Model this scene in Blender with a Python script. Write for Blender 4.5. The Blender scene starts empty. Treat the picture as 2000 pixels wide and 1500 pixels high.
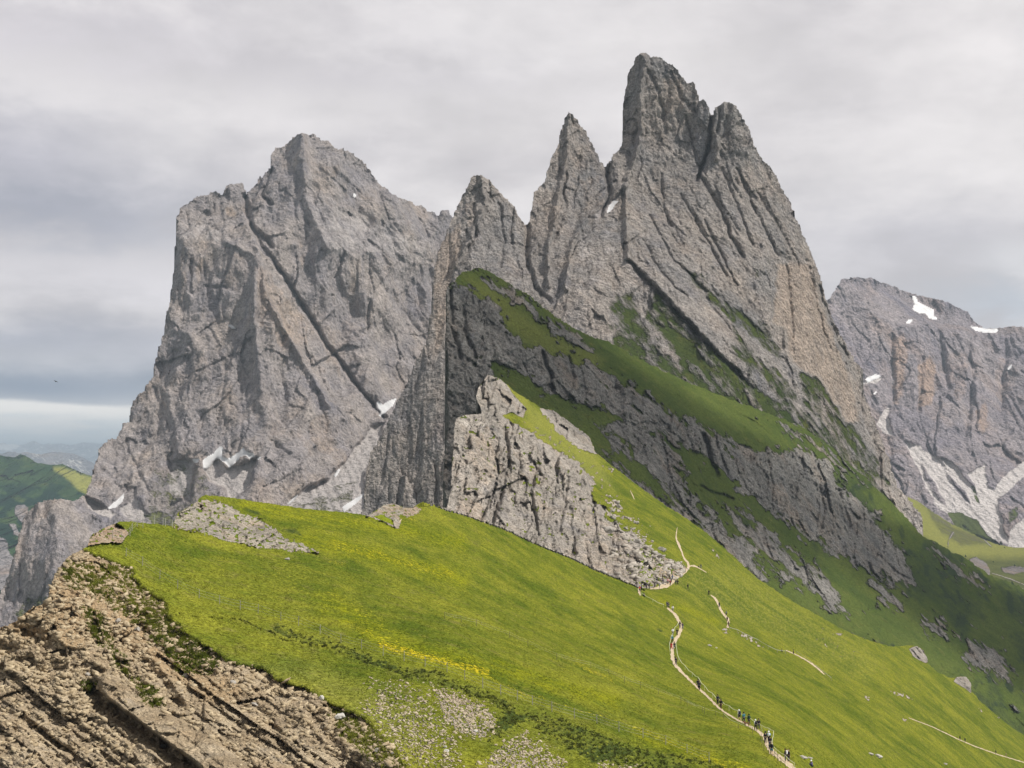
import bpy, math, random
import numpy as np
from mathutils import Vector

# ------------------------------------------------------------------ camera, light, exposure
F = 2750.0                      # focal length in reference pixels (reference picture 2000 x 1500)
PITCH = math.atan(150.0 / F)
CP, SP = math.cos(PITCH), math.sin(PITCH)
SC = bpy.context.scene
COL = SC.collection
cam_d = bpy.data.cameras.new("camera")
cam_d.sensor_width = 36.0
cam_d.lens = 36.0 * F / 2000.0
cam_d.clip_start = 1.0
cam_d.clip_end = 120000.0
cam = bpy.data.objects.new("camera", cam_d)
COL.objects.link(cam)
cam.rotation_euler = (math.radians(90) + PITCH, 0, 0)
SC.camera = cam
SC.view_settings.view_transform = 'Standard'
SC.view_settings.look = 'None'
SC.view_settings.exposure = 0.28
SC.view_settings.gamma = 1.0
SC.view_settings.use_curve_mapping = False
SC.cycles.volume_bounces = 0
SC.cycles.max_bounces = 5
SC.cycles.transparent_max_bounces = 16

SUN_EL = math.radians(50)
SUN_AZ = math.radians(110)       # clockwise from +Y (view direction): from the right, a little behind the camera
to_sun = Vector((math.sin(SUN_AZ) * math.cos(SUN_EL), math.cos(SUN_AZ) * math.cos(SUN_EL), math.sin(SUN_EL)))
sd = bpy.data.lights.new("sun", 'SUN')
sd.energy = 4.6
sd.angle = math.radians(0.6)
sd.color = (1.0, 0.95, 0.87)
sun = bpy.data.objects.new("sun", sd)
COL.objects.link(sun)
sun.rotation_euler = to_sun.to_track_quat('Z', 'Y').to_euler()
TS = np.array(to_sun)


class NT:
    """tiny node helper"""
    def __init__(s, tree):
        s.t = tree
        tree.nodes.clear()

    def n(s, typ, **kw):
        nd = s.t.nodes.new(typ)
        for k, v in kw.items():
            setattr(nd, k, v)
        return nd

    def setin(s, sock, v):
        if isinstance(v, bpy.types.NodeSocket):
            s.t.links.new(v, sock)
        elif isinstance(v, (tuple, list)):
            sock.default_value = tuple(v) + ((1.0,) if len(v) == 3 and len(sock.default_value) == 4 else ())
        else:
            sock.default_value = v

    def m(s, op, a, b=None, c=None, clamp=False):
        nd = s.n('ShaderNodeMath', operation=op, use_clamp=clamp)
        s.setin(nd.inputs[0], a)
        if b is not None: s.setin(nd.inputs[1], b)
        if c is not None: s.setin(nd.inputs[2], c)
        return nd.outputs[0]

    def mix(s, f, a, b):
        nd = s.n('ShaderNodeMix', data_type='RGBA')
        s.setin(nd.inputs[0], f); s.setin(nd.inputs[6], a); s.setin(nd.inputs[7], b)
        return nd.outputs[2]

    def noise(s, vec, scale, det=4, rough=0.55, dist=0.0):
        nd = s.n('ShaderNodeTexNoise')
        s.setin(nd.inputs['Vector'], vec); nd.inputs['Scale'].default_value = scale
        nd.inputs['Detail'].default_value = det; nd.inputs['Roughness'].default_value = rough
        nd.inputs['Distortion'].default_value = dist
        return nd.outputs[0]

    def voro(s, vec, scale, feature='F1'):
        nd = s.n('ShaderNodeTexVoronoi', feature=feature)
        s.setin(nd.inputs['Vector'], vec); nd.inputs['Scale'].default_value = scale
        return nd.outputs[0]

    def mapr(s, v, a, b, c=0.0, d=1.0, smooth=False):
        nd = s.n('ShaderNodeMapRange')
        if smooth: nd.interpolation_type = 'SMOOTHSTEP'
        s.setin(nd.inputs[0], v)
        for i, x in enumerate((a, b, c, d)): s.setin(nd.inputs[i + 1], x)
        return nd.outputs[0]

    def scl(s, vec, xyz):
        nd = s.n('ShaderNodeVectorMath', operation='MULTIPLY')
        s.setin(nd.inputs[0], vec); nd.inputs[1].default_value = xyz
        return nd.outputs[0]


# ------------------------------------------------------------------ world: Nishita sky behind a procedural cloud deck
def build_world():
    w = bpy.data.worlds.new("World")
    SC.world = w
    w.use_nodes = True
    T = NT(w.node_tree)
    tc = T.n('ShaderNodeTexCoord').outputs['Generated']
    sep = T.n('ShaderNodeSeparateXYZ'); T.setin(sep.inputs[0], tc)
    X, Y, Z = sep.outputs
    az = T.m('ARCTAN2', X, Y)
    el = T.m('ARCSINE', Z)
    # cloud coordinates: angular, compressed towards the horizon
    cx = T.m('MULTIPLY', az, 3.0)
    cy = T.m('MULTIPLY', T.m('POWER', T.m('MAXIMUM', el, 0.0005), 0.7), 5.2)
    comb = T.n('ShaderNodeCombineXYZ'); T.setin(comb.inputs[0], cx); T.setin(comb.inputs[1], cy)
    cv = comb.outputs[0]
    n1 = T.noise(cv, 1.3, 7, 0.5, 0.2)
    n2 = T.noise(T.scl(cv, (1.0, 1.15, 1.0)), 2.6, 10, 0.6, 0.1)
    # warped angles for the big shapes
    azw = T.m('ADD', az, T.m('MULTIPLY', T.m('SUBTRACT', n1, 0.5), 0.22))
    elw = T.m('ADD', el, T.m('MULTIPLY', T.m('SUBTRACT', n2, 0.5), 0.11))
    # near the horizon the shapes lie flat
    flat = T.mapr(el, 0.03, 0.16, 0.06, 1.0)
    elw = T.m('ADD', el, T.m('MULTIPLY', T.m('SUBTRACT', elw, el), flat))

    def blob(u, v, su, sv, e=None):
        a0 = math.atan((u - 1000) / F); e0 = (900 - v) / F
        da = T.m('DIVIDE', T.m('SUBTRACT', azw, a0), su / F)
        de = T.m('DIVIDE', T.m('SUBTRACT', elw if e is None else e, e0), sv / F)
        return T.m('EXPONENT', T.m('MULTIPLY', T.m('ADD', T.m('MULTIPLY', da, da), T.m('MULTIPLY', de, de)), -1.0))
    base = T.mix(T.mapr(n1, 0.40, 0.60), (0.53, 0.52, 0.55), (0.74, 0.73, 0.745))
    col = T.mix(T.m('MULTIPLY', T.mapr(n2, 0.44, 0.64), 0.42), base, (0.76, 0.75, 0.76))
    dark = (0.262, 0.29, 0.375)
    brt = (0.69, 0.68, 0.70)
    for (u, v, su, sv, c, k) in [
        (1500, 200, 900, 260, brt, 0.62), (1000, 60, 500, 160, (0.62, 0.62, 0.65), 0.4),
        (0, 330, 360, 110, (0.42, 0.425, 0.49), 0.85), (60, 440, 340, 70, (0.31, 0.33, 0.40), 0.85),
        (130, 90, 460, 80, (0.50, 0.49, 0.54), 0.75), (620, 160, 420, 40, (0.50, 0.49, 0.53), 0.5),
        (180, 560, 320, 46, (0.68, 0.67, 0.71), 0.9), (20, 680, 280, 40, (0.36, 0.38, 0.46), 0.8),
        (140, 757, 460, 40, (0.17, 0.215, 0.31), 1.0), (260, 700, 70, 45, (0.52, 0.53, 0.60), 0.6),
        (1750, 480, 300, 80, (0.55, 0.55, 0.60), 0.6), (1950, 560, 120, 45, (0.74, 0.76, 0.80), 0.6),
        (1930, 625, 200, 26, (0.50, 0.57, 0.66), 0.6)]:
        col = T.mix(T.m('MULTIPLY', blob(u, v, su, sv), k * 0.92), col, c)
    wisp = T.mapr(n2, 0.36, 0.64, 0.92, 1.08)
    wv = T.n('ShaderNodeVectorMath', operation='SCALE'); T.setin(wv.inputs[0], col); T.setin(wv.inputs['Scale'], wisp)
    col = wv.outputs[0]
    # clear strip under the cloud base on the left
    low = T.mapr(el, (900 - 803) / F, (900 - 781) / F, 1.0, 0.0, True)
    edge = T.m('ADD', el, T.m('ADD', T.m('MULTIPLY', az, 0.045), T.m('MULTIPLY', T.m('SUBTRACT', n2, 0.5), 0.012)))
    low = T.mapr(edge, (900 - 795) / F - 0.0140, (900 - 783) / F - 0.0140, 1.0, 0.0, True)
    n3 = T.noise(T.scl(cv, (1.0, 2.5, 1.0)), 3.0, 7, 0.6, 0.2)
    sky_low = T.mix(T.mapr(n3, 0.36, 0.54), (0.42, 0.55, 0.66), (0.80, 0.80, 0.79))
    sky_low = T.mix(T.m('MULTIPLY', blob(130, 806, 900, 30, el), T.mapr(n2, 0.36, 0.56, 0.35, 1.0)), sky_low, (1.05, 1.02, 0.98))
    for bu, bv, bs in ((148, 829, 13), (118, 846, 22), (40, 832, 26)):
        sky_low = T.mix(T.m('MULTIPLY', blob(bu, bv, bs * 1.6, bs * 0.5, el), 0.8), sky_low, (0.86, 0.86, 0.85))
    sky_low = T.mix(T.mapr(el, 0.022, 0.007, 0.0, 0.6), sky_low, (0.44, 0.60, 0.70))
    col = T.mix(low, col, sky_low)
    over = T.mapr(el, 0.34, 0.62, 1.0, 0.6, True)
    behind = T.mapr(Y, -0.25, 0.35, 0.7, 1.0, True)
    vs = T.n('ShaderNodeVectorMath', operation='SCALE'); T.setin(vs.inputs[0], col); T.setin(vs.inputs['Scale'], T.m('MULTIPLY', over, behind))
    col = vs.outputs[0]
    tint = T.n('ShaderNodeVectorMath', operation='MULTIPLY'); T.setin(tint.inputs[0], col); tint.inputs[1].default_value = (1.035, 1.0, 0.965)
    col = tint.outputs[0]
    nish = T.n('ShaderNodeTexSky', sky_type='NISHITA')
    nish.sun_disc = False
    nish.sun_elevation = SUN_EL
    nish.sun_rotation = SUN_AZ
    nish.altitude = 2500
    b1 = T.n('ShaderNodeBackground'); T.setin(b1.inputs[0], nish.outputs[0]); b1.inputs[1].default_value = 0.08
    b2 = T.n('ShaderNodeBackground'); T.setin(b2.inputs[0], col); b2.inputs[1].default_value = 1.0
    mx = T.n('ShaderNodeMixShader')
    mx.inputs[0].default_value = 0.93
    T.t.links.new(b1.outputs[0], mx.inputs[1]); T.t.links.new(b2.outputs[0], mx.inputs[2])
    out = T.n('ShaderNodeOutputWorld'); T.t.links.new(mx.outputs[0], out.inputs[0])
    w.cycles.sampling_method = 'MANUAL'
    w.cycles.sample_map_resolution = 512


build_world()


# ------------------------------------------------------------------ helpers
def tag(o, label=None, cat=None, group=None, kind=None):
    if label: o['label'] = label
    if cat: o['category'] = cat
    if group: o['group'] = group
    if kind: o['kind'] = kind
    return o


def ray(u, v):
    a = (np.asarray(u, float) - 1000) / F
    b = (750 - np.asarray(v, float)) / F
    return np.stack([a, CP - b * SP, SP + b * CP], -1)


def pt(u, v, d):
    return ray(u, v) * np.asarray(d, float)[..., None]


def hsh(ix, iy, s):
    h = (ix.astype(np.int64) * 374761393 + iy.astype(np.int64) * 668265263 + s * 1442695041) & 0xffffffff
    h = ((h ^ (h >> 13)) * 1274126177) & 0xffffffff
    h = ((h ^ (h >> 16)) * 2246822519) & 0xffffffff
    h = h ^ (h >> 15)
    return h


def h01(ix, iy, s):
    return (hsh(ix, iy, s) & 0xffff) / 65535.0


def perlin(x, y, s=0):
    ix = np.floor(x); iy = np.floor(y)
    fx = x - ix; fy = y - iy
    ux = fx * fx * fx * (fx * (fx * 6 - 15) + 10); uy = fy * fy * fy * (fy * (fy * 6 - 15) + 10)
    r = 0
    for dx in (0, 1):
        for dy in (0, 1):
            a = h01(ix + dx, iy + dy, s) * 6.2831853
            g = np.cos(a) * (fx - dx) + np.sin(a) * (fy - dy)
            r = r + g * (ux if dx else 1 - ux) * (uy if dy else 1 - uy)
    return r * 1.5


def fbm(x, y, s=0, o=5, g=0.5):
    r = 0; a = 1.0; t = 0
    for i in range(o):
        r = r + a * perlin(x, y, s + i * 17); t += a
        a *= g; x = x * 2.03 + 11.3; y = y * 2.03 + 5.7
    return r / t


def ridged(x, y, s=0, o=5, g=0.55):
    r = 0; a = 1.0; t = 0
    for i in range(o):
        r = r + a * (1 - 2.2 * np.abs(perlin(x, y, s + i * 13))); t += a
        a *= g; x = x * 2.07 + 3.1; y = y * 2.07 + 9.2
    return r / t


def facets(x, y, s=0, tilt=0.5, off=0.35):
    """worley cells, every cell a plane tilted its own way: crisp broken-rock relief; returns height and border distance"""
    ix = np.floor(x); iy = np.floor(y)
    d1 = np.full(x.shape, 9.0); d2 = np.full(x.shape, 9.0)
    hx = np.zeros(x.shape); hy = np.zeros(x.shape); cx = np.zeros(x.shape); cy = np.zeros(x.shape)
    for dx in (-1, 0, 1):
        for dy in (-1, 0, 1):
            jx = ix + dx; jy = iy + dy
            px = jx + h01(jx, jy, s) ; py = jy + h01(jx, jy, s + 1)
            d = (x - px) ** 2 + (y - py) ** 2
            m = d < d1
            d2 = np.where(m, d1, np.minimum(d2, d))
            d1 = np.where(m, d, d1)
            hx = np.where(m, jx, hx); hy = np.where(m, jy, hy); cx = np.where(m, px, cx); cy = np.where(m, py, cy)
    gx = h01(hx, hy, s + 2) * 2 - 1; gy = h01(hx, hy, s + 3) * 2 - 1; o = h01(hx, hy, s + 4) * 2 - 1
    return tilt * (gx * (x - cx) + gy * (y - cy)) + off * o, np.sqrt(d2) - np.sqrt(d1)


def rot(x, y, deg):
    a = math.radians(deg); c, s = math.cos(a), math.sin(a)
    return x * c + y * s, -x * s + y * c


def rockrel(X, Z, size, seed=0, ang=90, st=2.5, k=3.0, lv=3, rid=0.5, tilt=0.5, off=0.3):
    """relief in metres, + is away from the viewer. grain runs along ang degrees (90 = vertical), st = stretch"""
    gx, gy = rot(X, Z, ang - 90)
    gy = gy / st
    wx = fbm(gx / size / 1.3, gy / size / 1.3, seed + 5, 3) * 0.9
    r = 0.0
    sz = size
    for i in range(lv):
        h, e = facets(gx / sz + wx * (0.6 + i), gy / sz + 0.3 * wx, seed + 31 * i, tilt, off)
        r = r + h * sz * (0.55 if i == 0 else 1.0) + np.clip(0.10 - e, 0, 1) * 0.55 * sz
        sz /= k
    r = r - rid * size * 0.34 * ridged(gx / size * 0.8 + wx, gy / size * 0.8, seed + 77, 7, 0.6)
    r = r + 0.085 * size * fbm(gx / size * 7, gy * (1 + st) / 2 / size * 7, seed + 55, 4, 0.75)
    return r


def sdist(poly, U, V):
    """signed distance to a polygon, + inside"""
    P = np.array(poly, float)
    Q = np.roll(P, -1, 0)
    d = np.full(U.shape, 1e9); ins = np.zeros(U.shape, bool)
    for (x1, y1), (x2, y2) in zip(P, Q):
        ex, ey = x2 - x1, y2 - y1
        L = ex * ex + ey * ey + 1e-9
        t = np.clip(((U - x1) * ex + (V - y1) * ey) / L, 0, 1)
        d = np.minimum(d, (U - x1 - t * ex) ** 2 + (V - y1 - t * ey) ** 2)
        if y1 != y2:
            c = ((y1 > V) != (y2 > V)) & (U < (x2 - x1) * (V - y1) / (y2 - y1) + x1)
            ins ^= c
    d = np.sqrt(d)
    return np.where(ins, d, -d)


def ldist(pl, U, V):
    d = np.full(U.shape, 1e9); sg = np.zeros(U.shape)
    for (x1, y1), (x2, y2) in zip(pl[:-1], pl[1:]):
        ex, ey = x2 - x1, y2 - y1
        L = ex * ex + ey * ey + 1e-9
        t = np.clip(((U - x1) * ex + (V - y1) * ey) / L, 0, 1)
        q = (U - x1 - t * ex) ** 2 + (V - y1 - t * ey) ** 2
        m = q < d
        sg = np.where(m, np.sign(ex * (V - y1) - ey * (U - x1)), sg)
        d = np.where(m, q, d)
    return np.sqrt(d), sg


def sst(x, a=0.0, b=1.0):
    t = np.clip((x - a) / (b - a), 0, 1)
    return t * t * (3 - 2 * t)


def blur(a, r):
    if r < 1: return a
    r = int(r)
    for _ in range(2):
        for ax in (0, 1):
            p = np.pad(a, [(r + 1, r) if i == ax else (0, 0) for i in range(2)], mode='edge')
            c = np.cumsum(p, axis=ax)
            n = a.shape[ax]
            if ax == 0: a = (c[2 * r + 1:2 * r + 1 + n] - c[:n]) / (2 * r + 1)
            else: a = (c[:, 2 * r + 1:2 * r + 1 + n] - c[:, :n]) / (2 * r + 1)
    return a


def tps(anch, U, V):
    A = np.array(anch, float)
    p = A[:, :2] / 500.0; y = 1.0 / A[:, 2]
    n = len(p)
    def ph(r2): return r2 * np.log(r2 + 1e-9)
    K = ph(((p[:, None] - p[None]) ** 2).sum(-1)) + np.eye(n) * 1e-4
    M = np.zeros((n + 3, n + 3)); M[:n, :n] = K; M[:n, n] = 1; M[:n, n + 1:] = p; M[n, :n] = 1; M[n + 1:, :n] = p.T
    s = y.mean()
    w = np.linalg.solve(M, np.concatenate([y / s, np.zeros(3)]))
    u = U / 500.0; v = V / 500.0
    r = w[n] + w[n + 1] * u + w[n + 2] * v
    for i in range(n):
        r = r + w[i] * ph((u - p[i, 0]) ** 2 + (v - p[i, 1]) ** 2)
    r = np.clip(r * s, y.min() * 0.6, y.max() * 1.5)
    return -np.log(r)           # log depth


def nvec(az, el):
    a, e = math.radians(az), math.radians(el)
    return np.array([math.sin(a) * math.cos(e), -math.cos(a) * math.cos(e), math.sin(e)])


class Layer:
    def __init__(s, box, step=2.0, seed=0):
        s.box = box; s.step = step
        u = np.arange(box[0], box[2] + step, step); v = np.arange(box[1], box[3] + step, step)
        s.U, s.V = np.meshgrid(u, v)
        s.shape = s.U.shape
        s.seed = seed
        U, V = s.U, s.V
        s.w1 = fbm(U / 26, V / 26, seed + 100, 4, 0.6); s.w2 = fbm(U / 26, V / 26, seed + 200, 4, 0.6)

    def pm(s, poly, soft=3.0, warp=8.0):
        r = np.zeros(s.shape)
        P = np.array(poly, float); pad = soft * 3 + warp * 1.5 + 4
        st = s.step
        i0 = max(0, int((P[:, 1].min() - pad - s.box[1]) / st)); i1 = min(s.shape[0], int((P[:, 1].max() + pad - s.box[1]) / st) + 2)
        j0 = max(0, int((P[:, 0].min() - pad - s.box[0]) / st)); j1 = min(s.shape[1], int((P[:, 0].max() + pad - s.box[0]) / st) + 2)
        if i1 <= i0 or j1 <= j0: return r
        sl = np.s_[i0:i1, j0:j1]
        d = sdist(poly, s.U[sl] + warp * s.w1[sl], s.V[sl] + warp * s.w2[sl])
        r[sl] = sst(d / soft, -1, 1)
        return r

    def lm(s, pl, w, warp=6.0):
        d, _ = ldist(pl, s.U + warp * s.w1, s.V + warp * s.w2)
        return np.clip(1 - d / w, 0, 1)

    def solve(s, anch, default, fac, lam=0.004, ck=4, iters=260, soft=10):
        """log depth whose slopes follow the painted facet normals, tied loosely to the anchors"""
        U = s.U[::ck, ::ck]; V = s.V[::ck, ::ck]
        N = np.broadcast_to(nvec(*default), U.shape + (3,)).copy()
        wu = 14 * fbm(U / 60, V / 60, s.seed + 300, 3); wv = 14 * fbm(U / 60, V / 60, s.seed + 400, 3)
        for f in fac:
            d = sdist(f[0], U + wu, V + wv)
            sf = f[3] if len(f) > 3 else soft
            w = sst(d / sf, -1, 1)[..., None]
            N = N * (1 - w) + nvec(f[1], f[2]) * w
        R = ray(U, V)
        q = np.minimum((N * R).sum(-1), -0.13 * np.linalg.norm(N, axis=-1))
        h = s.step * ck
        gu = -(N[..., 0] / F) * h / q
        gv = -((N[..., 1] * (SP / F) + N[..., 2] * (-CP / F)) * h) / q
        gu = (gu[:, 1:] + gu[:, :-1]) / 2; gv = (gv[1:] + gv[:-1]) / 2
        L0 = tps(anch, U, V)

        def A(x):
            r = lam * x
            dx = x[:, 1:] - x[:, :-1]; dy = x[1:] - x[:-1]
            r[:, 1:] += dx; r[:, :-1] -= dx; r[1:] += dy; r[:-1] -= dy
            return r
        b = lam * L0
        b = b.copy(); b[:, 1:] += gu; b[:, :-1] -= gu; b[1:] += gv; b[:-1] -= gv
        x = L0.copy(); r = b - A(x); p = r.copy(); rs = (r * r).sum()
        for _ in range(iters):
            Ap = A(p); al = rs / ((p * Ap).sum() + 1e-20)
            x += al * p; r -= al * Ap; rn = (r * r).sum()
            if rn < 1e-9: break
            p = r + (rn / rs) * p; rs = rn
        # upsample
        H, W = s.shape
        yi = np.arange(H) / ck; xi = np.arange(W) / ck
        y0 = np.minimum(yi.astype(int), x.shape[0] - 2); x0 = np.minimum(xi.astype(int), x.shape[1] - 2)
        fy = (yi - y0)[:, None]; fx = (xi - x0)[None]
        a = x[y0][:, x0]; b_ = x[y0][:, x0 + 1]; c = x[y0 + 1][:, x0]; e = x[y0 + 1][:, x0 + 1]
        L = (a * (1 - fx) + b_ * fx) * (1 - fy) + (c * (1 - fx) + e * fx) * fy
        return blur(L, 2)

    def silhouette(s, poly, rag=3.0, fine=2.0, scale=18):
        U, V = s.U, s.V
        d = sdist(poly, U, V)
        near = np.abs(d) < 30
        n = np.zeros(s.shape)
        n[near] = rag * fbm(U[near] / scale, V[near] / scale, s.seed + 500, 4, 0.6) + fine * fbm(U[near] / 5.0, V[near] / 5.0, s.seed + 600, 3, 0.6)
        s.sd = d + n
        return s.sd


def snap(L, P):
    """pull vertices just outside the outline onto it"""
    sd = L.sd
    gy, gx = np.gradient(sd, L.step)
    g2 = gx * gx + gy * gy + 1e-6
    out = sd < 0
    lim = L.step * 1.6
    mu = np.clip(-sd * gx / g2, -lim, lim) * out; mv = np.clip(-sd * gy / g2, -lim, lim) * out
    return L.U + mu, L.V + mv


MATS = {}


def emit(L, D, quad, cls, names, attrs, mats, back=60.0, drop=0.8, rings=(0.25, 1.0)):
    """D depth per vertex; quad kept-quad mask; cls class per quad -> one object per class"""
    UU, VV = snap(L, None)
    P = pt(UU, VV, D).reshape(-1, 3)
    H, W = L.shape
    idx = np.arange(H * W).reshape(H, W)
    a = idx[:-1, :-1]; b = idx[1:, :-1]; c = idx[1:, 1:]; d = idx[:-1, 1:]
    quads = np.stack([a, b, c, d], -1)
    # boundary edges of the whole kept sheet
    K = np.pad(quad, 1)
    C = np.pad(cls, 1, constant_values=-1)
    ed = []
    up = K[1:-1, 1:-1] & ~K[:-2, 1:-1]; ed.append((idx[:-1, :-1][up], idx[:-1, 1:][up], cls[up]))
    dn = K[1:-1, 1:-1] & ~K[2:, 1:-1]; ed.append((idx[1:, 1:][dn], idx[1:, :-1][dn], cls[dn]))
    lf = K[1:-1, 1:-1] & ~K[1:-1, :-2]; ed.append((idx[1:, :-1][lf], idx[:-1, :-1][lf], cls[lf]))
    rt = K[1:-1, 1:-1] & ~K[1:-1, 2:]; ed.append((idx[:-1, 1:][rt], idx[1:, 1:][rt], cls[rt]))
    E0 = np.concatenate([e[0] for e in ed]); E1 = np.concatenate([e[1] for e in ed]); EC = np.concatenate([e[2] for e in ed])
    objs = {}
    for ci, nm in enumerate(names):
        m = quad & (cls == ci)
        if not m.any(): continue
        q = quads[m].reshape(-1, 4)
        used, inv = np.unique(q, return_inverse=True)
        q = inv.reshape(-1, 4)
        verts = P[used]
        AT = [t.reshape(-1, 4)[used] for t in attrs]
        em = EC == ci
        if em.any() and back > 0:
            e0, e1 = E0[em], E1[em]
            bu, binv = np.unique(np.concatenate([e0, e1]), return_inverse=True)
            n = len(e0); i0, i1 = binv[:n], binv[n:]
            base = P[bu]
            hv = base.copy(); hv[:, 2] = 0; hv /= np.linalg.norm(hv, axis=1)[:, None] + 1e-9
            off = len(verts)
            stack = [base]
            for r in rings:
                t = back * r
                stack.append(base + hv * t + np.array([0, 0, -t * drop]))
            verts = np.concatenate([verts] + stack)
            AT = [np.concatenate([t] + [t2.reshape(-1, 4)[bu]] * len(stack)) for t, t2 in zip(AT, attrs)]
            nb = len(bu); qs = [q]
            for r in range(len(rings)):
                o1 = off + r * nb; o2 = o1 + nb
                qs.append(np.stack([i0 + o1, i1 + o1, i1 + o2, i0 + o2], -1))
            q = np.concatenate(qs)
        me = bpy.data.meshes.new(nm)
        me.vertices.add(len(verts)); me.vertices.foreach_set('co', verts.astype(np.float32).ravel())
        me.loops.add(q.size); me.loops.foreach_set('vertex_index', q.astype(np.int32).ravel())
        me.polygons.add(len(q)); me.polygons.foreach_set('loop_start', np.arange(0, q.size, 4, dtype=np.int32))
        me.polygons.foreach_set('use_smooth', np.ones(len(q), bool))
        me.update(calc_edges=True)
        for k, t in enumerate(AT):
            at = me.attributes.new("m%d" % (k + 1), 'FLOAT_COLOR', 'POINT')
            at.data.foreach_set('color', np.clip(t, 0, 1).astype(np.float32).ravel())
        me.materials.append(mats[ci])
        o = bpy.data.objects.new(nm, me)
        COL.objects.link(o)
        objs[ci] = o
    return objs


def terrain_mat(name, px, rockA, rockB, warm=(0.36, 0.25, 0.17), pale=(0.46, 0.43, 0.41), dark=(0.09, 0.085, 0.09),
                gA=(0.105, 0.15, 0.016), gB=(0.18, 0.215, 0.02), yel=(0.52, 0.40, 0.02), dark_green=(0.05, 0.065, 0.02),
                bump=1.0, gtex=1.0, speck=1.0, streak=0.6, gbump=1.0, rough=1.0, gsoft=0.08, gamp=1.0):
    """px = metres per rendered pixel where the surface stands"""
    m = bpy.data.materials.new(name)
    m.use_nodes = True
    T = NT(m.node_tree)
    co = T.n('ShaderNodeTexCoord').outputs['Object']
    a1 = T.n('ShaderNodeAttribute', attribute_name='m1'); a2 = T.n('ShaderNodeAttribute', attribute_name='m2')
    s1 = T.n('ShaderNodeSeparateColor'); T.setin(s1.inputs[0], a1.outputs['Color'])
    s2 = T.n('ShaderNodeSeparateColor'); T.setin(s2.inputs[0], a2.outputs['Color'])
    G, WM, PL = s1.outputs; DK = a1.outputs['Alpha']
    YL, MS, LT = s2.outputs
    nb = T.noise(co, 1 / (60 * px), 5, 0.6)
    nm = T.noise(co, 1 / (14 * px), 5, 0.65)
    nf = T.noise(co, 1 / (3.2 * px), 3, 0.7)
    ng = T.noise(co, 1 / (1.5 * px), 2, 0.6)
    nstr = T.noise(T.scl(co, (1, 1, 0.16)), 1 / (9 * px), 4, 0.6, 0.3)
    vor = T.voro(co, 1 / (5.0 * px))
    rock = T.mix(T.mapr(nb, 0.35, 0.65), rockA, rockB)
    nv1 = T.noise(T.scl(co, (1, 1, 0.42)), 1 / (42 * px), 5, 0.65, 0.3)
    nv2 = T.noise(T.scl(co, (1, 1, 0.30)), 1 / (27 * px), 5, 0.65, 0.3)
    rock = T.mix(T.m('MULTIPLY', T.mapr(nv1, 0.50, 0.66), 0.42), rock, warm)
    cool = T.n('ShaderNodeVectorMath', operation='MULTIPLY'); T.setin(cool.inputs[0], rock); cool.inputs[1].default_value = (0.68, 0.71, 0.80)
    rock = T.mix(T.m('MULTIPLY', T.mapr(nv2, 0.53, 0.70), 0.75), rock, cool.outputs[0])
    wf = T.mapr(T.m('ADD', WM, T.m('MULTIPLY', T.m('SUBTRACT', nstr, 0.5), 1.0)), 0.35, 0.95)
    rock = T.mix(wf, rock, warm)
    pf = T.mapr(T.m('ADD', PL, T.m('MULTIPLY', T.m('SUBTRACT', nm, 0.5), 0.8)), 0.4, 0.75)
    rock = T.mix(pf, rock, pale)
    df = T.mapr(T.m('ADD', DK, T.m('MULTIPLY', T.m('SUBTRACT', nstr, 0.5), 0.8)), 0.4, 0.9)
    rock = T.mix(T.m('MULTIPLY', df, 0.85), rock, dark)
    k = T.mapr(nf, 0.36, 0.64, 1 - 0.28 * speck, 1 + 0.26 * speck)
    k = T.m('MULTIPLY', k, T.mapr(nstr, 0.3, 0.7, 1 - 0.22 * streak, 1 + 0.2 * streak))
    k = T.m('MULTIPLY', k, T.mapr(nm, 0.36, 0.64, 0.84, 1.16))
    k = T.m('MULTIPLY', k, T.mapr(ng, 0.38, 0.62, 1 - 0.20 * speck, 1 + 0.20 * speck))
    k = T.m('ADD', 1.0, T.m('MULTIPLY', T.m('SUBTRACT', k, 1.0), T.m('SUBTRACT', 1.0, T.m('MULTIPLY', pf, 0.55))))
    vm = T.n('ShaderNodeVectorMath', operation='SCALE'); T.setin(vm.inputs[0], rock); T.setin(vm.inputs['Scale'], k)
    rock = vm.outputs[0]
    # grass
    gn = T.noise(T.scl(co, (1, 1, 1.4)), 1 / (26 * px), 6, 0.62, 0.4)
    gf = T.noise(co, 1 / (2.2 * px), 3, 0.75)
    gl = T.noise(co, 1 / (150 * px), 5, 0.6, 0.6)
    gras = T.mix(T.mapr(T.m('ADD', T.m('MULTIPLY', gn, 0.45), T.m('MULTIPLY', gl, 0.55)), 0.40, 0.60), gA, gB)
    gras = T.mix(T.m('MULTIPLY', T.mapr(nm, 0.55, 0.75), 0.45 * gtex), gras, (0.17, 0.155, 0.05))
    gras = T.mix(T.m('MULTIPLY', a2.outputs['Alpha'], T.m('MULTIPLY', T.mapr(nm, 0.38, 0.60, 0.1, 0.95), T.mapr(gf, 0.35, 0.6, 0.5, 1.0))), gras, (0.225, 0.238, 0.010))
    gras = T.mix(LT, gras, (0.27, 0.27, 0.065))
    yf = T.m('MULTIPLY', T.mapr(T.m('ADD', YL, T.m('MULTIPLY', T.m('SUBTRACT', gf, 0.5), 2.6)), 0.62, 0.98), T.mapr(YL, 0.0, 0.9, 0.25, 0.85))
    gras = T.mix(yf, gras, yel)
    mf = T.mapr(T.m('ADD', MS, T.m('MULTIPLY', T.m('SUBTRACT', nm, 0.5), 0.7)), 0.4, 0.7)
    gras = T.mix(mf, gras, dark_green)
    vm = T.n('ShaderNodeVectorMath', operation='SCALE'); T.setin(vm.inputs[0], gras)
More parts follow.
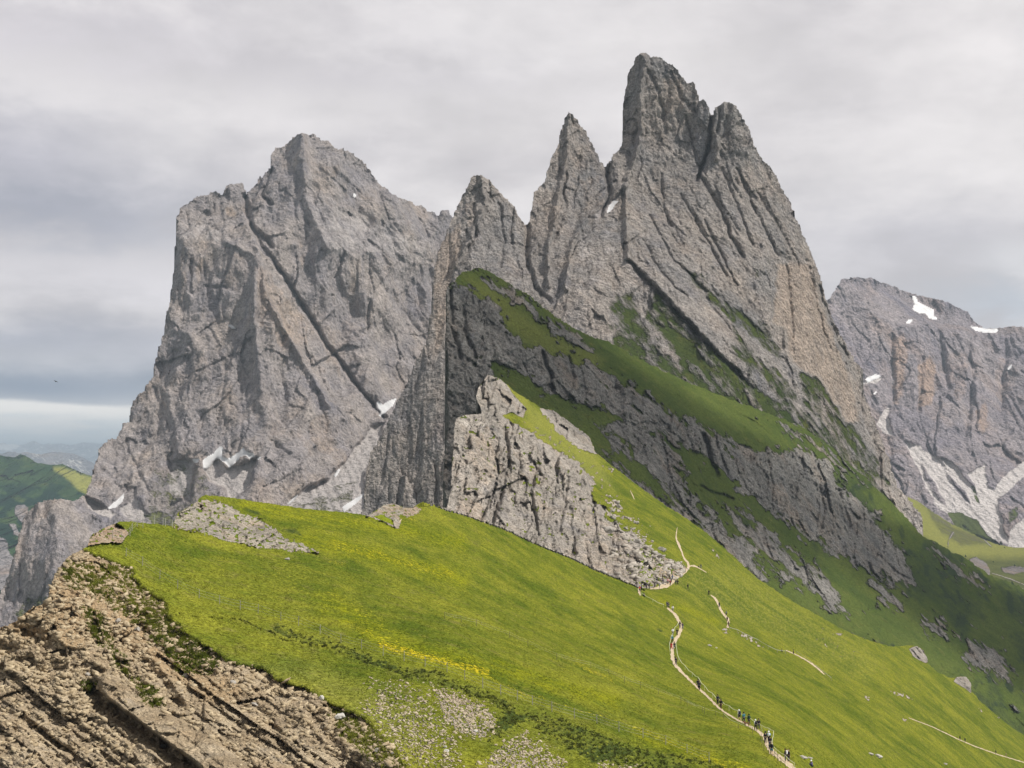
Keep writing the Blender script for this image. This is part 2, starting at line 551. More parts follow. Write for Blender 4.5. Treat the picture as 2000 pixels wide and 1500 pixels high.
    T.setin(vm.inputs['Scale'], T.m('MULTIPLY', T.mapr(gf, 0.28, 0.72, 1 - 0.42 * gtex, 1 + 0.38 * gtex), T.mapr(nf, 0.3, 0.7, 0.9, 1.1)))
    gras = vm.outputs[0]
    gk = T.m('ADD', G, T.m('ADD', T.m('MULTIPLY', T.m('SUBTRACT', nm, 0.5), 0.75 * gamp), T.m('MULTIPLY', T.m('SUBTRACT', nf, 0.5), 0.5 * gamp)))
    gk = T.mapr(gk, 0.5 - gsoft, 0.5 + gsoft)
    col = T.mix(gk, rock, gras)
    bs = T.n('ShaderNodeBsdfDiffuse'); bs.inputs['Roughness'].default_value = 0.6
    T.setin(bs.inputs[0], col)
    hr = T.m('ADD', T.m('MULTIPLY', nm, 8 * px * rough), T.m('ADD', T.m('MULTIPLY', nf, 3.6 * px * rough), T.m('MULTIPLY', vor, -1.8 * px * rough)))
    hr = T.m('ADD', hr, T.m('MULTIPLY', nstr, 4.5 * px * streak))
    hg = T.m('ADD', T.m('MULTIPLY', gf, 0.8 * px * gbump), T.m('MULTIPLY', nf, 0.5 * px * gbump))
    hm = T.n('ShaderNodeMix', data_type='FLOAT'); T.setin(hm.inputs[0], gk); T.setin(hm.inputs[2], hr); T.setin(hm.inputs[3], hg)
    bp = T.n('ShaderNodeBump'); T.setin(bp.inputs['Height'], hm.outputs[0])
    bp.inputs['Strength'].default_value = min(1.0, bump); bp.inputs['Distance'].default_value = max(1.0, bump)
    T.t.links.new(bp.outputs[0], bs.inputs['Normal'])
    out = T.n('ShaderNodeOutputMaterial'); T.t.links.new(bs.outputs[0], out.inputs[0])
    return m


def simple_mat(name, col, rough=0.8, var=0.15, scale=4.0, bump=0.0):
    if name in MATS: return MATS[name]
    m = bpy.data.materials.new(name); m.use_nodes = True
    T = NT(m.node_tree)
    co = T.n('ShaderNodeTexCoord').outputs['Object']
    n = T.noise(co, scale, 5, 0.6)
    vm = T.n('ShaderNodeVectorMath', operation='SCALE'); vm.inputs[0].default_value = col
    T.setin(vm.inputs['Scale'], T.mapr(n, 0.3, 0.7, 1 - var, 1 + var))
    b = T.n('ShaderNodeBsdfPrincipled'); T.setin(b.inputs['Base Color'], vm.outputs[0]); b.inputs['Roughness'].default_value = rough
    b.inputs['Specular IOR Level'].default_value = 0.2
    if bump:
        bp = T.n('ShaderNodeBump'); T.setin(bp.inputs['Height'], n); bp.inputs['Distance'].default_value = bump
        T.t.links.new(bp.outputs[0], b.inputs['Normal'])
    out = T.n('ShaderNodeOutputMaterial'); T.t.links.new(b.outputs[0], out.inputs[0])
    MATS[name] = m
    return m


def stack4(shape, *a):
    z = np.zeros(shape)
    a = list(a) + [0] * (4 - len(a))
    return np.stack([z + x for x in a], -1)


def quads_from(sd):
    i = sd > 0
    return i[:-1, :-1] | i[1:, :-1] | i[1:, 1:] | i[:-1, 1:]


def qavg(a):
    return (a[:-1, :-1] + a[1:, :-1] + a[1:, 1:] + a[:-1, 1:]) / 4


SNOW = simple_mat("old_snow", (0.62, 0.62, 0.63), 0.7, 0.22, 0.06)
# ------------------------------------------------------------------ farthest first: base ground and far ranges
def base_ground():
    me = bpy.data.meshes.new("valley_ground")
    s = 62000
    n = 24
    vs = [(-s + 2 * s * i / n, -6000 + (s + 4000) * j / n, -1500) for j in range(n + 1) for i in range(n + 1)]
    fs = [(j * (n + 1) + i, j * (n + 1) + i + 1, (j + 1) * (n + 1) + i + 1, (j + 1) * (n + 1) + i) for j in range(n) for i in range(n)]
    me.from_pydata(vs, [], fs)
    me.materials.append(simple_mat("valley_green", (0.05, 0.085, 0.04), 0.9, 0.3, 0.002))
    o = bpy.data.objects.new("valley_ground", me); COL.objects.link(o)
    tag(o, "dark green valley ground far below the peaks", "ground", kind='structure')


base_ground()


def far_range(name, poly, box, anch, default, mat, label, rel, seed, back, mask=None, step=1.0, rag=(1.5, 0.6), ang=70, fac=()):
    L = Layer(box, step, seed)
    L.silhouette(poly, *rag, scale=9)
    D0 = np.exp(L.solve(anch, default, list(fac), lam=0.01))
    X = (L.U - 1000) * D0 / F; Z = (900 - L.V) * D0 / F
    D = D0 + rockrel(X, Z, rel, seed, ang, 1.6, 2.6, 3, 0.9)
    a1, a2 = (mask(L) if mask else (stack4(L.shape), stack4(L.shape)))
    q = quads_from(L.sd)
    o = emit(L, D, q, np.zeros(q.shape, int), [name], [a1, a2], [mat], back=back)[0]
    tag(o, label, "mountain", kind='structure')
    return o


# pale blue crest on the horizon
def mk_i(L):
    return stack4(L.shape, 0, 0, np.clip(L.pm([(-60, 866), (30, 868), (40, 874), (20, 880), (-60, 880)], 3, 4) + sst(fbm(L.U / 9, L.V / 5, 4, 4), 0.1, 0.4), 0, 1)), stack4(L.shape)


far_range("far_mountain_range",
          [(-60, 868), (-20, 862), (0, 866), (8, 865), (15, 868), (25, 866), (36, 869), (48, 868), (58, 863), (66, 861), (74, 864), (84, 868), (96, 866), (108, 868), (118, 866),
           (128, 868), (140, 869), (152, 866), (162, 864), (170, 865), (178, 864), (186, 866), (200, 865), (215, 868), (240, 868), (240, 930), (-60, 930)],
          (-60, 855, 240, 930), [(0, 865, 36000), (180, 865, 36000), (0, 925, 26000), (200, 925, 26000)], (30, 30),
          terrain_mat("far_rock", 24, (0.16, 0.17, 0.19), (0.22, 0.23, 0.24), pale=(0.6, 0.6, 0.6), speck=0.5, streak=0.0),
          "pale blue jagged mountain crest on the far horizon, left edge", 700, 11, 2500, mk_i)


def mk_h(L):
    streaks = sst(np.abs(perlin((L.U - L.V * 0.9) / 5.0, (L.U + L.V) / 40, 3)), 0.22, 0.05)
    p = L.pm([(60, 880), (95, 885), (150, 893), (190, 930), (130, 920), (90, 903), (60, 895)], 8, 6) * streaks
    return stack4(L.shape, 0.0, 0, np.clip(p, 0, 1), 0), stack4(L.shape)


far_range("blue_mountain_range",
          [(-60, 884), (0, 886), (10, 884), (20, 882), (30, 883), (36, 886), (44, 884), (54, 883), (66, 886), (80, 888), (92, 885), (104, 882), (118, 883), (132, 885), (146, 887),
           (158, 892), (170, 898), (185, 906), (215, 925), (215, 990), (-60, 990)],
          (-60, 872, 215, 990), [(0, 885, 17000), (120, 883, 17000), (0, 980, 11000), (200, 980, 11000)], (40, 30),
          terrain_mat("blue_rock", 11, (0.15, 0.15, 0.17), (0.22, 0.21, 0.22), pale=(0.55, 0.53, 0.5), speck=0.6, streak=0.0),
          "blue grey mountain range with pale gullies beyond the green ridge at left", 350, 12, 1800, mk_h, ang=45,
          fac=[([(60, 885), (100, 885), (140, 925), (100, 925)], 60, 25, 8), ([(0, 880), (60, 885), (60, 910), (0, 910)], -40, 25, 8)])


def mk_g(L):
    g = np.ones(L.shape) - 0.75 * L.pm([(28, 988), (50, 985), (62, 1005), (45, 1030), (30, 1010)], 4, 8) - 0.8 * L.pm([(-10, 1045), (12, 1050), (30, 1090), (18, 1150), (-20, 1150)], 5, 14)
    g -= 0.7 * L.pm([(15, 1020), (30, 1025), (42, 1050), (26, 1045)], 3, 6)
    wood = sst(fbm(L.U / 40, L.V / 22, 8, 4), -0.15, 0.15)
    lt = L.pm([(104, 912), (125, 912), (185, 935), (185, 975), (150, 955), (125, 930), (104, 918)], 5, 4)  # sunlit look of the shoulder put into a paler grass colour
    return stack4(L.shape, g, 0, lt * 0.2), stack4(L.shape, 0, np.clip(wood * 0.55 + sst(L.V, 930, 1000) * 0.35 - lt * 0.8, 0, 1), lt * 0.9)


far_range("green_hill",
          [(-60, 890), (-30, 886), (0, 889), (15, 892), (30, 893), (40, 887), (48, 889), (60, 896), (72, 904), (100, 908), (112, 908), (122, 906), (135, 912), (150, 919), (165, 925), (180, 930),
           (260, 970), (260, 1280), (-60, 1280)],
          (-60, 876, 260, 1280), [(0, 892, 5600), (180, 935, 5200), (-40, 1000, 4600), (150, 1000, 4700), (0, 1150, 3600), (200, 1250, 3000)], (50, 38),
          terrain_mat("green_hill", 4.2, (0.20, 0.19, 0.20), (0.27, 0.25, 0.25), gA=(0.026, 0.060, 0.026), gB=(0.050, 0.085, 0.03), dark_green=(0.012, 0.034, 0.022), bump=0.8),
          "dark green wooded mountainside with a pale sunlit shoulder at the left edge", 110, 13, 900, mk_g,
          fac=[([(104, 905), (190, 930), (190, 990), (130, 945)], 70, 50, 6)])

# ------------------------------------------------------------------ right massif (E)
def build_right_massif():
    sil = [(1540, 640), (1600, 600), (1621, 582), (1628, 570), (1640, 555), (1645, 545), (1652, 542), (1657, 547), (1662, 542), (1675, 541), (1690, 543), (1700, 542), (1715, 549), (1735, 555),
           (1755, 563), (1775, 571), (1800, 578), (1830, 583), (1850, 590), (1870, 600), (1890, 610), (1900, 622), (1912, 634), (1922, 641), (1945, 642), (1960, 640), (1975, 637), (1990, 638),
           (2010, 640), (2060, 650), (2060, 1110), (1540, 1110)]
    L = Layer((1540, 530, 2060, 1110), 2.0, 21)
    L.silhouette(sil, 4, 2, scale=12)
    anch = [(1655, 543, 4100), (1850, 590, 4500), (2040, 645, 4200), (1640, 700, 3800), (1730, 720, 3800), (1830, 850, 3650), (1950, 1060, 3050), (1750, 900, 3500), (1820, 1000, 3200),
            (2050, 800, 3700), (2050, 1060, 3000), (1600, 1000, 3300), (1700, 1100, 3000), (1985, 890, 3600)]
    fac = [([(1540, 600), (1640, 550), (1660, 545), (1690, 620), (1640, 640), (1540, 660)], -20, 15),
           ([(1655, 543), (1800, 575), (1920, 640), (1850, 650), (1700, 620)], 30, 55),
           ([(1740, 560), (1800, 578), (1860, 588), (1920, 638), (1880, 622), (1800, 590)], -35, 5, 5),
           ([(1620, 600), (1700, 622), (1720, 700), (1680, 730), (1640, 660)], -10, 50),
           ([(1690, 730), (1740, 650), (1745, 780), (1720, 800)], 35, 15),
           ([(1740, 650), (1770, 650), (1795, 700), (1790, 800), (1745, 790)], -40, 8),
           ([(1795, 690), (1830, 640), (1850, 720), (1820, 810), (1795, 800)], 45, 8),
           ([(1830, 640), (1880, 650), (1900, 740), (1870, 860), (1830, 800)], -30, 12),
           ([(1890, 660), (1960, 680), (1950, 800), (1900, 880), (1880, 800)], 35, 15),
           ([(1960, 660), (2060, 660), (2060, 880), (1990, 900), (1950, 800)], -25, 15),
           ([(1700, 790), (1800, 880), (1860, 960), (1920, 1060), (1800, 1010), (1740, 880)], -15, 40),
           ([(1900, 890), (2060, 880), (2060, 1080), (1940, 1080)], 20, 35)]
    Lg = L.solve(anch, (10, 22), fac)
    D0 = np.exp(Lg)
    X = (L.U - 1000) * D0 / F; Z = (900 - L.V) * D0 / F
    scree = np.zeros(L.shape)
    for p in [[(1725, 800), (1740, 796), (1735, 812), (1744, 850), (1728, 846), (1712, 828)],
              [(1768, 862), (1790, 868), (1830, 893), (1868, 930), (1888, 975), (1920, 1010), (1950, 1045), (1975, 1062), (1935, 1057), (1900, 1045), (1860, 1010), (1825, 985), (1800, 930), (1780, 890)],
              [(1835, 895), (1860, 905), (1900, 950), (1935, 985), (1960, 1030), (1975, 1063), (1945, 1050), (1905, 1000), (1865, 930)],
              [(1700, 742), (1725, 732), (1712, 748), (1685, 752), (1678, 748)],
              [(1935, 970), (1960, 930), (2000, 900), (2060, 880), (2060, 910), (2005, 925), (1975, 955), (1965, 1000), (1955, 1030)],
              [(1890, 925), (1925, 905), (1930, 950), (1945, 960), (1960, 1010), (1940, 1010)],
              [(2005, 960), (2060, 930), (2060, 1080), (1970, 1068), (1972, 1040), (2000, 1010)]]:
        scree = np.maximum(scree, L.pm(p, 3, 7))
    for p in [[(1850, 925), (1880, 955), (1898, 990), (1880, 975), (1862, 950)], [(1800, 905), (1828, 945), (1850, 990), (1835, 980), (1810, 940)]]:
        scree *= 1 - 0.8 * L.pm(p, 3, 4)
    scree *= 1 - L.pm([(1950, 975), (1975, 955), (1995, 962), (1992, 1005), (1968, 1030), (1950, 1000)], 3, 3)
    bowl = L.pm([(1655, 548), (1720, 556), (1800, 590), (1900, 640), (1860, 648), (1790, 640), (1700, 622), (1660, 612)], 10, 10)
    r = rockrel(X, Z, 120, 21, 92, 2.2, 2.8, 4, 0.7)
    r2 = rockrel(X, Z, 60, 22, 15, 3.0, 2.6, 3, 0.5)
    fan = 6 * perlin(X / 14 + Z / 30, Z / 300, 5)
    D = D0 + 0.6 * r * (1 - scree) * (1 - 0.6 * bowl) + r2 * 0.5 * bowl + fan * scree
    for pl, w, a in [([(1700, 1050), (1740, 880), (1700, 790)], 12, 30), ([(1745, 780), (1740, 660)], 9, 45), ([(1795, 800), (1800, 700)], 9, 45), ([(1850, 760), (1835, 650)], 9, 45),
                     ([(1885, 850), (1900, 740), (1890, 670)], 10, 55), ([(1955, 800), (1965, 670)], 9, 40), ([(1900, 890), (1990, 890)], 8, 20)]:
        D = D + 0.55 * a * L.lm(pl, w) * (1 - scree)
    grass = L.pm([(1850, 1000), (1880, 1000), (1905, 1015), (1930, 1045), (1955, 1066), (1920, 1062), (1870, 1040)], 4, 6) * 0.9
    grass = np.maximum(grass, L.pm([(1965, 1000), (1990, 985), (1990, 1010), (1970, 1030)], 4, 4) * 0.55)
    grass = np.maximum(grass, 0.6 * L.pm([(1893, 945), (1906, 950), (1915, 985), (1905, 980)], 3, 3))
    warm = np.zeros(L.shape)
    for p, k in [([(1740, 660), (1768, 650), (1775, 700), (1760, 790), (1745, 790)], 0.8), ([(1790, 720), (1815, 690), (1830, 720), (1822, 790), (1795, 800)], 0.95),
                 ([(1905, 800), (1925, 780), (1935, 830), (1915, 850)], 0.8), ([(1850, 690), (1890, 680), (1890, 780), (1860, 790)], 0.5), ([(1940, 700), (1965, 700), (1960, 800), (1945, 780)], 0.5)]:
        warm = np.maximum(warm, k * L.pm(p, 6, 10))
    dark = 0.35 * L.pm([(1960, 645), (2060, 645), (2060, 700), (1980, 690)], 10, 10)
    q = quads_from(L.sd)
    cls = np.zeros(q.shape, int)
    snows = [("bright branching snow patch high in the bowl of the right massif", [(1781, 578), (1789, 578), (1792, 590), (1806, 596), (1824, 605), (1822, 615), (1832, 624), (1815, 622), (1808, 612), (1796, 612), (1783, 605), (1786, 594)]),
             ("long thin snow patch in the saddle on the skyline of the right massif", [(1894, 637), (1915, 641), (1950, 643), (1945, 650), (1922, 650), (1904, 645)]),
             ("small snow speck below the branching patch on the right massif", [(1772, 626), (1784, 624), (1778, 631), (1770, 633)]),
             ("snow streak on the dark wall at the right edge of the picture", [(1968, 720), (1978, 710), (1976, 716), (1970, 723)]),
             ("snow patch in the gully beside the big tower's right edge", [(1690, 739), (1710, 731), (1722, 734), (1706, 742), (1694, 748)]),
             ("thin snow strip under the gully beside the big tower", [(1704, 771), (1714, 762), (1710, 770)])]
    snw = np.zeros(L.shape)
    for lb, p in snows: snw = np.maximum(snw, L.pm(p, 3, 1.0))
    D = D * (1 - snw) + blur(D, 5) * snw
    names = ["right_mountain"]
    for k, (lb, p) in enumerate(snows):
        cls[qavg(L.pm(p, 1.0, 1.0)) > 0.4] = k + 1; names.append("snow_patch")
    mat = terrain_mat("right_massif_rock", 2.6, (0.25, 0.225, 0.25), (0.335, 0.295, 0.30), warm=(0.37, 0.275, 0.225), pale=(0.58, 0.54, 0.525), dark=(0.14, 0.13, 0.15),
                      gA=(0.08, 0.10, 0.03), gB=(0.11, 0.13, 0.035), bump=0.9, streak=0.35)
    ob = emit(L, D, q, cls, names, [stack4(L.shape, grass, warm, scree, dark), stack4(L.shape)], [mat] + [SNOW] * len(snows), back=500)
    tag(ob[0], "hazy pink grey massif with fans of pale scree on the right", "mountain", kind='structure')
    for k, (lb, p) in enumerate(snows):
        if k + 1 in ob: tag(ob[k + 1], lb, "snow patch", "snow patches on the mountains")


build_right_massif()


# ------------------------------------------------------------------ valley pasture below it (F)
def build_pasture():
    sil = [(1690, 930), (1750, 955), (1768, 967), (1800, 984), (1830, 1005), (1860, 1024), (1895, 1040), (1925, 1055), (1950, 1064), (1970, 1068), (1990, 1070), (2060, 1073), (2060, 1300), (1690, 1300)]
    L = Layer((1690, 920, 2060, 1300), 2.0, 31)
    L.silhouette(sil, 2.5, 1, scale=20)
    anch = [(1700, 940, 2900), (1800, 984, 2900), (1930, 1057, 2950), (1990, 1070, 2900), (2050, 1073, 2900), (1800, 1050, 2300), (1900, 1090, 2200), (2050, 1100, 2300), (2000, 1200, 1500), (1800, 1250, 1400), (2050, 1290, 1300)]
    D0 = np.exp(L.solve(anch, (15, 35), [([(1750, 950), (1960, 1064), (1900, 1068), (1830, 1060), (1790, 1000)], 35, 35), ([(1850, 1060), (2060, 1074), (2060, 1100), (1870, 1090)], 0, 62)], lam=0.02))
    X = (L.U - 1000) * D0 / F; Z = (900 - L.V) * D0 / F
    low = L.pm([(1860, 1085), (1900, 1088), (2060, 1092), (2060, 1310), (1690, 1310), (1690, 1070), (1800, 1050), (1840, 1070)], 10, 8)
    rock = np.zeros(L.shape)
    for p in [[(1888, 1095), (1905, 1088), (1925, 1100), (1935, 1115), (1935, 1130), (1915, 1128), (1895, 1118)], [(1955, 1108), (1990, 1105), (2010, 1112), (1980, 1122), (1960, 1118)],
              [(1935, 1135), (1950, 1135), (1955, 1150), (1940, 1150)], [(1990, 1150), (2060, 1145), (2060, 1165), (2000, 1160)], [(1925, 1150), (1940, 1155), (1930, 1165)]]:
        rock = np.maximum(rock, L.pm(p, 2, 6))
    tint = L.pm([(1800, 984), (1860, 1024), (1925, 1055), (1935, 1064), (1880, 1066), (1840, 1045)], 5, 8)
    D = D0 + 9 * fbm(X / 60, Z / 30, 3, 5) + rock * rockrel(X, Z, 18, 32, 85, 1.8, 2.5, 3, 0.6)
    path = np.maximum(L.lm([(1880, 1012), (1915, 1045), (1935, 1067)], 1.8, 2), L.lm([(1938, 1120), (1965, 1128), (2010, 1145)], 2.2, 2))
    path = np.maximum(path, L.lm([(1851, 1070), (1852, 1055), (1862, 1040)], 1.8, 2))
    lt = np.clip(1 - low - 0.55 * tint, 0, 1) * 0.8
    q = quads_from(L.sd)
    mat = terrain_mat("pasture", 1.9, (0.20, 0.18, 0.175), (0.28, 0.25, 0.24), gA=(0.085, 0.098, 0.032), gB=(0.135, 0.145, 0.042), pale=(0.36, 0.34, 0.28), bump=0.7, gsoft=0.18, gamp=1.3)
    g = 1 - rock - path - 0.35 * tint
    ob = emit(L, D, q, np.zeros(q.shape, int), ["valley_pasture"], [stack4(L.shape, g, 0, path, 0), stack4(L.shape, 0, low * 0.25 * (1 - sst(fbm(L.U / 30, L.V / 12, 9, 4), -.1, .2)), lt)], [mat], back=200)
    tag(ob[0], "pale green pasture in the valley gap right of the big tower", "ground", kind='structure')
    return L, D


PAST = build_pasture()


# ------------------------------------------------------------------ left massif (D)
def build_left_massif():
    sil = [(-60, 1290), (-20, 1200), (0, 1160), (12, 1135), (25, 1095), (35, 1050), (50, 1005), (70, 985), (85, 978), (110, 974), (140, 978), (165, 968), (178, 940), (188, 900), (198, 872), (212, 860),
           (228, 856), (236, 838), (242, 826), (256, 822), (254, 806), (262, 780), (282, 762), (296, 742), (303, 712), (310, 680), (322, 640), (326, 610), (333, 590), (338, 545), (345, 480), (347, 425),
           (352, 405), (372, 392), (385, 384), (402, 381), (418, 372), (424, 375), (434, 381), (440, 366), (450, 358), (466, 357), (477, 362), (480, 384), (492, 368), (508, 347), (512, 352), (526, 328), (530, 330),
           (530, 305), (540, 288), (555, 286), (570, 270), (582, 262), (592, 259), (604, 264), (612, 262), (625, 272), (640, 273), (655, 290), (680, 295), (700, 310), (716, 323), (730, 345), (745, 362), (755, 368), (765, 378),
           (785, 387), (806, 395), (810, 404), (822, 401), (846, 415), (855, 421), (862, 412), (874, 411), (884, 425), (905, 445), (960, 470), (1040, 520), (1040, 1110), (-60, 1290)]
    L = Layer((-60, 248, 1040, 1240), 2.0, 41)
    L.silhouette(sil, 6, 3.5, scale=14)
    anch = [(590, 262, 2420), (480, 385, 2400), (350, 420, 2300), (870, 412, 2650), (500, 490, 2150), (240, 810, 2200), (170, 970, 2080), (100, 980, 1850), (20, 1200, 1750), (430, 900, 2000), (430, 1050, 1850),
            (700, 1000, 1880), (740, 790, 2330), (600, 850, 2020), (1000, 520, 2750), (900, 900, 2300), (620, 1000, 1880), (700, 600, 2400), (250, 1100, 1850), (340, 600, 2260), (800, 700, 2400)]
    N = [
        ([(330, 370), (480, 360), (475, 480), (430, 560), (345, 600), (330, 590)], -25, 25),
        ([(345, 420), (400, 400), (470, 430), (480, 480), (400, 500), (350, 470)], 0, 48, 6),
        ([(338, 480), (375, 500), (370, 580), (330, 600)], -50, 5, 5), ([(375, 500), (400, 500), (400, 570), (372, 580)], 45, 10, 5),
        ([(440, 366), (478, 362), (478, 430), (445, 430)], 15, 12, 5), ([(480, 385), (530, 330), (530, 380), (500, 430), (478, 430)], -60, 5, 5),
        ([(530, 300), (590, 260), (600, 420), (545, 450), (530, 400)], -32, 30),
        ([(590, 260), (700, 310), (760, 370), (700, 420), (620, 400)], 35, 38),
        ([(620, 300), (650, 330), (645, 380), (615, 360)], -45, 15, 6),
        ([(760, 375), (885, 425), (850, 500), (760, 470)], 40, 35),
        ([(560, 420), (700, 430), (780, 520), (700, 500), (640, 480), (580, 500)], 10, 45),
        ([(590, 480), (620, 460), (640, 600), (620, 640), (600, 560)], -35, 8, 6), ([(620, 460), (680, 480), (690, 600), (640, 640)], 25, 8, 6),
        ([(700, 530), (722, 540), (718, 640), (700, 660), (690, 600)], -60, 3, 5),
        ([(722, 520), (800, 490), (860, 560), (830, 640), (780, 640), (725, 660)], 30, 25),
        ([(660, 600), (840, 640), (820, 760), (740, 790), (680, 700)], 15, 35),
        # the wedge-shaped buttress in front of the long diagonal gully
        ([(505, 484), (555, 560), (650, 690), (745, 815), (660, 800), (590, 700), (520, 580)], 38, 30, 7),
        ([(505, 484), (520, 580), (590, 700), (640, 800), (560, 860), (510, 750), (495, 600)], -5, 18),
        ([(500, 490), (495, 600), (510, 750), (480, 800), (440, 680), (470, 560)], -40, 22),
        ([(390, 560), (450, 600), (460, 700), (400, 740), (350, 680), (340, 620)], -5, 42),
        ([(300, 700), (400, 740), (420, 860), (300, 880), (240, 830)], -10, 30),
        ([(180, 950), (215, 865), (300, 870), (280, 980), (200, 1000)], -35, 25),
        ([(560, 730), (640, 780), (740, 820), (700, 880), (620, 890), (560, 820)], 0, 28),
        ([(620, 780), (670, 790), (660, 880), (600, 880)], -30, 10, 6),
        ([(400, 760), (480, 800), (560, 840), (560, 900), (420, 900)], -12, 32),
        ([(560, 1000), (600, 950), (690, 880), (745, 820), (760, 860), (720, 930), (712, 1010)], -55, 42),
        ([(280, 900), (430, 900), (500, 1000), (430, 1100), (280, 1080)], 10, 40),
        ([(20, 1100), (60, 985), (110, 975), (125, 1150), (60, 1250), (-20, 1240)], -52, 2), ([(110, 975), (170, 970), (260, 1060), (250, 1150), (125, 1160)], -25, 6),
        ([(-60, 1150), (60, 1160), (60, 1290), (-60, 1290)], -20, 35),
    ]
    D0 = np.exp(L.solve(anch, (0, 28), N))
    X = (L.U - 1000) * D0 / F; Z = (900 - L.V) * D0 / F
    vert = L.pm([(340, 480), (480, 470), (500, 560), (480, 640), (340, 600)], 20, 20)
    vert = np.maximum(vert, L.pm([(590, 470), (870, 520), (800, 640), (600, 640)], 20, 20))
    vert = np.maximum(vert, L.pm([(0, 980), (240, 960), (200, 1160), (-20, 1160)], 15, 10))
    scree = np.zeros(L.shape)
    for p in [[(396, 918), (425, 890), (440, 915), (470, 905), (500, 892), (495, 930), (480, 960), (455, 975), (430, 950), (410, 940)],
              [(560, 985), (600, 950), (640, 935), (690, 880), (735, 825), (748, 822), (745, 850), (712, 930), (712, 1010), (560, 1010)],
              [(165, 968), (200, 985), (230, 1005), (215, 1015), (180, 1000)], [(230, 995), (260, 970), (300, 1010), (260, 1020)],
              [(330, 900), (380, 900), (370, 980), (330, 960)]]:
        scree = np.maximum(scree, L.pm(p, 4, 8))
    rockbase = rockrel(X, Z, 55, 41, 84, 2.0, 2.7, 4, 0.75)
    rockv = rockrel(X, Z, 50, 42, 90, 4.0, 2.7, 3, 0.8)
    diag = rockrel(X, Z, 45, 43, 120, 2.6, 2.7, 3, 0.7)
    wd = L.pm([(560, 280), (880, 420), (850, 640), (780, 800), (640, 600), (560, 450)], 40, 20) * (1 - vert)
    amp = (1 - 0.92 * scree)
    D = D0 + amp * 0.58 * (rockbase * (1 - np.maximum(vert, wd)) + rockv * vert + diag * wd)
    but = ridged(X / 150 + 0.25 * fbm(X / 90, Z / 90, 48, 3), Z / 420, 46, 3, 0.5) * 30 + 16 * ridged(X / 62 + 0.3 * fbm(X / 50, Z / 60, 49, 3), Z / 190, 47, 3, 0.5)
    D = D - but * amp
    D = D + 10 * scree * perlin(X / 10 + Z / 14, Z / 200, 5) * 0.5
    # long gullies and edges (push away) / ribs (pull near)
    for pl, w, a in [([(490, 440), (512, 480), (560, 548), (600, 610), (650, 690), (700, 755), (750, 815)], 7, 38), ([(478, 384), (490, 440), (530, 480)], 8, 40), ([(530, 330), (512, 380), (530, 400)], 6, 35),
                     ([(610, 700), (640, 760), (660, 800)], 5, 18), ([(440, 560), (400, 560), (375, 575)], 5, 22), ([(372, 500), (370, 570)], 5, 24), ([(720, 530), (718, 640), (700, 660)], 7, 25),
                     ([(745, 520), (780, 600), (830, 660)], 5, 18), ([(640, 300), (660, 350), (680, 400)], 5, 18), ([(560, 290), (580, 350), (575, 420)], 6, 16),
                     ([(410, 640), (440, 720), (430, 800)], 6, 14), ([(560, 640), (540, 700), (560, 780)], 5, 14), ([(530, 860), (580, 900), (560, 960)], 6, 16), ([(300, 760), (340, 850), (330, 920)], 6, 14),
                     ([(250, 880), (290, 960), (280, 1040)], 6, 16), ([(190, 905), (240, 960), (230, 990)], 6, 14), ([(460, 700), (480, 760), (470, 850)], 5, 12), ([(700, 440), (760, 520), (750, 600)], 5, 14),
                     ([(540, 590), (570, 650), (610, 740), (640, 830)], 4, 12)]:
        D = D + a * (0.7 if a > 30 else 0.36) * L.lm(pl, w)
    for pl, w, a in [([(505, 484), (520, 580), (590, 700), (640, 790)], 10, -20), ([(590, 262), (600, 400), (640, 480)], 14, -22), ([(440, 470), (500, 500), (495, 620), (510, 760)], 10, -14),
                     ([(760, 380), (720, 470), (760, 560)], 12, -14), ([(870, 415), (820, 500), (840, 640)], 14, -16), ([(380, 640), (330, 760), (350, 880)], 14, -12)]:
        D = D + a * L.lm(pl, w)
    warm = np.zeros(L.shape)
    for p, k in [([(505, 500), (560, 580), (600, 650), (560, 700), (510, 640), (495, 560)], 0.55), ([(570, 590), (610, 640), (600, 680), (560, 640)], 0.5), ([(380, 500), (400, 500), (395, 550), (380, 560)], 0.65),
                 ([(440, 400), (460, 400), (460, 430), (440, 425)], 0.7), ([(625, 320), (665, 320), (660, 350), (635, 350)], 0.5), ([(600, 820), (640, 800), (665, 880), (630, 890), (600, 860)], 0.6),
                 ([(690, 490), (700, 560), (690, 600), (680, 560)], 0.6), ([(450, 490), (480, 500), (470, 540)], 0.5), ([(310, 780), (325, 782), (320, 800)], 0.8), ([(520, 640), (580, 680), (560, 720), (525, 700)], 0.35),
                 ([(580, 460), (600, 500), (600, 540), (585, 520)], 0.5), ([(350, 480), (362, 480), (362, 540), (350, 540)], 0.5)]:
        warm = np.maximum(warm, k * L.pm(p, 8, 10))
    lightp = 0.5 * np.maximum(L.pm([(560, 430), (640, 390), (760, 420), (850, 480), (850, 520), (760, 510), (680, 520), (600, 490)], 25, 20), L.pm([(330, 420), (440, 440), (440, 480), (360, 480)], 12, 12))
    dark = np.zeros(L.shape)
    for p, k in [([(700, 530), (722, 540), (718, 640), (700, 670), (670, 640), (690, 600)], 0.5), ([(366, 500), (376, 500), (374, 570), (364, 560)], 0.6), ([(484, 384), (508, 350), (528, 340), (524, 380), (500, 400)], 0.35),
                 ([(590, 270), (640, 290), (640, 320), (600, 310)], 0.3), ([(180, 900), (210, 870), (240, 960), (200, 980)], 0.25)]:
        dark = np.maximum(dark, k * L.pm(p, 6, 8))
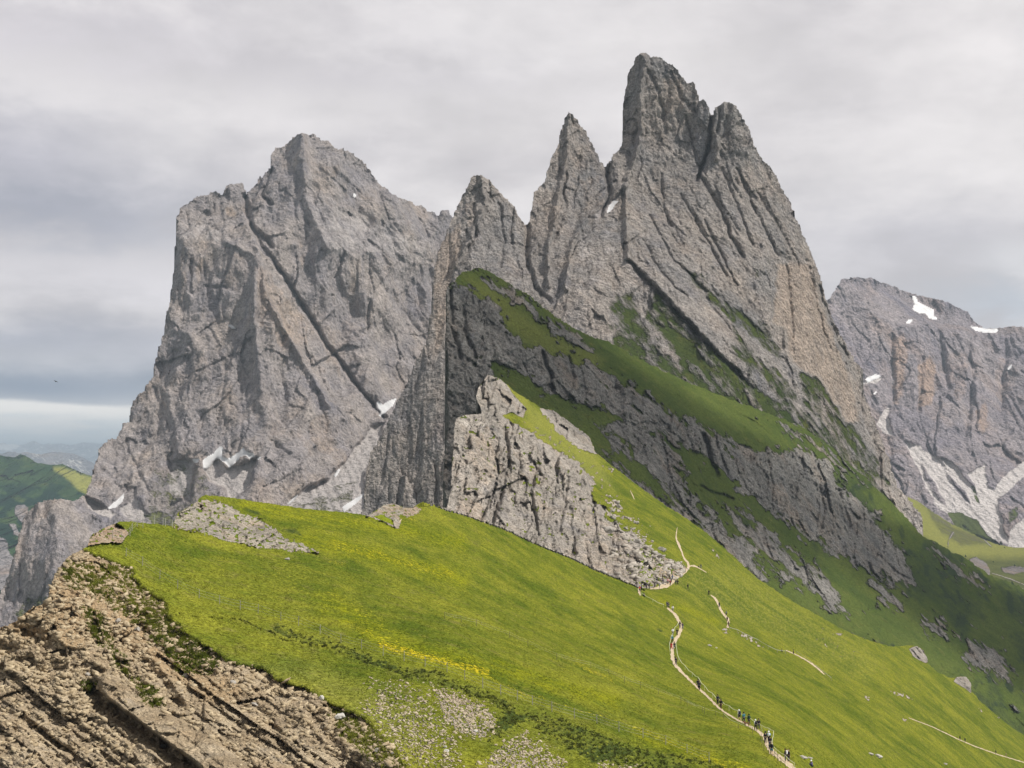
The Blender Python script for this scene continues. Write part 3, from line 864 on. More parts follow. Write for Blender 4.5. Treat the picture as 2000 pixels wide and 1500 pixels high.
    grass = 0.42 * L.pm([(290, 910), (390, 900), (420, 960), (500, 1000), (620, 960), (700, 930), (700, 1000), (480, 1080), (280, 1060)], 14, 20) + 0.5 * L.pm([(60, 1160), (130, 1160), (100, 1210), (50, 1220), (20, 1200)], 8, 14)
    grass = np.maximum(grass, 0.6 * L.pm([(280, 1000), (330, 1000), (350, 1030), (300, 1040)], 5, 8))
    q = quads_from(L.sd)
    cls = np.zeros(q.shape, int)
    snows = [("large snow patch with two peaks in the hollow above the green crest", [(396, 917), (397, 897), (407, 891), (418, 885), (427, 874), (436, 873), (434, 881), (434, 892), (446, 896), (455, 891), (466, 883), (477, 874), (480, 883), (495, 886), (497, 892), (488, 897), (481, 889), (470, 891), (460, 902), (449, 915), (442, 906), (427, 895), (418, 900), (410, 912), (403, 917)]),
             ("small snow patch just left of the large two-peaked one", [(374, 896), (390, 896), (384, 905), (377, 902)]),
             ("tiny snow tip just right of the large two-peaked snow patch", [(500, 896), (511, 890), (506, 897)]),
             ("triangular snow patch where the long diagonal gully ends", [(736, 783), (748, 790), (760, 783), (775, 778), (768, 792), (750, 808), (740, 815), (744, 802), (735, 798)]),
             ("narrow steep snow patch low on the left shoulder", [(210, 992), (225, 980), (243, 963), (240, 978), (228, 990), (216, 993)]),
             ("small snow fleck on the ledge of the left massif", [(443, 633), (455, 636), (461, 642), (452, 641)]),
             ("long snow streak in the scree gully left of the pleated wall", [(652, 928), (664, 912), (662, 922), (655, 934)]),
             ("lower snow streak in the scree above the meadow crest", [(560, 985), (585, 962), (580, 970), (566, 985)]),
             ("snow sliver in the scree chute beside the pleated wall", [(668, 990), (700, 970), (713, 962), (700, 980), (672, 1000)]),
             ("snow dot high on the summit face of the left massif", [(692, 378), (696, 380), (694, 386), (690, 383)])]
    snw = np.zeros(L.shape)
    for lb, p in snows: snw = np.maximum(snw, L.pm(p, 3, 1.0))
    D = D * (1 - snw) + blur(D, 5) * snw
    names = ["left_mountain"]
    for k, (lb, p) in enumerate(snows):
        cls[qavg(L.pm(p, 1.0, 1.0)) > 0.4] = k + 1; names.append("snow_patch")
    mat = terrain_mat("left_massif_rock", 1.6, (0.29, 0.270, 0.282), (0.40, 0.355, 0.33), warm=(0.44, 0.345, 0.27), pale=(0.50, 0.465, 0.45), dark=(0.13, 0.125, 0.15),
                      gA=(0.13, 0.145, 0.06), gB=(0.17, 0.18, 0.08), bump=1.0, streak=0.3, speck=0.8, rough=0.75)
    ob = emit(L, D, q, cls, names, [stack4(L.shape, grass, warm, np.maximum(scree * 0.8, lightp), dark), stack4(L.shape)], [mat] + [SNOW] * len(snows), back=350)
    tag(ob[0], "broad grey limestone massif with a blunt summit on the left", "mountain", kind='structure')
    for k, (lb, p) in enumerate(snows):
        if k + 1 in ob: tag(ob[k + 1], lb, "snow patch", "snow patches on the mountains")


build_left_massif()


# ------------------------------------------------------------------ the towers (C)
def build_towers():
    sil = [(704, 1040), (706, 1000), (712, 985), (714, 930), (722, 890), (745, 850), (768, 800), (790, 760), (815, 700), (832, 670), (838, 640), (843, 600), (846, 560), (847, 530), (854, 495), (866, 470), (878, 440),
           (890, 410), (896, 396), (912, 368), (922, 348), (930, 343), (942, 343), (955, 352), (966, 364), (976, 376), (990, 390), (1002, 400), (1016, 424), (1026, 440), (1033, 438), (1038, 410), (1042, 385), (1046, 372),
           (1062, 356), (1068, 340), (1074, 315), (1090, 285), (1096, 255), (1104, 230), (1110, 219), (1118, 222), (1128, 236), (1146, 260), (1156, 282), (1168, 305), (1178, 325), (1185, 328), (1188, 316), (1194, 312),
           (1200, 300), (1215, 285), (1218, 250), (1218, 220), (1218, 190), (1226, 160), (1228, 140), (1236, 125), (1244, 108), (1252, 101), (1264, 105), (1272, 112), (1292, 113), (1300, 120), (1315, 128),
           (1330, 146), (1340, 160), (1350, 166), (1353, 160), (1357, 166), (1360, 180), (1366, 196), (1374, 194), (1380, 200), (1386, 218), (1392, 226), (1396, 212), (1405, 207), (1414, 199), (1426, 200), (1437, 207),
           (1446, 222), (1456, 240), (1464, 254), (1467, 268), (1480, 300), (1492, 314), (1504, 326), (1516, 344), (1526, 366), (1542, 394), (1560, 440), (1576, 474), (1590, 508), (1604, 550), (1614, 588), (1626, 622),
           (1642, 655), (1658, 686), (1672, 708), (1686, 722), (1682, 735), (1676, 748), (1690, 780), (1706, 815), (1722, 860), (1738, 905), (1752, 950), (1766, 965), (1785, 988), (1800, 1008), (1803, 1030), (1801, 1046), (1790, 1060),
           (1760, 1100), (1500, 1100), (1200, 900), (1000, 800), (960, 900), (950, 1060), (704, 1060)]
    L = Layer((690, 92, 1812, 1100), 2.0, 51)
    L.silhouette(sil, 5, 3.0, scale=12)
    anch = [(940, 343, 1130), (1025, 440, 1190), (1115, 220, 1240), (1185, 325, 1300), (1255, 105, 1260), (1390, 225, 1270), (1415, 200, 1220), (1530, 370, 1230), (1600, 530, 1240), (1680, 720, 1260), (1760, 960, 1240),
            (1800, 1050, 1200), (850, 500, 1110), (715, 980, 985), (880, 950, 960), (870, 700, 1020), (1000, 560, 1020), (1220, 500, 1090), (1227, 650, 980), (1400, 700, 1010), (1500, 600, 1100), (1560, 800, 1060), (1700, 950, 1130), (1130, 450, 1130)]
    N = [
        ([(840, 350), (935, 343), (945, 420), (900, 500), (850, 560)], -38, 12),          # left tooth
        ([(935, 343), (1030, 440), (1020, 560), (960, 540), (920, 480), (945, 420)], 22, 16),
        ([(835, 520), (905, 500), (885, 560), (872, 700), (835, 700)], -16, 8),
        ([(1030, 440), (1110, 220), (1108, 300), (1090, 400), (1070, 520), (1030, 560)], -35, 12),   # middle tooth
        ([(1110, 220), (1185, 325), (1150, 370), (1120, 420), (1095, 400), (1108, 300)], 20, 18),
        ([(1140, 310), (1190, 330), (1190, 380), (1150, 430), (1120, 470), (1110, 430)], -20, -8, 8),
        ([(1120, 440), (1195, 380), (1225, 360), (1225, 560), (1160, 640), (1080, 600), (1100, 500)], -8, 32),   # snow shoulder
        ([(1185, 320), (1215, 285), (1228, 320), (1220, 380), (1190, 390)], -40, 10),
        ([(1218, 120), (1252, 100), (1250, 180), (1253, 260), (1245, 300), (1215, 320)], -48, 8),       # big tower, left flank
        ([(1252, 100), (1300, 118), (1350, 170), (1390, 225), (1330, 230), (1260, 200)], 25, 25),
        ([(1250, 180), (1330, 200), (1340, 280), (1365, 350), (1300, 400), (1250, 330)], 12, 18),
        ([(1328, 215), (1392, 226), (1388, 290), (1366, 350), (1342, 290)], -38, 2, 6),            # dark recess
        ([(1392, 215), (1445, 215), (1450, 290), (1400, 310), (1385, 300)], -5, 18, 6),
        ([(1430, 200), (1520, 350), (1600, 530), (1540, 520), (1470, 380)], 38, 22),
        ([(1366, 340), (1400, 310), (1460, 330), (1560, 520), (1510, 600), (1420, 470)], 20, 22),
        ([(1225, 370), (1300, 400), (1400, 480), (1500, 600), (1480, 640), (1330, 560), (1240, 480)], 14, 26),
        ([(1215, 350), (1250, 380), (1270, 500), (1230, 520), (1218, 420)], 40, 5, 6),
        ([(1230, 500), (1320, 590), (1410, 690), (1480, 740), (1420, 740), (1330, 680), (1250, 600)], -12, -5, 6),   # overhung dark band
        ([(1180, 560), (1260, 590), (1330, 660), (1330, 760), (1230, 720), (1180, 640)], 15, 40),
        ([(1330, 560), (1440, 620), (1540, 720), (1540, 760), (1430, 700)], 30, 50),
        ([(1510, 510), (1600, 510), (1670, 690), (1690, 820), (1640, 820), (1540, 700), (1500, 620)], 12, 4),   # pink wall
        ([(1590, 520), (1690, 720), (1680, 740), (1640, 690), (1600, 600)], 50, 8, 6),
        ([(1540, 700), (1600, 740), (1700, 860), (1760, 960), (1800, 1000), (1700, 960), (1600, 840)], 25, 22),
        ([(1030, 500), (1100, 480), (1130, 600), (1080, 620), (1020, 580)], -15, 25),
        ([(960, 520), (1080, 600), (1180, 660), (1130, 660), (1020, 600)], 5, 30),
        ([(700, 1050), (720, 890), (800, 740), (840, 660), (870, 700), (880, 1000), (880, 1060)], 4, 12),   # pleated wall
    ]
    for i in range(11):                                             # pleats of the grey wall
        u0 = 722 + i * 15.5
        N.append(([(u0 + 8, 700), (u0 + 14, 700), (u0 + 9, 1050), (u0, 1050)], -30 + 14 * (i % 3), 6, 4))
    N.append(([(856, 540), (910, 560), (930, 1060), (852, 1060)], 12, 14, 6))
    D0 = np.exp(L.solve(anch, (12, 20), N))
    X = (L.U - 1000) * D0 / F; Z = (900 - L.V) * D0 / F
    wall = L.pm([(690, 1060), (700, 880), (790, 740), (830, 640), (845, 520), (880, 420), (900, 500), (885, 600), (890, 1060)], 12, 10)
    slab = L.pm([(1230, 340), (1400, 300), (1500, 330), (1620, 600), (1500, 600), (1520, 720), (1420, 700), (1330, 600), (1230, 490)], 25, 15)
    pink = L.pm([(1517, 513), (1577, 513), (1603, 587), (1640, 690), (1668, 760), (1681, 825), (1655, 830), (1603, 743), (1543, 708), (1534, 643), (1508, 630)], 8, 8)
    grass = np.zeros(L.shape)
    for p, k in [([(1190, 600), (1205, 570), (1235, 575), (1250, 620), (1262, 640), (1300, 690), (1240, 680), (1200, 640)], 0.62), ([(1275, 565), (1310, 590), (1400, 690), (1480, 760), (1540, 790), (1500, 800), (1380, 740), (1300, 680), (1260, 620)], 0.68),
                 ([(1335, 530), (1360, 540), (1440, 600), (1500, 640), (1530, 700), (1500, 690), (1440, 640), (1380, 590)], 0.6), ([(1560, 725), (1600, 735), (1650, 800), (1700, 880), (1740, 950), (1700, 930), (1630, 850), (1570, 790)], 0.6),
                 ([(1425, 630), (1480, 690), (1540, 740), (1560, 800), (1500, 760), (1440, 700)], 0.6), ([(1475, 520), (1490, 520), (1486, 545), (1474, 540)], 0.5), ([(1640, 850), (1700, 930), (1790, 1040), (1720, 1030), (1640, 930)], 0.66),
                 ([(1540, 780), (1640, 850), (1720, 950), (1780, 1050), (1700, 1060), (1600, 900)], 0.6), ([(1190, 640), (1330, 700), (1540, 800), (1700, 960), (1800, 1050), (1800, 1100), (1500, 1100), (1200, 800)], 0.72)]:
        grass = np.maximum(grass, k * L.pm(p, 10, 12))
    grass = np.clip(grass + (grass > 0.05) * (0.60 * fbm(*[a / b for a, b in zip(rot(X, Z, -50), (40, 8))], 58, 5) + 0.40 * fbm(*[a / b for a, b in zip(rot(X, Z, -60), (16, 4))], 57, 4) + 0.30 * fbm(X / 8, Z / 8, 59, 4) - 0.06), 0, 1)
    grass *= 1 - pink
    rb = rockrel(X, Z, 26, 51, 82, 2.4, 2.7, 4, 0.8)
    rs = rockrel(X, Z, 18, 52, 114, 3.4, 2.4, 4, 1.0, 0.65)
    rw = rockrel(X, Z, 16, 53, 87, 7.0, 2.4, 4, 1.1)
    rp = rockrel(X, Z, 16, 54, 88, 3.0, 2.7, 3, 0.35, 0.25, 0.15)
    g_ = 1 - 0.6 * sst(grass, 0.3, 0.7)
    D = D0 + g_ * (0.68 * rb * (1 - np.clip(wall + slab + pink, 0, 1)) + (0.42 * rs + 0.36 * rb) * slab * (1 - pink) + 0.5 * rw * wall) + rp * 0.7 * pink
    for pl, w, a in [([(1390, 224), (1388, 262), (1383, 293), (1366, 340), (1360, 352)], 6, 26), ([(1366, 345), (1383, 368), (1409, 410), (1427, 462), (1450, 500)], 6, 14), ([(1340, 225), (1350, 270), (1366, 330)], 5, 9),
                     ([(1227, 509), (1270, 556), (1318, 605), (1360, 650), (1405, 696), (1450, 740)], 6, 16), ([(1185, 325), (1190, 380), (1175, 420)], 7, 24), ([(1030, 440), (1028, 500), (1045, 560), (1075, 590)], 7, 15),
                     ([(1290, 340), (1296, 400), (1310, 440)], 5, 9), ([(1376, 430), (1400, 480), (1440, 560)], 4, 9), ([(1330, 380), (1370, 450), (1420, 540)], 4, 8), ([(1440, 330), (1480, 420), (1520, 500)], 4, 8),
                     ([(1480, 380), (1520, 440), (1560, 520)], 4, 7), ([(1270, 420), (1310, 500), (1380, 570)], 4, 8), ([(1410, 330), (1440, 400), (1470, 480)], 4, 7), ([(1600, 560), (1625, 640), (1655, 700)], 5, 10),
                     ([(1256, 470), (1290, 530), (1340, 580)], 4, 8), ([(1095, 330), (1105, 400), (1080, 480)], 5, 8), ([(925, 400), (930, 460), (905, 500)], 5, 8), ([(975, 400), (985, 470), (975, 520)], 5, 7),
                     ([(1536, 520), (1545, 600), (1550, 660)], 4, 7), ([(1580, 520), (1596, 600), (1620, 680)], 4, 6), ([(1262, 130), (1290, 190), (1300, 260)], 5, 8), ([(1310, 140), (1330, 190), (1360, 220)], 5, 7),
                     ([(880, 560), (878, 660), (886, 760)], 6, 14)]:
        D = D + 0.7 * a * L.lm(pl, w)
    for pl, w, a in [([(1249, 104), (1262, 121), (1250, 176), (1253, 258), (1240, 310), (1222, 360), (1224, 462), (1228, 505)], 8, -12), ([(940, 345), (948, 400), (915, 470), (890, 520)], 8, -9), ([(1112, 222), (1108, 300), (1092, 380), (1072, 480), (1070, 560)], 8, -10),
                     ([(1219, 362), (1180, 395), (1141, 431), (1115, 483), (1105, 560)], 9, -12), ([(1415, 200), (1405, 260), (1400, 310)], 8, -8), ([(1230, 505), (1260, 530), (1320, 595), (1400, 680)], 6, -7)]:
        D = D + a * L.lm(pl, w)
    warm = 0.9 * pink
    for p, k in [([(850, 480), (900, 430), (905, 480), (880, 560), (870, 660), (850, 700), (845, 600)], 0.75), ([(905, 400), (930, 380), (935, 440), (910, 450)], 0.45), ([(1290, 150), (1330, 150), (1340, 210), (1300, 230), (1285, 190)], 0.55),
                 ([(1100, 300), (1130, 300), (1125, 360), (1105, 400), (1095, 360)], 0.4), ([(1060, 400), (1100, 400), (1080, 460), (1060, 470)], 0.5), ([(1130, 350), (1170, 340), (1180, 380), (1140, 420)], 0.5),
                 ([(1225, 360), (1250, 400), (1260, 480), (1230, 480)], 0.35), ([(1620, 700), (1680, 740), (1690, 800), (1650, 820)], 0.5), ([(1640, 880), (1700, 900), (1690, 950), (1650, 930)], 0.3), ([(1410, 240), (1440, 230), (1445, 300), (1410, 300)], 0.35),
                 ([(1560, 780), (1600, 790), (1640, 840), (1620, 860)], 0.35), ([(840, 640), (870, 600), (872, 700), (840, 720)], 0.4)]:
        warm = np.maximum(warm, k * L.pm(p, 6, 8))
    dark = np.zeros(L.shape)  # shade of the recess and under the overhang put into the rock colour
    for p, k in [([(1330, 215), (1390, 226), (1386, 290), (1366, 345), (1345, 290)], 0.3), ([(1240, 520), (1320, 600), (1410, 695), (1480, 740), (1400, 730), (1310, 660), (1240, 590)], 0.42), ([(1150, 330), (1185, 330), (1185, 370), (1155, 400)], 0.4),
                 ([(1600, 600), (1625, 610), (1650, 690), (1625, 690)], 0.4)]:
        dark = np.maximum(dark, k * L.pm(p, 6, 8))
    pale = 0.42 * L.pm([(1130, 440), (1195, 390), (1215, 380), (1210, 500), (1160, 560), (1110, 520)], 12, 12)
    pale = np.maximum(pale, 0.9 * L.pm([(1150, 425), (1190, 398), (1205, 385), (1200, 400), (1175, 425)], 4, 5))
    q = quads_from(L.sd)
    cls = np.zeros(q.shape, int)
    snows = [("small bright snow patch on the shoulder between the spires", [(1198, 391), (1209, 392), (1201, 400), (1197, 408), (1188, 416), (1184, 421), (1188, 408), (1190, 402)])]
    snw = np.zeros(L.shape)
    for lb, p in snows: snw = np.maximum(snw, L.pm(p, 3, 1.0))
    D = D * (1 - snw) + blur(D, 5) * snw
    names = ["rock_towers"]
    for k, (lb, p) in enumerate(snows):
        cls[qavg(L.pm(p, 1.0, 1.5)) > 0.5] = k + 1; names.append("snow_patch")
    mat = terrain_mat("tower_rock", 0.85, (0.27, 0.258, 0.255), (0.385, 0.345, 0.315), warm=(0.42, 0.345, 0.29), pale=(0.50, 0.465, 0.46), dark=(0.10, 0.10, 0.115),
                      gA=(0.045, 0.066, 0.022), gB=(0.078, 0.10, 0.03), bump=1.0, streak=0.5, gsoft=0.2, gamp=1.5)
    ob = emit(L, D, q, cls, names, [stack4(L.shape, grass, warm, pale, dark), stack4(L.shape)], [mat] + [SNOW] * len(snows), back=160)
    tag(ob[0], "jagged grey limestone towers rising steeply in the centre", "mountain", kind='structure')
    for k, (lb, p) in enumerate(snows):
        if k + 1 in ob: tag(ob[k + 1], lb, "snow patch", "snow patches on the mountains")


build_towers()


# ------------------------------------------------------------------ the shaded ledge ridge (B)
def build_ledges():
    sil = [(878, 1060), (874, 1000), (866, 930), (871, 870), (878, 820), (872, 760), (879, 720), (870, 660), (874, 610), (872, 566), (880, 555), (892, 545), (904, 531), (920, 527), (936, 522), (948, 527), (962, 533),
           (985, 548), (1005, 562), (1030, 575), (1050, 590), (1062, 602), (1090, 622), (1120, 640), (1150, 655), (1190, 668), (1230, 690), (1270, 712), (1330, 740), (1400, 770), (1480, 800), (1560, 830), (1620, 870), (1680, 925),
           (1730, 970), (1770, 1010), (1800, 1046), (1830, 1060), (1860, 1080), (1885, 1088), (1900, 1100), (1930, 1122), (1960, 1132), (2000, 1150), (2080, 1175), (2080, 1520), (1900, 1500), (1600, 1300), (1250, 1050), (1000, 1000), (960, 1060)]
    L = Layer((850, 512, 2080, 1520), 2.0, 61)
    L.silhouette(sil, 4, 2.5, scale=14)
    anch = [(873, 600, 760), (935, 522, 830), (1060, 600, 870), (1230, 690, 920), (1400, 770, 960), (1560, 830, 1010), (1730, 970, 1090), (1800, 1045, 1120), (2000, 1140, 1250), (900, 760, 690), (960, 735, 700),
            (1230, 940, 700), (1480, 1140, 745), (1760, 1280, 810), (2000, 1450, 860), (2000, 1300, 980), (870, 900, 700), (1150, 760, 790), (1400, 950, 860), (1600, 1050, 930)]
    rocks = [   # cliff bands: polygon, strength
        ([(860, 690), (925, 700), (958, 728), (965, 790), (900, 840), (860, 840)], 1.0),
        ([(800, 540), (880, 562), (896, 575), (908, 700), (905, 770), (886, 900), (890, 1080), (800, 1080)], 1.0),
        ([(870, 566), (892, 562), (925, 575), (960, 590), (980, 615), (992, 650), (1010, 665), (1040, 680), (1090, 690), (1130, 720), (1180, 745), (1230, 760), (1250, 800), (1200, 800), (1150, 790), (1090, 770), (1060, 765), (1040, 735), (1000, 720), (950, 715),
          (930, 700), (905, 720), (900, 780), (870, 900), (860, 900)], 1.0),
        ([(1090, 690), (1180, 720), (1300, 800), (1400, 845), (1440, 870), (1400, 900), (1330, 870), (1240, 830), (1150, 790)], 0.85),
        ([(1230, 820), (1290, 850), (1330, 900), (1345, 960), (1380, 1000), (1450, 1060), (1500, 1130), (1440, 1110), (1370, 1040), (1310, 970), (1240, 890), (1190, 860), (1170, 830)], 0.8),
        ([(1370, 830), (1430, 880), (1500, 880), (1560, 880), (1620, 900), (1640, 950), (1700, 1000), (1760, 1080), (1780, 1140), (1700, 1110), (1640, 1080), (1560, 1030), (1500, 1000), (1440, 950), (1400, 900)], 1.0),
        ([(1400, 970), (1460, 1000), (1560, 1090), (1590, 1150), (1530, 1130), (1450, 1060)], 0.6),
        ([(935, 525), (960, 533), (1010, 565), (1060, 602), (1110, 640), (1170, 680), (1140, 690), (1060, 640), (1000, 590), (960, 560)], 0.62),
        ([(1480, 800), (1540, 820), (1620, 870), (1700, 950), (1660, 940), (1590, 890)], 0.45),
        ([(1540, 1090), (1600, 1100), (1640, 1160), (1660, 1210), (1610, 1180), (1560, 1140)], 0.55),
        ([(1690, 1130), (1740, 1140), (1760, 1190), (1720, 1180)], 0.55), ([(1790, 1190), (1830, 1210), (1860, 1250), (1820, 1240)], 0.5),
        ([(1880, 1240), (1930, 1260), (1970, 1290), (1980, 1330), (1930, 1320), (1890, 1290)], 0.62), ([(1810, 1060), (1870, 1100), (1930, 1150), (1900, 1150), (1840, 1110)], 0.45),
        ([(900, 715), (930, 705), (960, 730), (950, 760), (905, 775)], 0.9), ([(1140, 870), (1190, 880), (1260, 950), (1320, 1000), (1280, 990), (1200, 940)], 0.6)]
    rock = np.zeros(L.shape)
    for p, k in rocks:
        rock = np.maximum(rock, k * L.pm(p, 20, 22))
    N = [([(870, 560), (900, 565), (905, 700), (870, 800)], 5, 6, 6), ([(890, 560), (960, 590), (990, 650), (960, 700), (920, 690)], 15, 10, 6), ([(905, 535), (1000, 560), (1230, 690), (1560, 830), (1800, 1050), (1760, 1060), (1560, 900), (1300, 800), (1100, 690), (990, 640), (900, 560)], 38, 50),
         ([(960, 720), (1060, 770), (1230, 850), (1300, 930), (1230, 930), (1100, 850), (980, 760)], 38, 48), ([(1400, 1000), (1560, 1050), (1800, 1180), (2080, 1300), (2080, 1460), (1760, 1270), (1480, 1130)], 42, 45)]
    for p, k in rocks:
        if k > 0.78: N.append((p, 18, 4, 8))
    D0 = np.exp(L.solve(anch, (36, 40), N, lam=0.006))
    X = (L.U - 1000) * D0 / F; Z = (900 - L.V) * D0 / F
    dia = fbm(*[a / b for a, b in zip(rot(X, Z, -38), (26, 5))], 71, 5)            # streaks running down to the right
    dia2 = ridged(*[a / b for a, b in zip(rot(X, Z, -42), (60, 9))], 76, 5)
    dia3 = fbm(*[a / b for a, b in zip(rot(X, Z, -48), (13, 2.6))], 77, 5, 0.65)
    vrt = fbm(X / 4.0, Z / 14, 78, 4, 0.6)
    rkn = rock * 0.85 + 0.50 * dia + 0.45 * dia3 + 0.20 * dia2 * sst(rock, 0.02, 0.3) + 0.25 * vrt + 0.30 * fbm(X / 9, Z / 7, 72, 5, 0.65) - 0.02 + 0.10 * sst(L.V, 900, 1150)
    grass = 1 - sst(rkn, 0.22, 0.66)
    rr = rockrel(X, Z, 17, 61, 84, 2.4, 2.6, 4, 0.8)
    rd = rockrel(X, Z, 9, 62, 142, 3.0, 2.5, 3, 0.7)
    rk = 1 - sst(grass, 0.35, 0.75)
    D = D0 + rr * rk * 0.95 + rd * (0.5 + 0.3 * rk) + 3.0 * fbm(X / 30, Z / 20, 63, 5)
    for pl, w, a in [([(1375, 850), (1385, 890), (1400, 930)], 7, 12), ([(880, 570), (882, 640), (900, 700)], 6, 8), ([(905, 600), (912, 660), (930, 700)], 5, 6), ([(1060, 690), (1078, 740), (1080, 760)], 6, 10), ([(1110, 700), (1120, 740)], 6, 8),
                     ([(1370, 950), (1400, 965), (1430, 975)], 5, 8), ([(1500, 900), (1510, 960), (1505, 1000)], 5, 6), ([(1600, 930), (1610, 1000), (1600, 1040)], 5, 6), ([(1640, 960), (1660, 1030)], 5, 6)]:
        D = D + a * L.lm(pl, w)
    warm = 0.5 * L.pm([(1100, 720), (1130, 730), (1130, 760), (1100, 760)], 6, 8) + 0.5 * L.pm([(1490, 940), (1530, 940), (1560, 1000), (1600, 1060), (1530, 1020)], 10, 12) + 0.4 * L.pm([(1600, 960), (1640, 980), (1660, 1060), (1610, 1040)], 10, 12)
    dark = 0.6 * L.pm([(1400, 900), (1440, 920), (1450, 960), (1410, 950)], 5, 10) + 0.5 * L.pm([(1660, 1000), (1720, 1050), (1740, 1110), (1690, 1090), (1660, 1040)], 8, 14) + 0.35 * L.pm([(1600, 900), (1640, 940), (1600, 950)], 8, 8)
    dark += 0.4 * L.pm([(1440, 960), (1500, 1000), (1490, 1010), (1440, 985)], 4, 6)
    pale = 0.45 * L.pm([(900, 590), (960, 600), (985, 640), (940, 640)], 8, 10)
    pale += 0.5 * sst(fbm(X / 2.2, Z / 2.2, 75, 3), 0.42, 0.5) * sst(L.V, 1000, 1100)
    dark_green = 0.55 * sst(fbm(X / 70, Z / 50, 73, 4) + (L.U - 1500) / 1800, -0.1, 0.35) * sst(L.V, 760, 980) + 0.25 * sst(-fbm(X / 12, Z / 9, 74, 4), 0.1, 0.35)  # darker green towards the lower right, plus random patches
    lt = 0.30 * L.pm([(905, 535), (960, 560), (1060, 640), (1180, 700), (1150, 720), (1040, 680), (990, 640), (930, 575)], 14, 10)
    q = quads_from(L.sd)
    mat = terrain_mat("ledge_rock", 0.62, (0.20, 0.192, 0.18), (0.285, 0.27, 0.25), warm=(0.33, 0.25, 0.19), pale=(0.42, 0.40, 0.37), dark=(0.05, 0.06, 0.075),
                      gA=(0.060, 0.088, 0.022), gB=(0.098, 0.125, 0.030), dark_green=(0.038, 0.056, 0.028), bump=1.0, gbump=1.8, gsoft=0.24, gamp=1.6)
    ob = emit(L, D, q, np.zeros(q.shape, int), ["ledge_ridge"], [stack4(L.shape, grass, warm, pale, dark), stack4(L.shape, 0, dark_green, lt)], [mat], back=90)
    tag(ob[0], "shaded green ridge of grass ledges and grey cliff bands below the towers", "ridge", kind='structure')


build_ledges()
# ------------------------------------------------------------------ near ridge (A): meadow, eroded slope, outcrops, spur cliff
NEAR = {}
CRACK = (simple_mat,)


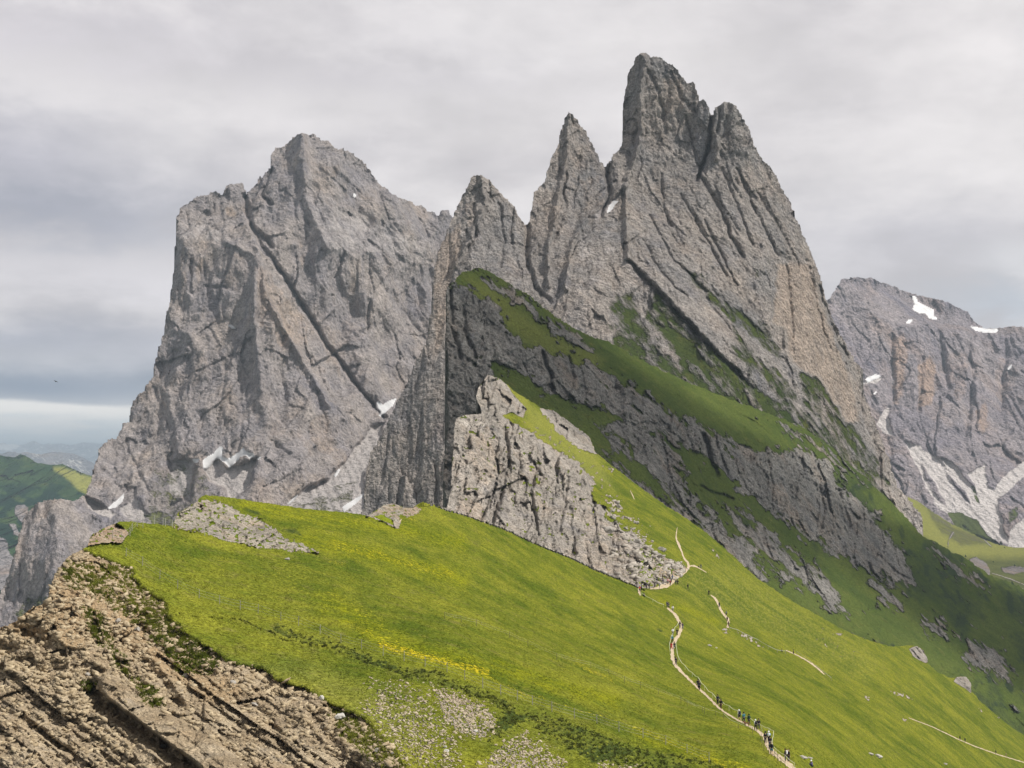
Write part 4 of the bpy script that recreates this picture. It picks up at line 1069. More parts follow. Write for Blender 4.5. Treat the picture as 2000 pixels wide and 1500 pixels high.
def build_near():
    sil = [(-60, 1262), (-20, 1240), (0, 1226), (14, 1222), (34, 1212), (46, 1200), (56, 1192), (66, 1185), (80, 1182), (94, 1168), (98, 1145), (108, 1120), (122, 1100), (135, 1086), (150, 1078), (160, 1073), (172, 1066),
           (176, 1050), (182, 1042), (204, 1031), (224, 1022), (238, 1018), (262, 1019), (290, 1022), (318, 1025), (337, 1027), (343, 1010), (350, 1001), (368, 990), (384, 980), (388, 973), (400, 967), (430, 969), (500, 979), (600, 994), (680, 1001), (718, 1007),
           (730, 1000), (740, 992), (752, 986), (765, 982), (778, 986), (790, 992), (806, 991), (816, 985), (826, 980), (840, 984), (872, 994), (880, 960), (884, 900), (886, 850), (890, 820), (900, 812), (925, 809), (942, 808), (936, 790), (930, 778),
           (933, 760), (944, 742), (952, 732), (962, 734), (978, 740), (992, 752), (1006, 766), (1030, 780), (1055, 795), (1064, 800), (1072, 798), (1082, 802), (1100, 815), (1130, 838), (1150, 852), (1158, 866), (1162, 882), (1185, 902), (1210, 920), (1235, 940), (1270, 966),
           (1300, 987), (1340, 1012), (1380, 1040), (1430, 1084), (1480, 1130), (1520, 1156), (1560, 1182), (1600, 1203), (1640, 1227), (1690, 1248), (1740, 1263), (1762, 1262), (1780, 1260), (1792, 1263), (1803, 1270), (1812, 1288), (1812, 1296), (1830, 1312), (1850, 1322),
           (1864, 1324), (1874, 1320), (1888, 1322), (1896, 1334), (1897, 1350), (1920, 1375), (1945, 1395), (1965, 1412), (2000, 1437), (2080, 1490), (2080, 1540), (-60, 1540)]
    L = Layer((-60, 724, 2080, 1540), 2.0, 81)
    U, V = L.U, L.V
    L.silhouette(sil, 2.2, 1.6, scale=12)
    shared = [(1300, 1136, 425), (1350, 1110, 445), (1305, 1190, 375), (1315, 1280, 310), (1365, 1345, 262), (1460, 1410, 212), (1536, 1490, 168), (1420, 1225, 440), (1410, 1180, 470), (1550, 1275, 500),
              (1700, 1370, 470), (1880, 1442, 530), (1950, 1472, 575), (1760, 1264, 650), (1880, 1335, 690), (2000, 1440, 730), (1480, 1132, 610), (1700, 1490, 330), (2050, 1535, 560), (1600, 1400, 360), (1600, 1230, 560)]
    near = [(180, 1072, 178), (250, 1022, 200), (345, 1028, 215), (430, 970, 255), (600, 995, 270), (820, 985, 305), (1000, 1050, 335), (1150, 1105, 372), (0, 1230, 150), (0, 1500, 122), (250, 1500, 122), (250, 1300, 142),
            (547, 1207, 176), (500, 1400, 130), (750, 1500, 120), (873, 1305, 162), (1000, 1500, 124), (1166, 1403, 166), (1350, 1500, 150), (100, 1120, 155), (800, 1100, 250), (1000, 1200, 245), (600, 1080, 225)]
    far = [(890, 830, 505), (942, 780, 580), (960, 732, 640), (890, 1000, 488), (1000, 1050, 462), (1120, 1110, 440), (1230, 1142, 415), (1160, 935, 540), (1100, 862, 580), (1230, 940, 600), (1150, 970, 520), (1250, 1060, 462), (1380, 1042, 590), (1000, 850, 530)]
    Ln = L.solve(near + shared, (80, 61), [([(-100, 1300), (-100, 1150), (0, 1190), (60, 1150), (90, 1100), (130, 1060), (205, 1093), (257, 1130), (330, 1199), (422, 1280), (513, 1310), (601, 1350), (700, 1400), (790, 1510), (790, 1600), (-100, 1600)], -8, 36, 8)], lam=0.03)
    spur = [([(880, 812), (975, 808), (1050, 860), (1160, 940), (1170, 985), (1250, 1060), (1300, 1100), (1240, 1150), (1000, 1080), (870, 1040)], 12, 10, 5), ([(884, 830), (897, 815), (897, 1000), (870, 1010)], -55, 0, 3),
            ([(942, 740), (957, 735), (975, 812), (925, 812)], -40, 10, 4), ([(957, 735), (985, 745), (1030, 800), (980, 812)], 30, 30, 4), ([(985, 830), (995, 900), (990, 960), (960, 1050), (940, 1050), (965, 960)], -45, 0, 4),
            ([(1000, 840), (1030, 870), (1010, 960), (985, 1040), (990, 940)], 40, 8, 5), ([(1040, 865), (1060, 880), (1040, 960), (1020, 1060), (1020, 960)], -50, 0, 4), ([(1060, 880), (1085, 900), (1080, 960), (1050, 980)], 30, 8, 4),
            ([(1095, 900), (1120, 920), (1110, 1010), (1080, 1080), (1085, 980)], -35, 0, 4), ([(1125, 930), (1150, 950), (1140, 1000), (1120, 1090), (1115, 1000)], 35, 10, 4), ([(925, 950), (940, 1010), (965, 1060), (920, 1040)], 25, -5, 4)]
    slope = [([(1000, 755), (1160, 880), (1480, 1130), (1760, 1262), (2080, 1460), (2080, 1540), (1500, 1300), (1300, 1150), (1160, 950), (1040, 850)], 55, 52, 8)]
    Lf = L.solve(far + shared, (45, 50), slope + spur, lam=0.01)
    cut = [(815, 990), (826, 980), (840, 984), (880, 999), (905, 1005), (940, 1018), (975, 1030), (1000, 1040), (1030, 1055), (1070, 1072), (1120, 1092), (1160, 1112), (1200, 1128), (1235, 1142), (1252, 1150)]
    poly = cut + [(1330, 1180), (1600, 1290), (2400, 1640), (2400, 600), (880, 600), (870, 985)]
    sdc = sdist(poly, U, V) + 1.0 * fbm(U / 10, V / 10, 5, 3)
    om = np.maximum(0.4, (U - 1256) * 0.55)
    W = sst(sdc / om, -1, 1)
    W = np.where(U < 1256, (sdc > 0) * 1.0, W)
    D0 = np.exp(Ln * (1 - W) + Lf * W)
    side = (sdc > 0) & (U < 1262)
    # world plan coordinates for the meadow noises, frontal ones for rock
    P0 = pt(U, V, D0)
    GX, GY, GZ = P0[..., 0], P0[..., 1], P0[..., 2]
    X = (U - 1000) * D0 / F; Z = (900 - V) * D0 / F

    # ---- class masks
    edge = [(158, 1071), (178, 1080), (205, 1093), (228, 1098), (249, 1108), (262, 1122), (257, 1130), (270, 1138), (286, 1155), (315, 1170), (330, 1199), (352, 1229), (389, 1254), (422, 1275), (445, 1290), (469, 1300),
            (480, 1304), (492, 1302), (513, 1306), (526, 1315), (539, 1331), (565, 1336), (601, 1346), (625, 1360), (638, 1373), (650, 1378), (672, 1382), (695, 1396), (720, 1412), (739, 1432), (762, 1460), (790, 1500), (800, 1545)]
    scree_poly = [(-100, 1300), (-100, 1180), (0, 1190), (60, 1150), (90, 1100), (130, 1060)] + edge + [(-100, 1545)]
    sc = L.pm(scree_poly, 1.5, 9)
    near_side = ~side
    o0 = L.pm([(170, 1068), (174, 1046), (204, 1028), (226, 1022), (246, 1034), (252, 1040), (238, 1060), (200, 1060)], 1.5, 4)
    o1 = L.pm([(336, 1030), (343, 1006), (384, 976), (404, 976), (424, 982), (452, 986), (462, 997), (475, 1005), (500, 1010), (525, 1027), (545, 1038), (560, 1055), (592, 1062), (606, 1070), (624, 1084), (606, 1082), (580, 1076), (545, 1074), (510, 1070), (470, 1060), (430, 1052), (400, 1042), (372, 1036)], 7, 9)
    o2 = L.pm([(714, 1008), (738, 990), (765, 980), (790, 990), (790, 1004), (779, 1008), (784, 1020), (779, 1035), (765, 1028), (745, 1018), (728, 1012)], 1.5, 3)
    o3 = L.pm([(786, 1006), (790, 992), (812, 989), (824, 994), (822, 1000), (806, 1006), (794, 1010)], 1.2, 3)
    nz = 0.75 * fbm(U / 9, V / 5, 120, 4, 0.62)
    o0, o1, o2, o3 = [sst(o + nz * (4 * o * (1 - o) + 0.25 * (o > 0.01)), 0.35, 0.65) for o in (o0, o1, o2, o3)]
    oc = np.maximum(np.maximum(o0, o1), np.maximum(o2, o3)) * near_side
    sp = L.pm([(860, 1015), (875, 830), (890, 806), (942, 806), (972, 808), (1000, 822), (1030, 842), (1050, 856), (1070, 868), (1100, 890), (1130, 905), (1155, 930), (1168, 946), (1152, 958), (1160, 976), (1180, 992), (1195, 1018), (1215, 1034), (1240, 1044), (1258, 1060),
               (1278, 1085), (1275, 1110), (1290, 1135), (1275, 1150), (1235, 1150), (1160, 1130), (1000, 1070)], 3, 14)
    tow = L.pm([(925, 815), (926, 775), (946, 730), (972, 736), (990, 752), (1012, 780), (1030, 800), (1022, 818), (1000, 806), (975, 812)], 2, 5)
    strip = L.pm([(1056, 800), (1070, 796), (1090, 804), (1132, 838), (1154, 852), (1164, 884), (1150, 884), (1120, 870), (1095, 850), (1072, 826)], 5, 9)
    strip = sst(strip + 0.8 * fbm(U / 8, V / 6, 121, 4, 0.6) * (strip > 0.02), 0.4, 0.6)
    e1 = L.pm([(1776, 1268), (1792, 1260), (1806, 1270), (1816, 1292), (1808, 1294), (1796, 1290), (1784, 1282)], 1.5, 3)
    e2 = L.pm([(1862, 1332), (1868, 1322), (1888, 1320), (1898, 1336), (1897, 1354), (1884, 1344), (1870, 1336)], 1.5, 2)
    ramp = L.pm([(1255, 1060), (1290, 1085), (1330, 1100), (1345, 1112), (1325, 1128), (1300, 1142), (1265, 1148), (1240, 1140), (1222, 1112), (1240, 1090)], 2, 5)
    small = np.zeros(L.shape)
    for p in [[(1180, 975), (1205, 980), (1216, 990), (1214, 1002), (1196, 996)], [(1166, 985), (1190, 1000), (1216, 1008), (1212, 1014), (1180, 1004)], [(1230, 1010), (1250, 1012), (1246, 1022), (1232, 1018)], [(1238, 1035), (1262, 1050), (1258, 1062), (1240, 1052)],
              [(1385, 1068), (1400, 1080), (1412, 1096), (1400, 1090)], [(1410, 1226), (1422, 1228), (1424, 1238), (1412, 1236)], [(1440, 1232), (1462, 1238), (1484, 1256), (1470, 1254), (1448, 1244)], [(1474, 1256), (1492, 1262), (1484, 1268)],
              [(1735, 1348), (1765, 1354), (1785, 1368), (1770, 1364), (1748, 1356)], [(1688, 1358), (1700, 1362), (1698, 1370), (1688, 1366)], [(1762, 1398), (1775, 1408), (1772, 1414), (1762, 1406)], [(1625, 1236), (1645, 1238), (1640, 1246)],
              [(1606, 1252), (1620, 1264), (1614, 1266)], [(1908, 1380), (1922, 1388), (1918, 1394)], [(1008, 780), (1022, 790), (1018, 800)], [(1170, 905), (1200, 915), (1196, 925)], [(1215, 1080), (1235, 1070), (1230, 1090)],
              [(1284, 1100), (1320, 1098), (1330, 1110), (1300, 1120)]]:
        small = np.maximum(small, L.pm(p, 1.5, 4))
    small = small * sst(fbm(U / 5, V / 4, 118, 4, 0.6), -0.12, 0.12)
    stones = sst(fbm(U / 9, V / 6, 91, 4), 0.22, 0.3) * L.pm([(1000, 800), (1060, 830), (1160, 900), (1220, 980), (1290, 1060), (1260, 1080), (1180, 1000), (1140, 940), (1040, 860)], 14, 14) * 0.8
    stones = np.maximum(stones, sst(fbm(U / 8, V / 5, 92, 4), 0.24, 0.34) * L.pm([(1580, 1200), (1660, 1220), (1700, 1280), (1640, 1300), (1560, 1240)], 16, 14) * 0.5)
    far_rock = np.maximum(np.maximum(sp, tow), np.maximum(strip, np.maximum(stones, small))) * (side | (U > 1256))
    far_rock = np.maximum(far_rock, np.maximum(e1, e2))
    ramp = ramp * ((U > 1256) | side)
    sp = sp * ((U > 1256) | side)

    # gravel and shrub bands on the near turf
    gravel = np.maximum.reduce([L.pm([(840, 1335), (870, 1345), (915, 1362), (955, 1378), (972, 1400), (972, 1430), (940, 1440), (905, 1440), (880, 1420), (860, 1390)], 10, 8),
                                0.85 * L.pm([(990, 1445), (1030, 1430), (1060, 1450), (1100, 1490), (1120, 1540), (900, 1540), (940, 1490)], 14, 10),
                                0.62 * L.pm([(730, 1330), (830, 1340), (900, 1440), (900, 1540), (800, 1540), (740, 1440), (700, 1390)], 20, 14),
                                0.6 * L.pm([(1170, 1490), (1260, 1490), (1260, 1540), (1150, 1540)], 10, 10)])
    gravel = gravel * near_side
    gnoise = fbm(U / 5, V / 4, 93, 4)
    gmask = np.clip(gravel * (0.50 + 1.3 * gnoise), 0, 1)
    shrub = np.maximum.reduce([L.lm([(545, 1228), (600, 1252), (640, 1256), (700, 1282), (750, 1300), (800, 1322)], 20, 14) * 0.8, L.lm([(470, 1212), (520, 1232), (560, 1258)], 9, 8) * 0.6, L.lm([(800, 1312), (850, 1322), (900, 1345), (950, 1362), (985, 1378), (1003, 1395), (1000, 1405)], 17, 10),
                               0.8 * L.lm([(960, 1440), (1000, 1405), (1050, 1400), (1110, 1420), (1180, 1450)], 30, 18), 0.7 * L.pm([(1005, 1385), (1100, 1420), (1200, 1440), (1300, 1475), (1380, 1510), (1300, 1520), (1180, 1500), (1060, 1450)], 18, 14),
                               L.lm([(1260, 1480), (1330, 1478), (1400, 1500), (1440, 1520)], 14, 10) * 0.8]) * near_side
    shrub2 = sst(shrub * (1 + 1.0 * fbm(U / 8, V / 5, 94, 4)), 0.3, 0.7)
    fringe = L.lm([(390, 985), (460, 985), (500, 1003), (545, 1030), (580, 1040), (610, 1070)], 9, 7) * 0.8 * (1 - o1) * near_side
    # grass surviving on the eroded slope
    tuft = sst(fbm(U / 14, V / 11, 95, 5, 0.65), 0.08, 0.22)
    zone = np.maximum.reduce([L.pm([(330, 1190), (420, 1260), (420, 1310), (360, 1310), (300, 1250), (250, 1190), (270, 1150)], 14, 14), L.pm([(160, 1190), (200, 1200), (220, 1250), (190, 1260)], 8, 10), L.pm([(255, 1325), (300, 1340), (320, 1375), (290, 1380)], 6, 8), L.pm([(215, 1265), (250, 1290), (250, 1320), (220, 1300)], 6, 8),
                              L.pm([(640, 1370), (740, 1440), (790, 1500), (740, 1500), (660, 1430)], 8, 10) * 0.9, 0.7 * L.pm([(100, 1100), (250, 1110), (330, 1200), (250, 1200), (140, 1140)], 10, 14), L.pm([(160, 1330), (190, 1335), (185, 1350), (165, 1350)], 4, 4)])
    tufts = tuft * zone * sc

    # ---- relief
    D = D0.copy()
    mead = (1 - sc) * (1 - oc)
    hum = fbm(GX / 26, GY / 40, 96, 4) * 0.9 + 0.08 * fbm(GX / 3.0, GY / 5.0, 97, 4)
    dd = np.minimum(D0 / 160.0, 3.0)
    D = D + mead * hum * (0.4 + 0.3 * dd)
    tus = fbm(U / 5.5, V / 3.6, 98, 4, 0.6)
    D = D - mead * near_side * (0.22 * shrub2 * (1 + 2.2 * tus) + 0.18 * gravel * tus)
    D = D + mead * 0.0022 * D0 * fbm(U / 6, V / 4, 99, 4, 0.65)
    # terraces/lines across the meadow (old mowing and fence lines)
    for pl, w, a in [([(778, 1036), (850, 1060), (930, 1092), (1000, 1116), (1100, 1152), (1200, 1188), (1290, 1232)], 4, -0.9), ([(1290, 1232), (1340, 1240), (1400, 1270), (1480, 1300), (1560, 1335), (1640, 1362)], 6, -1.2), ([(690, 1120), (800, 1160), (870, 1205), (960, 1230), (1100, 1290), (1180, 1320)], 4, -0.5),
                     ([(1420, 1232), (1480, 1258), (1550, 1276), (1600, 1310), (1700, 1360), (1800, 1402), (1900, 1450), (1990, 1480)], 4, 1.8)]:
        D = D + a * L.lm(pl, w, 3) * near_side
    # turf lips: dark broken steps
    lipn = sst(fbm(U / 16, V / 16, 123, 4), -0.1, 0.18)

    def lip(pl, h, w=3.0, side_sign=1, wp=9):
        d, sg = ldist(pl, U + wp * L.w1, V + wp * L.w2)
        return h * lipn * (sg == side_sign) * np.clip(1 - d / (w * 9), 0, 1) ** 1.2
    for pl, h in [([(330, 1200), (420, 1205), (470, 1212), (500, 1222), (545, 1245), (600, 1260), (640, 1262)], 0.95), ([(400, 1245), (440, 1232)], 0.5), ([(600, 1250), (660, 1270), (700, 1290), (760, 1330)], 0.4), ([(870, 1335), (950, 1362), (990, 1380), (1004, 1400)], 1.2),
                  ([(480, 1270), (540, 1276), (620, 1310)], 0.3)]:
        D = D + lip(pl, h) * mead
    # eroded slope: beds dipping to the lower right, rubble between
    a_b = -36
    XW, ZW = X, Z
    X = (U - 1000) * 130.0 / F; Z = (900 - V) * 130.0 / F      # nearly plane slope: one scale for its beds
    bx, by = rot(X, Z, a_b)                       # bx along the beds, by across
    wob = fbm(bx / 9, by / 6, 101, 4)
    bb = by + 0.5 * wob
    lay = np.zeros(L.shape)
    for k, (th, am, sd_) in enumerate([(2.4, 1.0, 1), (0.8, 0.55, 2), (0.3, 0.2, 3)]):
        q_ = bb / th; fl = np.floor(q_); fr = q_ - fl
        jag = 0.3 * perlin(bx / (th * 2.2), fl * 7.3, 102 + k)
        lay += am * ((h01(fl, fl * 0 + 3, sd_) - 0.5) * 1.6 + (fr ** 1.5) * 0.9 + jag)
    lay = lay * (0.35 + 1.0 * sst(fbm(bx / 14, by / 3.5, 122, 4), -0.15, 0.3))
    beds = np.maximum.reduce([L.pm([(-60, 1360), (60, 1330), (110, 1350), (130, 1400), (230, 1470), (290, 1540), (-60, 1540)], 10, 12), L.pm([(250, 1350), (330, 1400), (470, 1480), (560, 1540), (300, 1540), (240, 1460), (200, 1400)], 12, 12),
                              L.pm([(330, 1260), (400, 1300), (470, 1330), (560, 1380), (600, 1430), (700, 1490), (720, 1540), (520, 1540), (430, 1440), (330, 1360), (290, 1300)], 12, 14)])
    rub, _e = facets(X / 1.1 + wob * 0.3, Z / 0.8, 103, 0.75, 0.5)
    rub2, _e2 = facets(X / 0.42 + wob * 0.3, Z / 0.32, 104, 0.8, 0.5)
    rub3, _e3 = facets(X / 3.4, Z / 2.4, 105, 0.7, 0.45)
    rubble = 0.75 * rub + 0.28 * rub2 + 2.2 * rub3 * 0.95 + 1.2 * fbm(X / 5, Z / 5, 106, 5, 0.6)
    rubble = rubble * 1.5 + 0.5 * np.clip(0.12 - _e, 0, 1) * 5
    rel = rubble * (1 - 0.45 * beds) + lay * (0.06 + 0.94 * beds) * 1.0 + 0.18 * rub2 * beds
    # large features of that slope: dark gullies (away) and the long slab (near)
    for pl, w, a in [([(240, 1180), (262, 1215), (300, 1260), (330, 1300)], 14, 1.6), ([(55, 1235), (90, 1262), (130, 1275)], 14, 1.8), ([(0, 1275), (30, 1285), (60, 1300)], 22, 1.4), ([(262, 1280), (300, 1310), (330, 1352), (352, 1380)], 14, 2.4),
                     ([(186, 1350), (200, 1372), (250, 1400), (300, 1440), (380, 1500), (420, 1540)], 26, 4.2), ([(470, 1365), (520, 1395), (540, 1440), (560, 1470)], 12, 2.0), ([(610, 1400), (640, 1440), (700, 1480)], 8, 1.0), ([(440, 1340), (470, 1380), (520, 1420)], 9, 1.2),
                     ([(0, 1385), (40, 1400), (90, 1440), (140, 1470)], 8, 1.2), ([(70, 1420), (110, 1450), (160, 1490)], 6, 0.8)]:
        rel = rel + a * L.lm(pl, w, 7) ** 0.7 * 0.8
    slabd = sdist([(191, 1332), (205, 1316), (222, 1315), (250, 1335), (268, 1358), (300, 1380), (330, 1392), (372, 1412), (430, 1450), (480, 1490), (520, 1545), (430, 1545), (380, 1490), (320, 1450), (262, 1405), (215, 1372), (194, 1350)], U + 3 * L.w1, V + 3 * L.w2)
    sl = sst(slabd, -1, 7)
    rel = rel * (1 - 0.88 * sl) - 2.6 * sl + sl * (1.5 * facets(X / 2.2, Z / 1.8, 107, 0.6, 0.35)[0] + 0.6 * facets(X / 0.7, Z / 0.6, 119, 0.7, 0.3)[0] + 0.4 * fbm(X / 1.2, Z / 0.9, 108, 5, 0.65)) + sl * 0.05 * (V - 1350 - (U - 230) * 0.75) * -0.6
    for bp, dep in [([(97, 1236), (112, 1226), (140, 1228), (163, 1246), (168, 1262), (158, 1272), (128, 1266), (108, 1252)], 1.6), ([(158, 1272), (168, 1262), (182, 1260), (200, 1278), (216, 1300), (206, 1312), (188, 1302), (168, 1284)], 1.3), ([(78, 1225), (88, 1210), (104, 1206), (106, 1222), (92, 1236), (80, 1236)], 1.3)]:
        b_ = sst(sdist(bp, U + 2 * L.w1, V + 2 * L.w2), -1, 6)
        rel = rel * (1 - 0.85 * b_) - dep * b_ + 0.15 * b_ * fbm(X / 1.0, Z / 0.8, 109, 4)
    turf_lip = 1.5 * sst(sdist(scree_poly, U + 9 * L.w1, V + 9 * L.w2) + 2 * fbm(U / 7, V / 7, 110, 3), -0.5, 1.5)
    X, Z = XW, ZW
    D = D + sc * rel * (1 - 0.5 * tufts) + sc * turf_lip * 0.9
    # outcrops
    ro = rockrel(X, Z, 5.0, 82, 125, 1.6, 2.4, 4, 0.9, 0.8, 0.6)
    D = D + oc * (1.0 * ro + 0.2)
    for pl, w, a in [([(386, 982), (396, 1000), (425, 1012), (470, 1018)], 5, 1.6), ([(404, 1020), (430, 1032), (436, 1050)], 6, 1.8), ([(462, 1030), (480, 1050), (478, 1064)], 5, 1.5), ([(500, 1030), (530, 1050), (545, 1070)], 4, 1.0), ([(352, 1008), (372, 1018), (380, 1034)], 5, 1.4)]:
        D = D + a * L.lm(pl, w, 5) * oc
    for pl, w, a in [([(345, 1010), (362, 998), (384, 980)], 7, -1.4), ([(396, 986), (430, 1000), (462, 1004)], 5, -1.4), ([(440, 1024), (470, 1040), (520, 1056)], 6, -1.2)]:
        D = D + a * L.lm(pl, w, 5) * oc
    # spur cliff and small rocks behind
    rs = 1.5 * rockrel(X, Z, 9, 83, 80, 2.0, 2.5, 4, 1.0, 0.7, 0.5)
    D = D + np.maximum(sp, tow) * rs + strip * rs * 0.7 + np.maximum(small, stones) * (rockrel(X, Z, 3.5, 84, 110, 1.6, 2.4, 2, 0.7) - 1.2)
    D = D + ramp * 1.0 * (rockrel(X, Z, 3.2, 85, 150, 2.2, 2.3, 3, 0.6)) * 0.6
    D = D + np.maximum(e1, e2) * (2.0 * rockrel(X, Z, 5, 86, 80, 1.6, 2.2, 4, 0.9, 0.9, 0.6) - 3.0)
    for pl, w, a in [([(985, 835), (995, 900), (975, 980), (955, 1040)], 6, 6), ([(1050, 900), (1035, 960), (1050, 1040), (1045, 1060)], 6, 7), ([(1045, 905), (1060, 935), (1050, 950)], 6, 4), ([(1110, 930), (1105, 980), (1090, 1050)], 5, 4), ([(1140, 1000), (1120, 1060), (1115, 1090)], 4, 3)]:
        D = D + a * L.lm(pl, w) * sp * side

    # ---- attributes
    grass = np.clip(1 - sc - oc - far_rock - gmask - 0.75 * ramp, 0, 1)
    grass = np.maximum(grass, tufts * 0.8)
    grass = np.maximum(grass, 0.75 * o1 * sst(fbm(U / 9, V / 7, 111, 4), 0.05, 0.2)) if False else grass
    grass = np.maximum(grass, oc * 0.75 * sst(fbm(U / 12, V / 5, 111, 5, 0.65), 0.04, 0.2))
    grass = np.maximum(grass, 0.9 * L.pm([(728, 1008), (745, 1004), (765, 1014), (770, 1026), (748, 1018)], 2, 3) * near_side)
    grass = np.maximum(grass, ramp * 0.8 * sst(fbm(U / 7, V / 5, 112, 4), 0.0, 0.15))
    grass = np.maximum(grass, sp * 0.6 * sst(fbm(U / 12, V / 10, 113, 4) + 0.15 * L.pm([(1030, 900), (1060, 900), (1060, 980), (1020, 980)], 8, 8), 0.25, 0.36))
    warm = np.clip(0.5 * L.pm([(900, 840), (960, 830), (985, 900), (960, 960), (920, 950)], 12, 14) + 0.45 * L.pm([(1140, 1010), (1230, 1040), (1270, 1110), (1230, 1150), (1130, 1110)], 10, 12) + 0.5 * L.pm([(1090, 920), (1110, 920), (1100, 960)], 4, 6) + 0.6 * L.pm([(895, 960), (940, 980), (960, 1040), (890, 1000)], 8, 8), 0, 1) * sp
    warm = np.maximum(warm, sc * (0.8 * L.pm([(-60, 1200), (100, 1130), (180, 1080), (300, 1180), (400, 1300), (520, 1350), (420, 1380), (330, 1330), (200, 1250), (60, 1260)], 20, 16) + 0.1))
    warm = np.maximum(warm, L.pm([(97, 1236), (112, 1226), (140, 1228), (163, 1246), (168, 1262), (158, 1272), (128, 1266)], 2, 3))
    warm = np.maximum(warm, 0.7 * o0)
    warm = np.maximum(warm, ramp * 0.55); warm = np.maximum(warm, o3 * 0.6)
    warm = np.maximum(warm, 0.5 * L.pm([(740, 990), (770, 982), (790, 992), (760, 1004)], 3, 3))
    pale = np.maximum(np.maximum(0.55 * gmask, 0.28 * oc * (1 - 0.5 * o3)), 0.25 * sc * (1 - beds))
    pale = np.maximum(pale, sl * sc * 0.15)
    pale = np.maximum(pale, 0.5 * L.pm([(1180, 960), (1240, 1040), (1290, 1080), (1290, 1140), (1230, 1140), (1250, 1100), (1200, 1040)], 8, 8))
    pale = np.maximum(pale, 0.6 * small); pale = np.maximum(pale, 0.35 * tow); pale = np.maximum(pale, 0.45 * L.pm([(893, 815), (960, 815), (985, 830), (905, 840)], 4, 5))
    dark = 0.5 * L.pm([(940, 960), (990, 900), (1000, 1000), (960, 1060)], 6, 8) * sp + 0.35 * L.pm([(1020, 1000), (1120, 1000), (1110, 1090), (1020, 1070)], 8, 8) * sp + 0.3 * beds * sc * sst(fbm(U / 30, V / 30, 114, 3), 0, 0.3)  # shade of the spur's recesses put into the colour, plus random bed tone
    yel = np.zeros(L.shape)
    for pl, w, k in [([(940, 1312), (975, 1334), (1030, 1357), (1060, 1364)], 5, 0.62), ([(1050, 1362), (1100, 1378), (1170, 1397), (1240, 1420), (1300, 1446)], 3, 0.66), ([(1240, 1420), (1300, 1447), (1370, 1478), (1450, 1508)], 8, 0.6), ([(1340, 1470), (1400, 1480), (1460, 1500)], 14, 0.5),
                     ([(745, 1258), (790, 1272), (840, 1284), (900, 1300), (950, 1312)], 13, 0.8), ([(1125, 1297), (1160, 1312), (1195, 1328)], 8, 0.6), ([(1220, 1335), (1260, 1346)], 5, 0.5), ([(680, 1218), (730, 1240), (780, 1262)], 16, 0.5),
                     ([(650, 1062), (720, 1080), (790, 1100), (880, 1122)], 16, 0.55), ([(640, 1150), (700, 1190), (740, 1220)], 22, 0.42), ([(640, 1095), (680, 1105)], 7, 0.5), ([(540, 1120), (600, 1150), (680, 1180)], 22, 0.35), ([(800, 1012), (812, 1016)], 5, 0.6),
                     ([(1290, 1175), (1340, 1195), (1420, 1230)], 8, 0.35), ([(700, 1020), (620, 1010), (560, 1005)], 12, 0.35), ([(860, 1005), (960, 1040), (1060, 1078)], 6, 0.35), ([(930, 1090), (1060, 1130), (1200, 1180)], 5, 0.3), ([(1420, 1420), (1470, 1440), (1500, 1470)], 8, 0.3)]:
        yel = np.maximum(yel, k * np.minimum(1, 1.6 * L.lm(pl, w, 4)))
    yel = yel * near_side * (1 - sc) * np.clip(0.95 + 0.9 * fbm(U / 9, V / 5, 117, 4, 0.65), 0, 1)
    lime0 = np.maximum.reduce([L.lm([(480, 985), (600, 1010), (760, 1030), (900, 1060)], 26, 16) * 0.7, L.lm([(600, 1050), (700, 1075), (800, 1105), (900, 1130)], 30, 18) * 0.8, L.lm([(640, 1180), (740, 1240), (830, 1280), (950, 1312)], 34, 18), L.lm([(880, 1280), (1000, 1312), (1100, 1342), (1200, 1372)], 26, 14) * 0.9,
                              L.lm([(1250, 1440), (1340, 1470), (1460, 1505)], 24, 14) * 0.7, L.lm([(1290, 1170), (1400, 1215)], 10, 6) * 0.7])
    lime = np.maximum.reduce([0.0 * U, L.lm([(840, 1260), (900, 1290), (1000, 1310), (1100, 1340), (1190, 1370)], 26, 14) * 0.9])
    yl = np.maximum(yel, 0.26 * lime)
    big = fbm(U / 120, V / 50 + U / 300, 115, 4)
    dark_green = np.clip(0.55 * shrub2 + 0.5 * fringe + 0.28 * sst(big, 0.05, 0.4) * (near_side | (U > 1256)), 0, 1) * (1 - lime)
    dark_green = np.maximum(dark_green, 0.40 * (L.lm([(778, 1036), (850, 1060), (930, 1092), (1000, 1116), (1100, 1152), (1200, 1188), (1290, 1232)], 5, 3) + L.lm([(1290, 1232), (1340, 1240), (1400, 1270), (1480, 1300), (1560, 1335), (1640, 1362)], 9, 6)))
    dark_green = np.maximum(dark_green, 0.36 * L.pm([(840, 1015), (1240, 1165), (1290, 1225), (1100, 1150), (800, 1036)], 8, 6))
    dark_green = np.maximum(dark_green, tufts * 0.35)
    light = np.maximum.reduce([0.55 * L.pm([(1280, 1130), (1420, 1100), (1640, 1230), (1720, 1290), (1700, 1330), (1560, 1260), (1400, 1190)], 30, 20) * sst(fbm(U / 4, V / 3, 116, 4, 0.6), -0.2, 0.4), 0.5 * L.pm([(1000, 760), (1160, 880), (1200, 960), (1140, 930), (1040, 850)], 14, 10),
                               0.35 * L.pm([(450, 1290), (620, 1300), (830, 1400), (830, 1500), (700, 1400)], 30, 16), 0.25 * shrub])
    a1 = stack4(L.shape, grass, warm, pale, dark); a2 = stack4(L.shape, yl, dark_green, light, np.clip(lime0 * 1.3, 0, 0.9) * near_side * (1 - sc))

    # ---- quads, classes
    q = quads_from(L.sd)
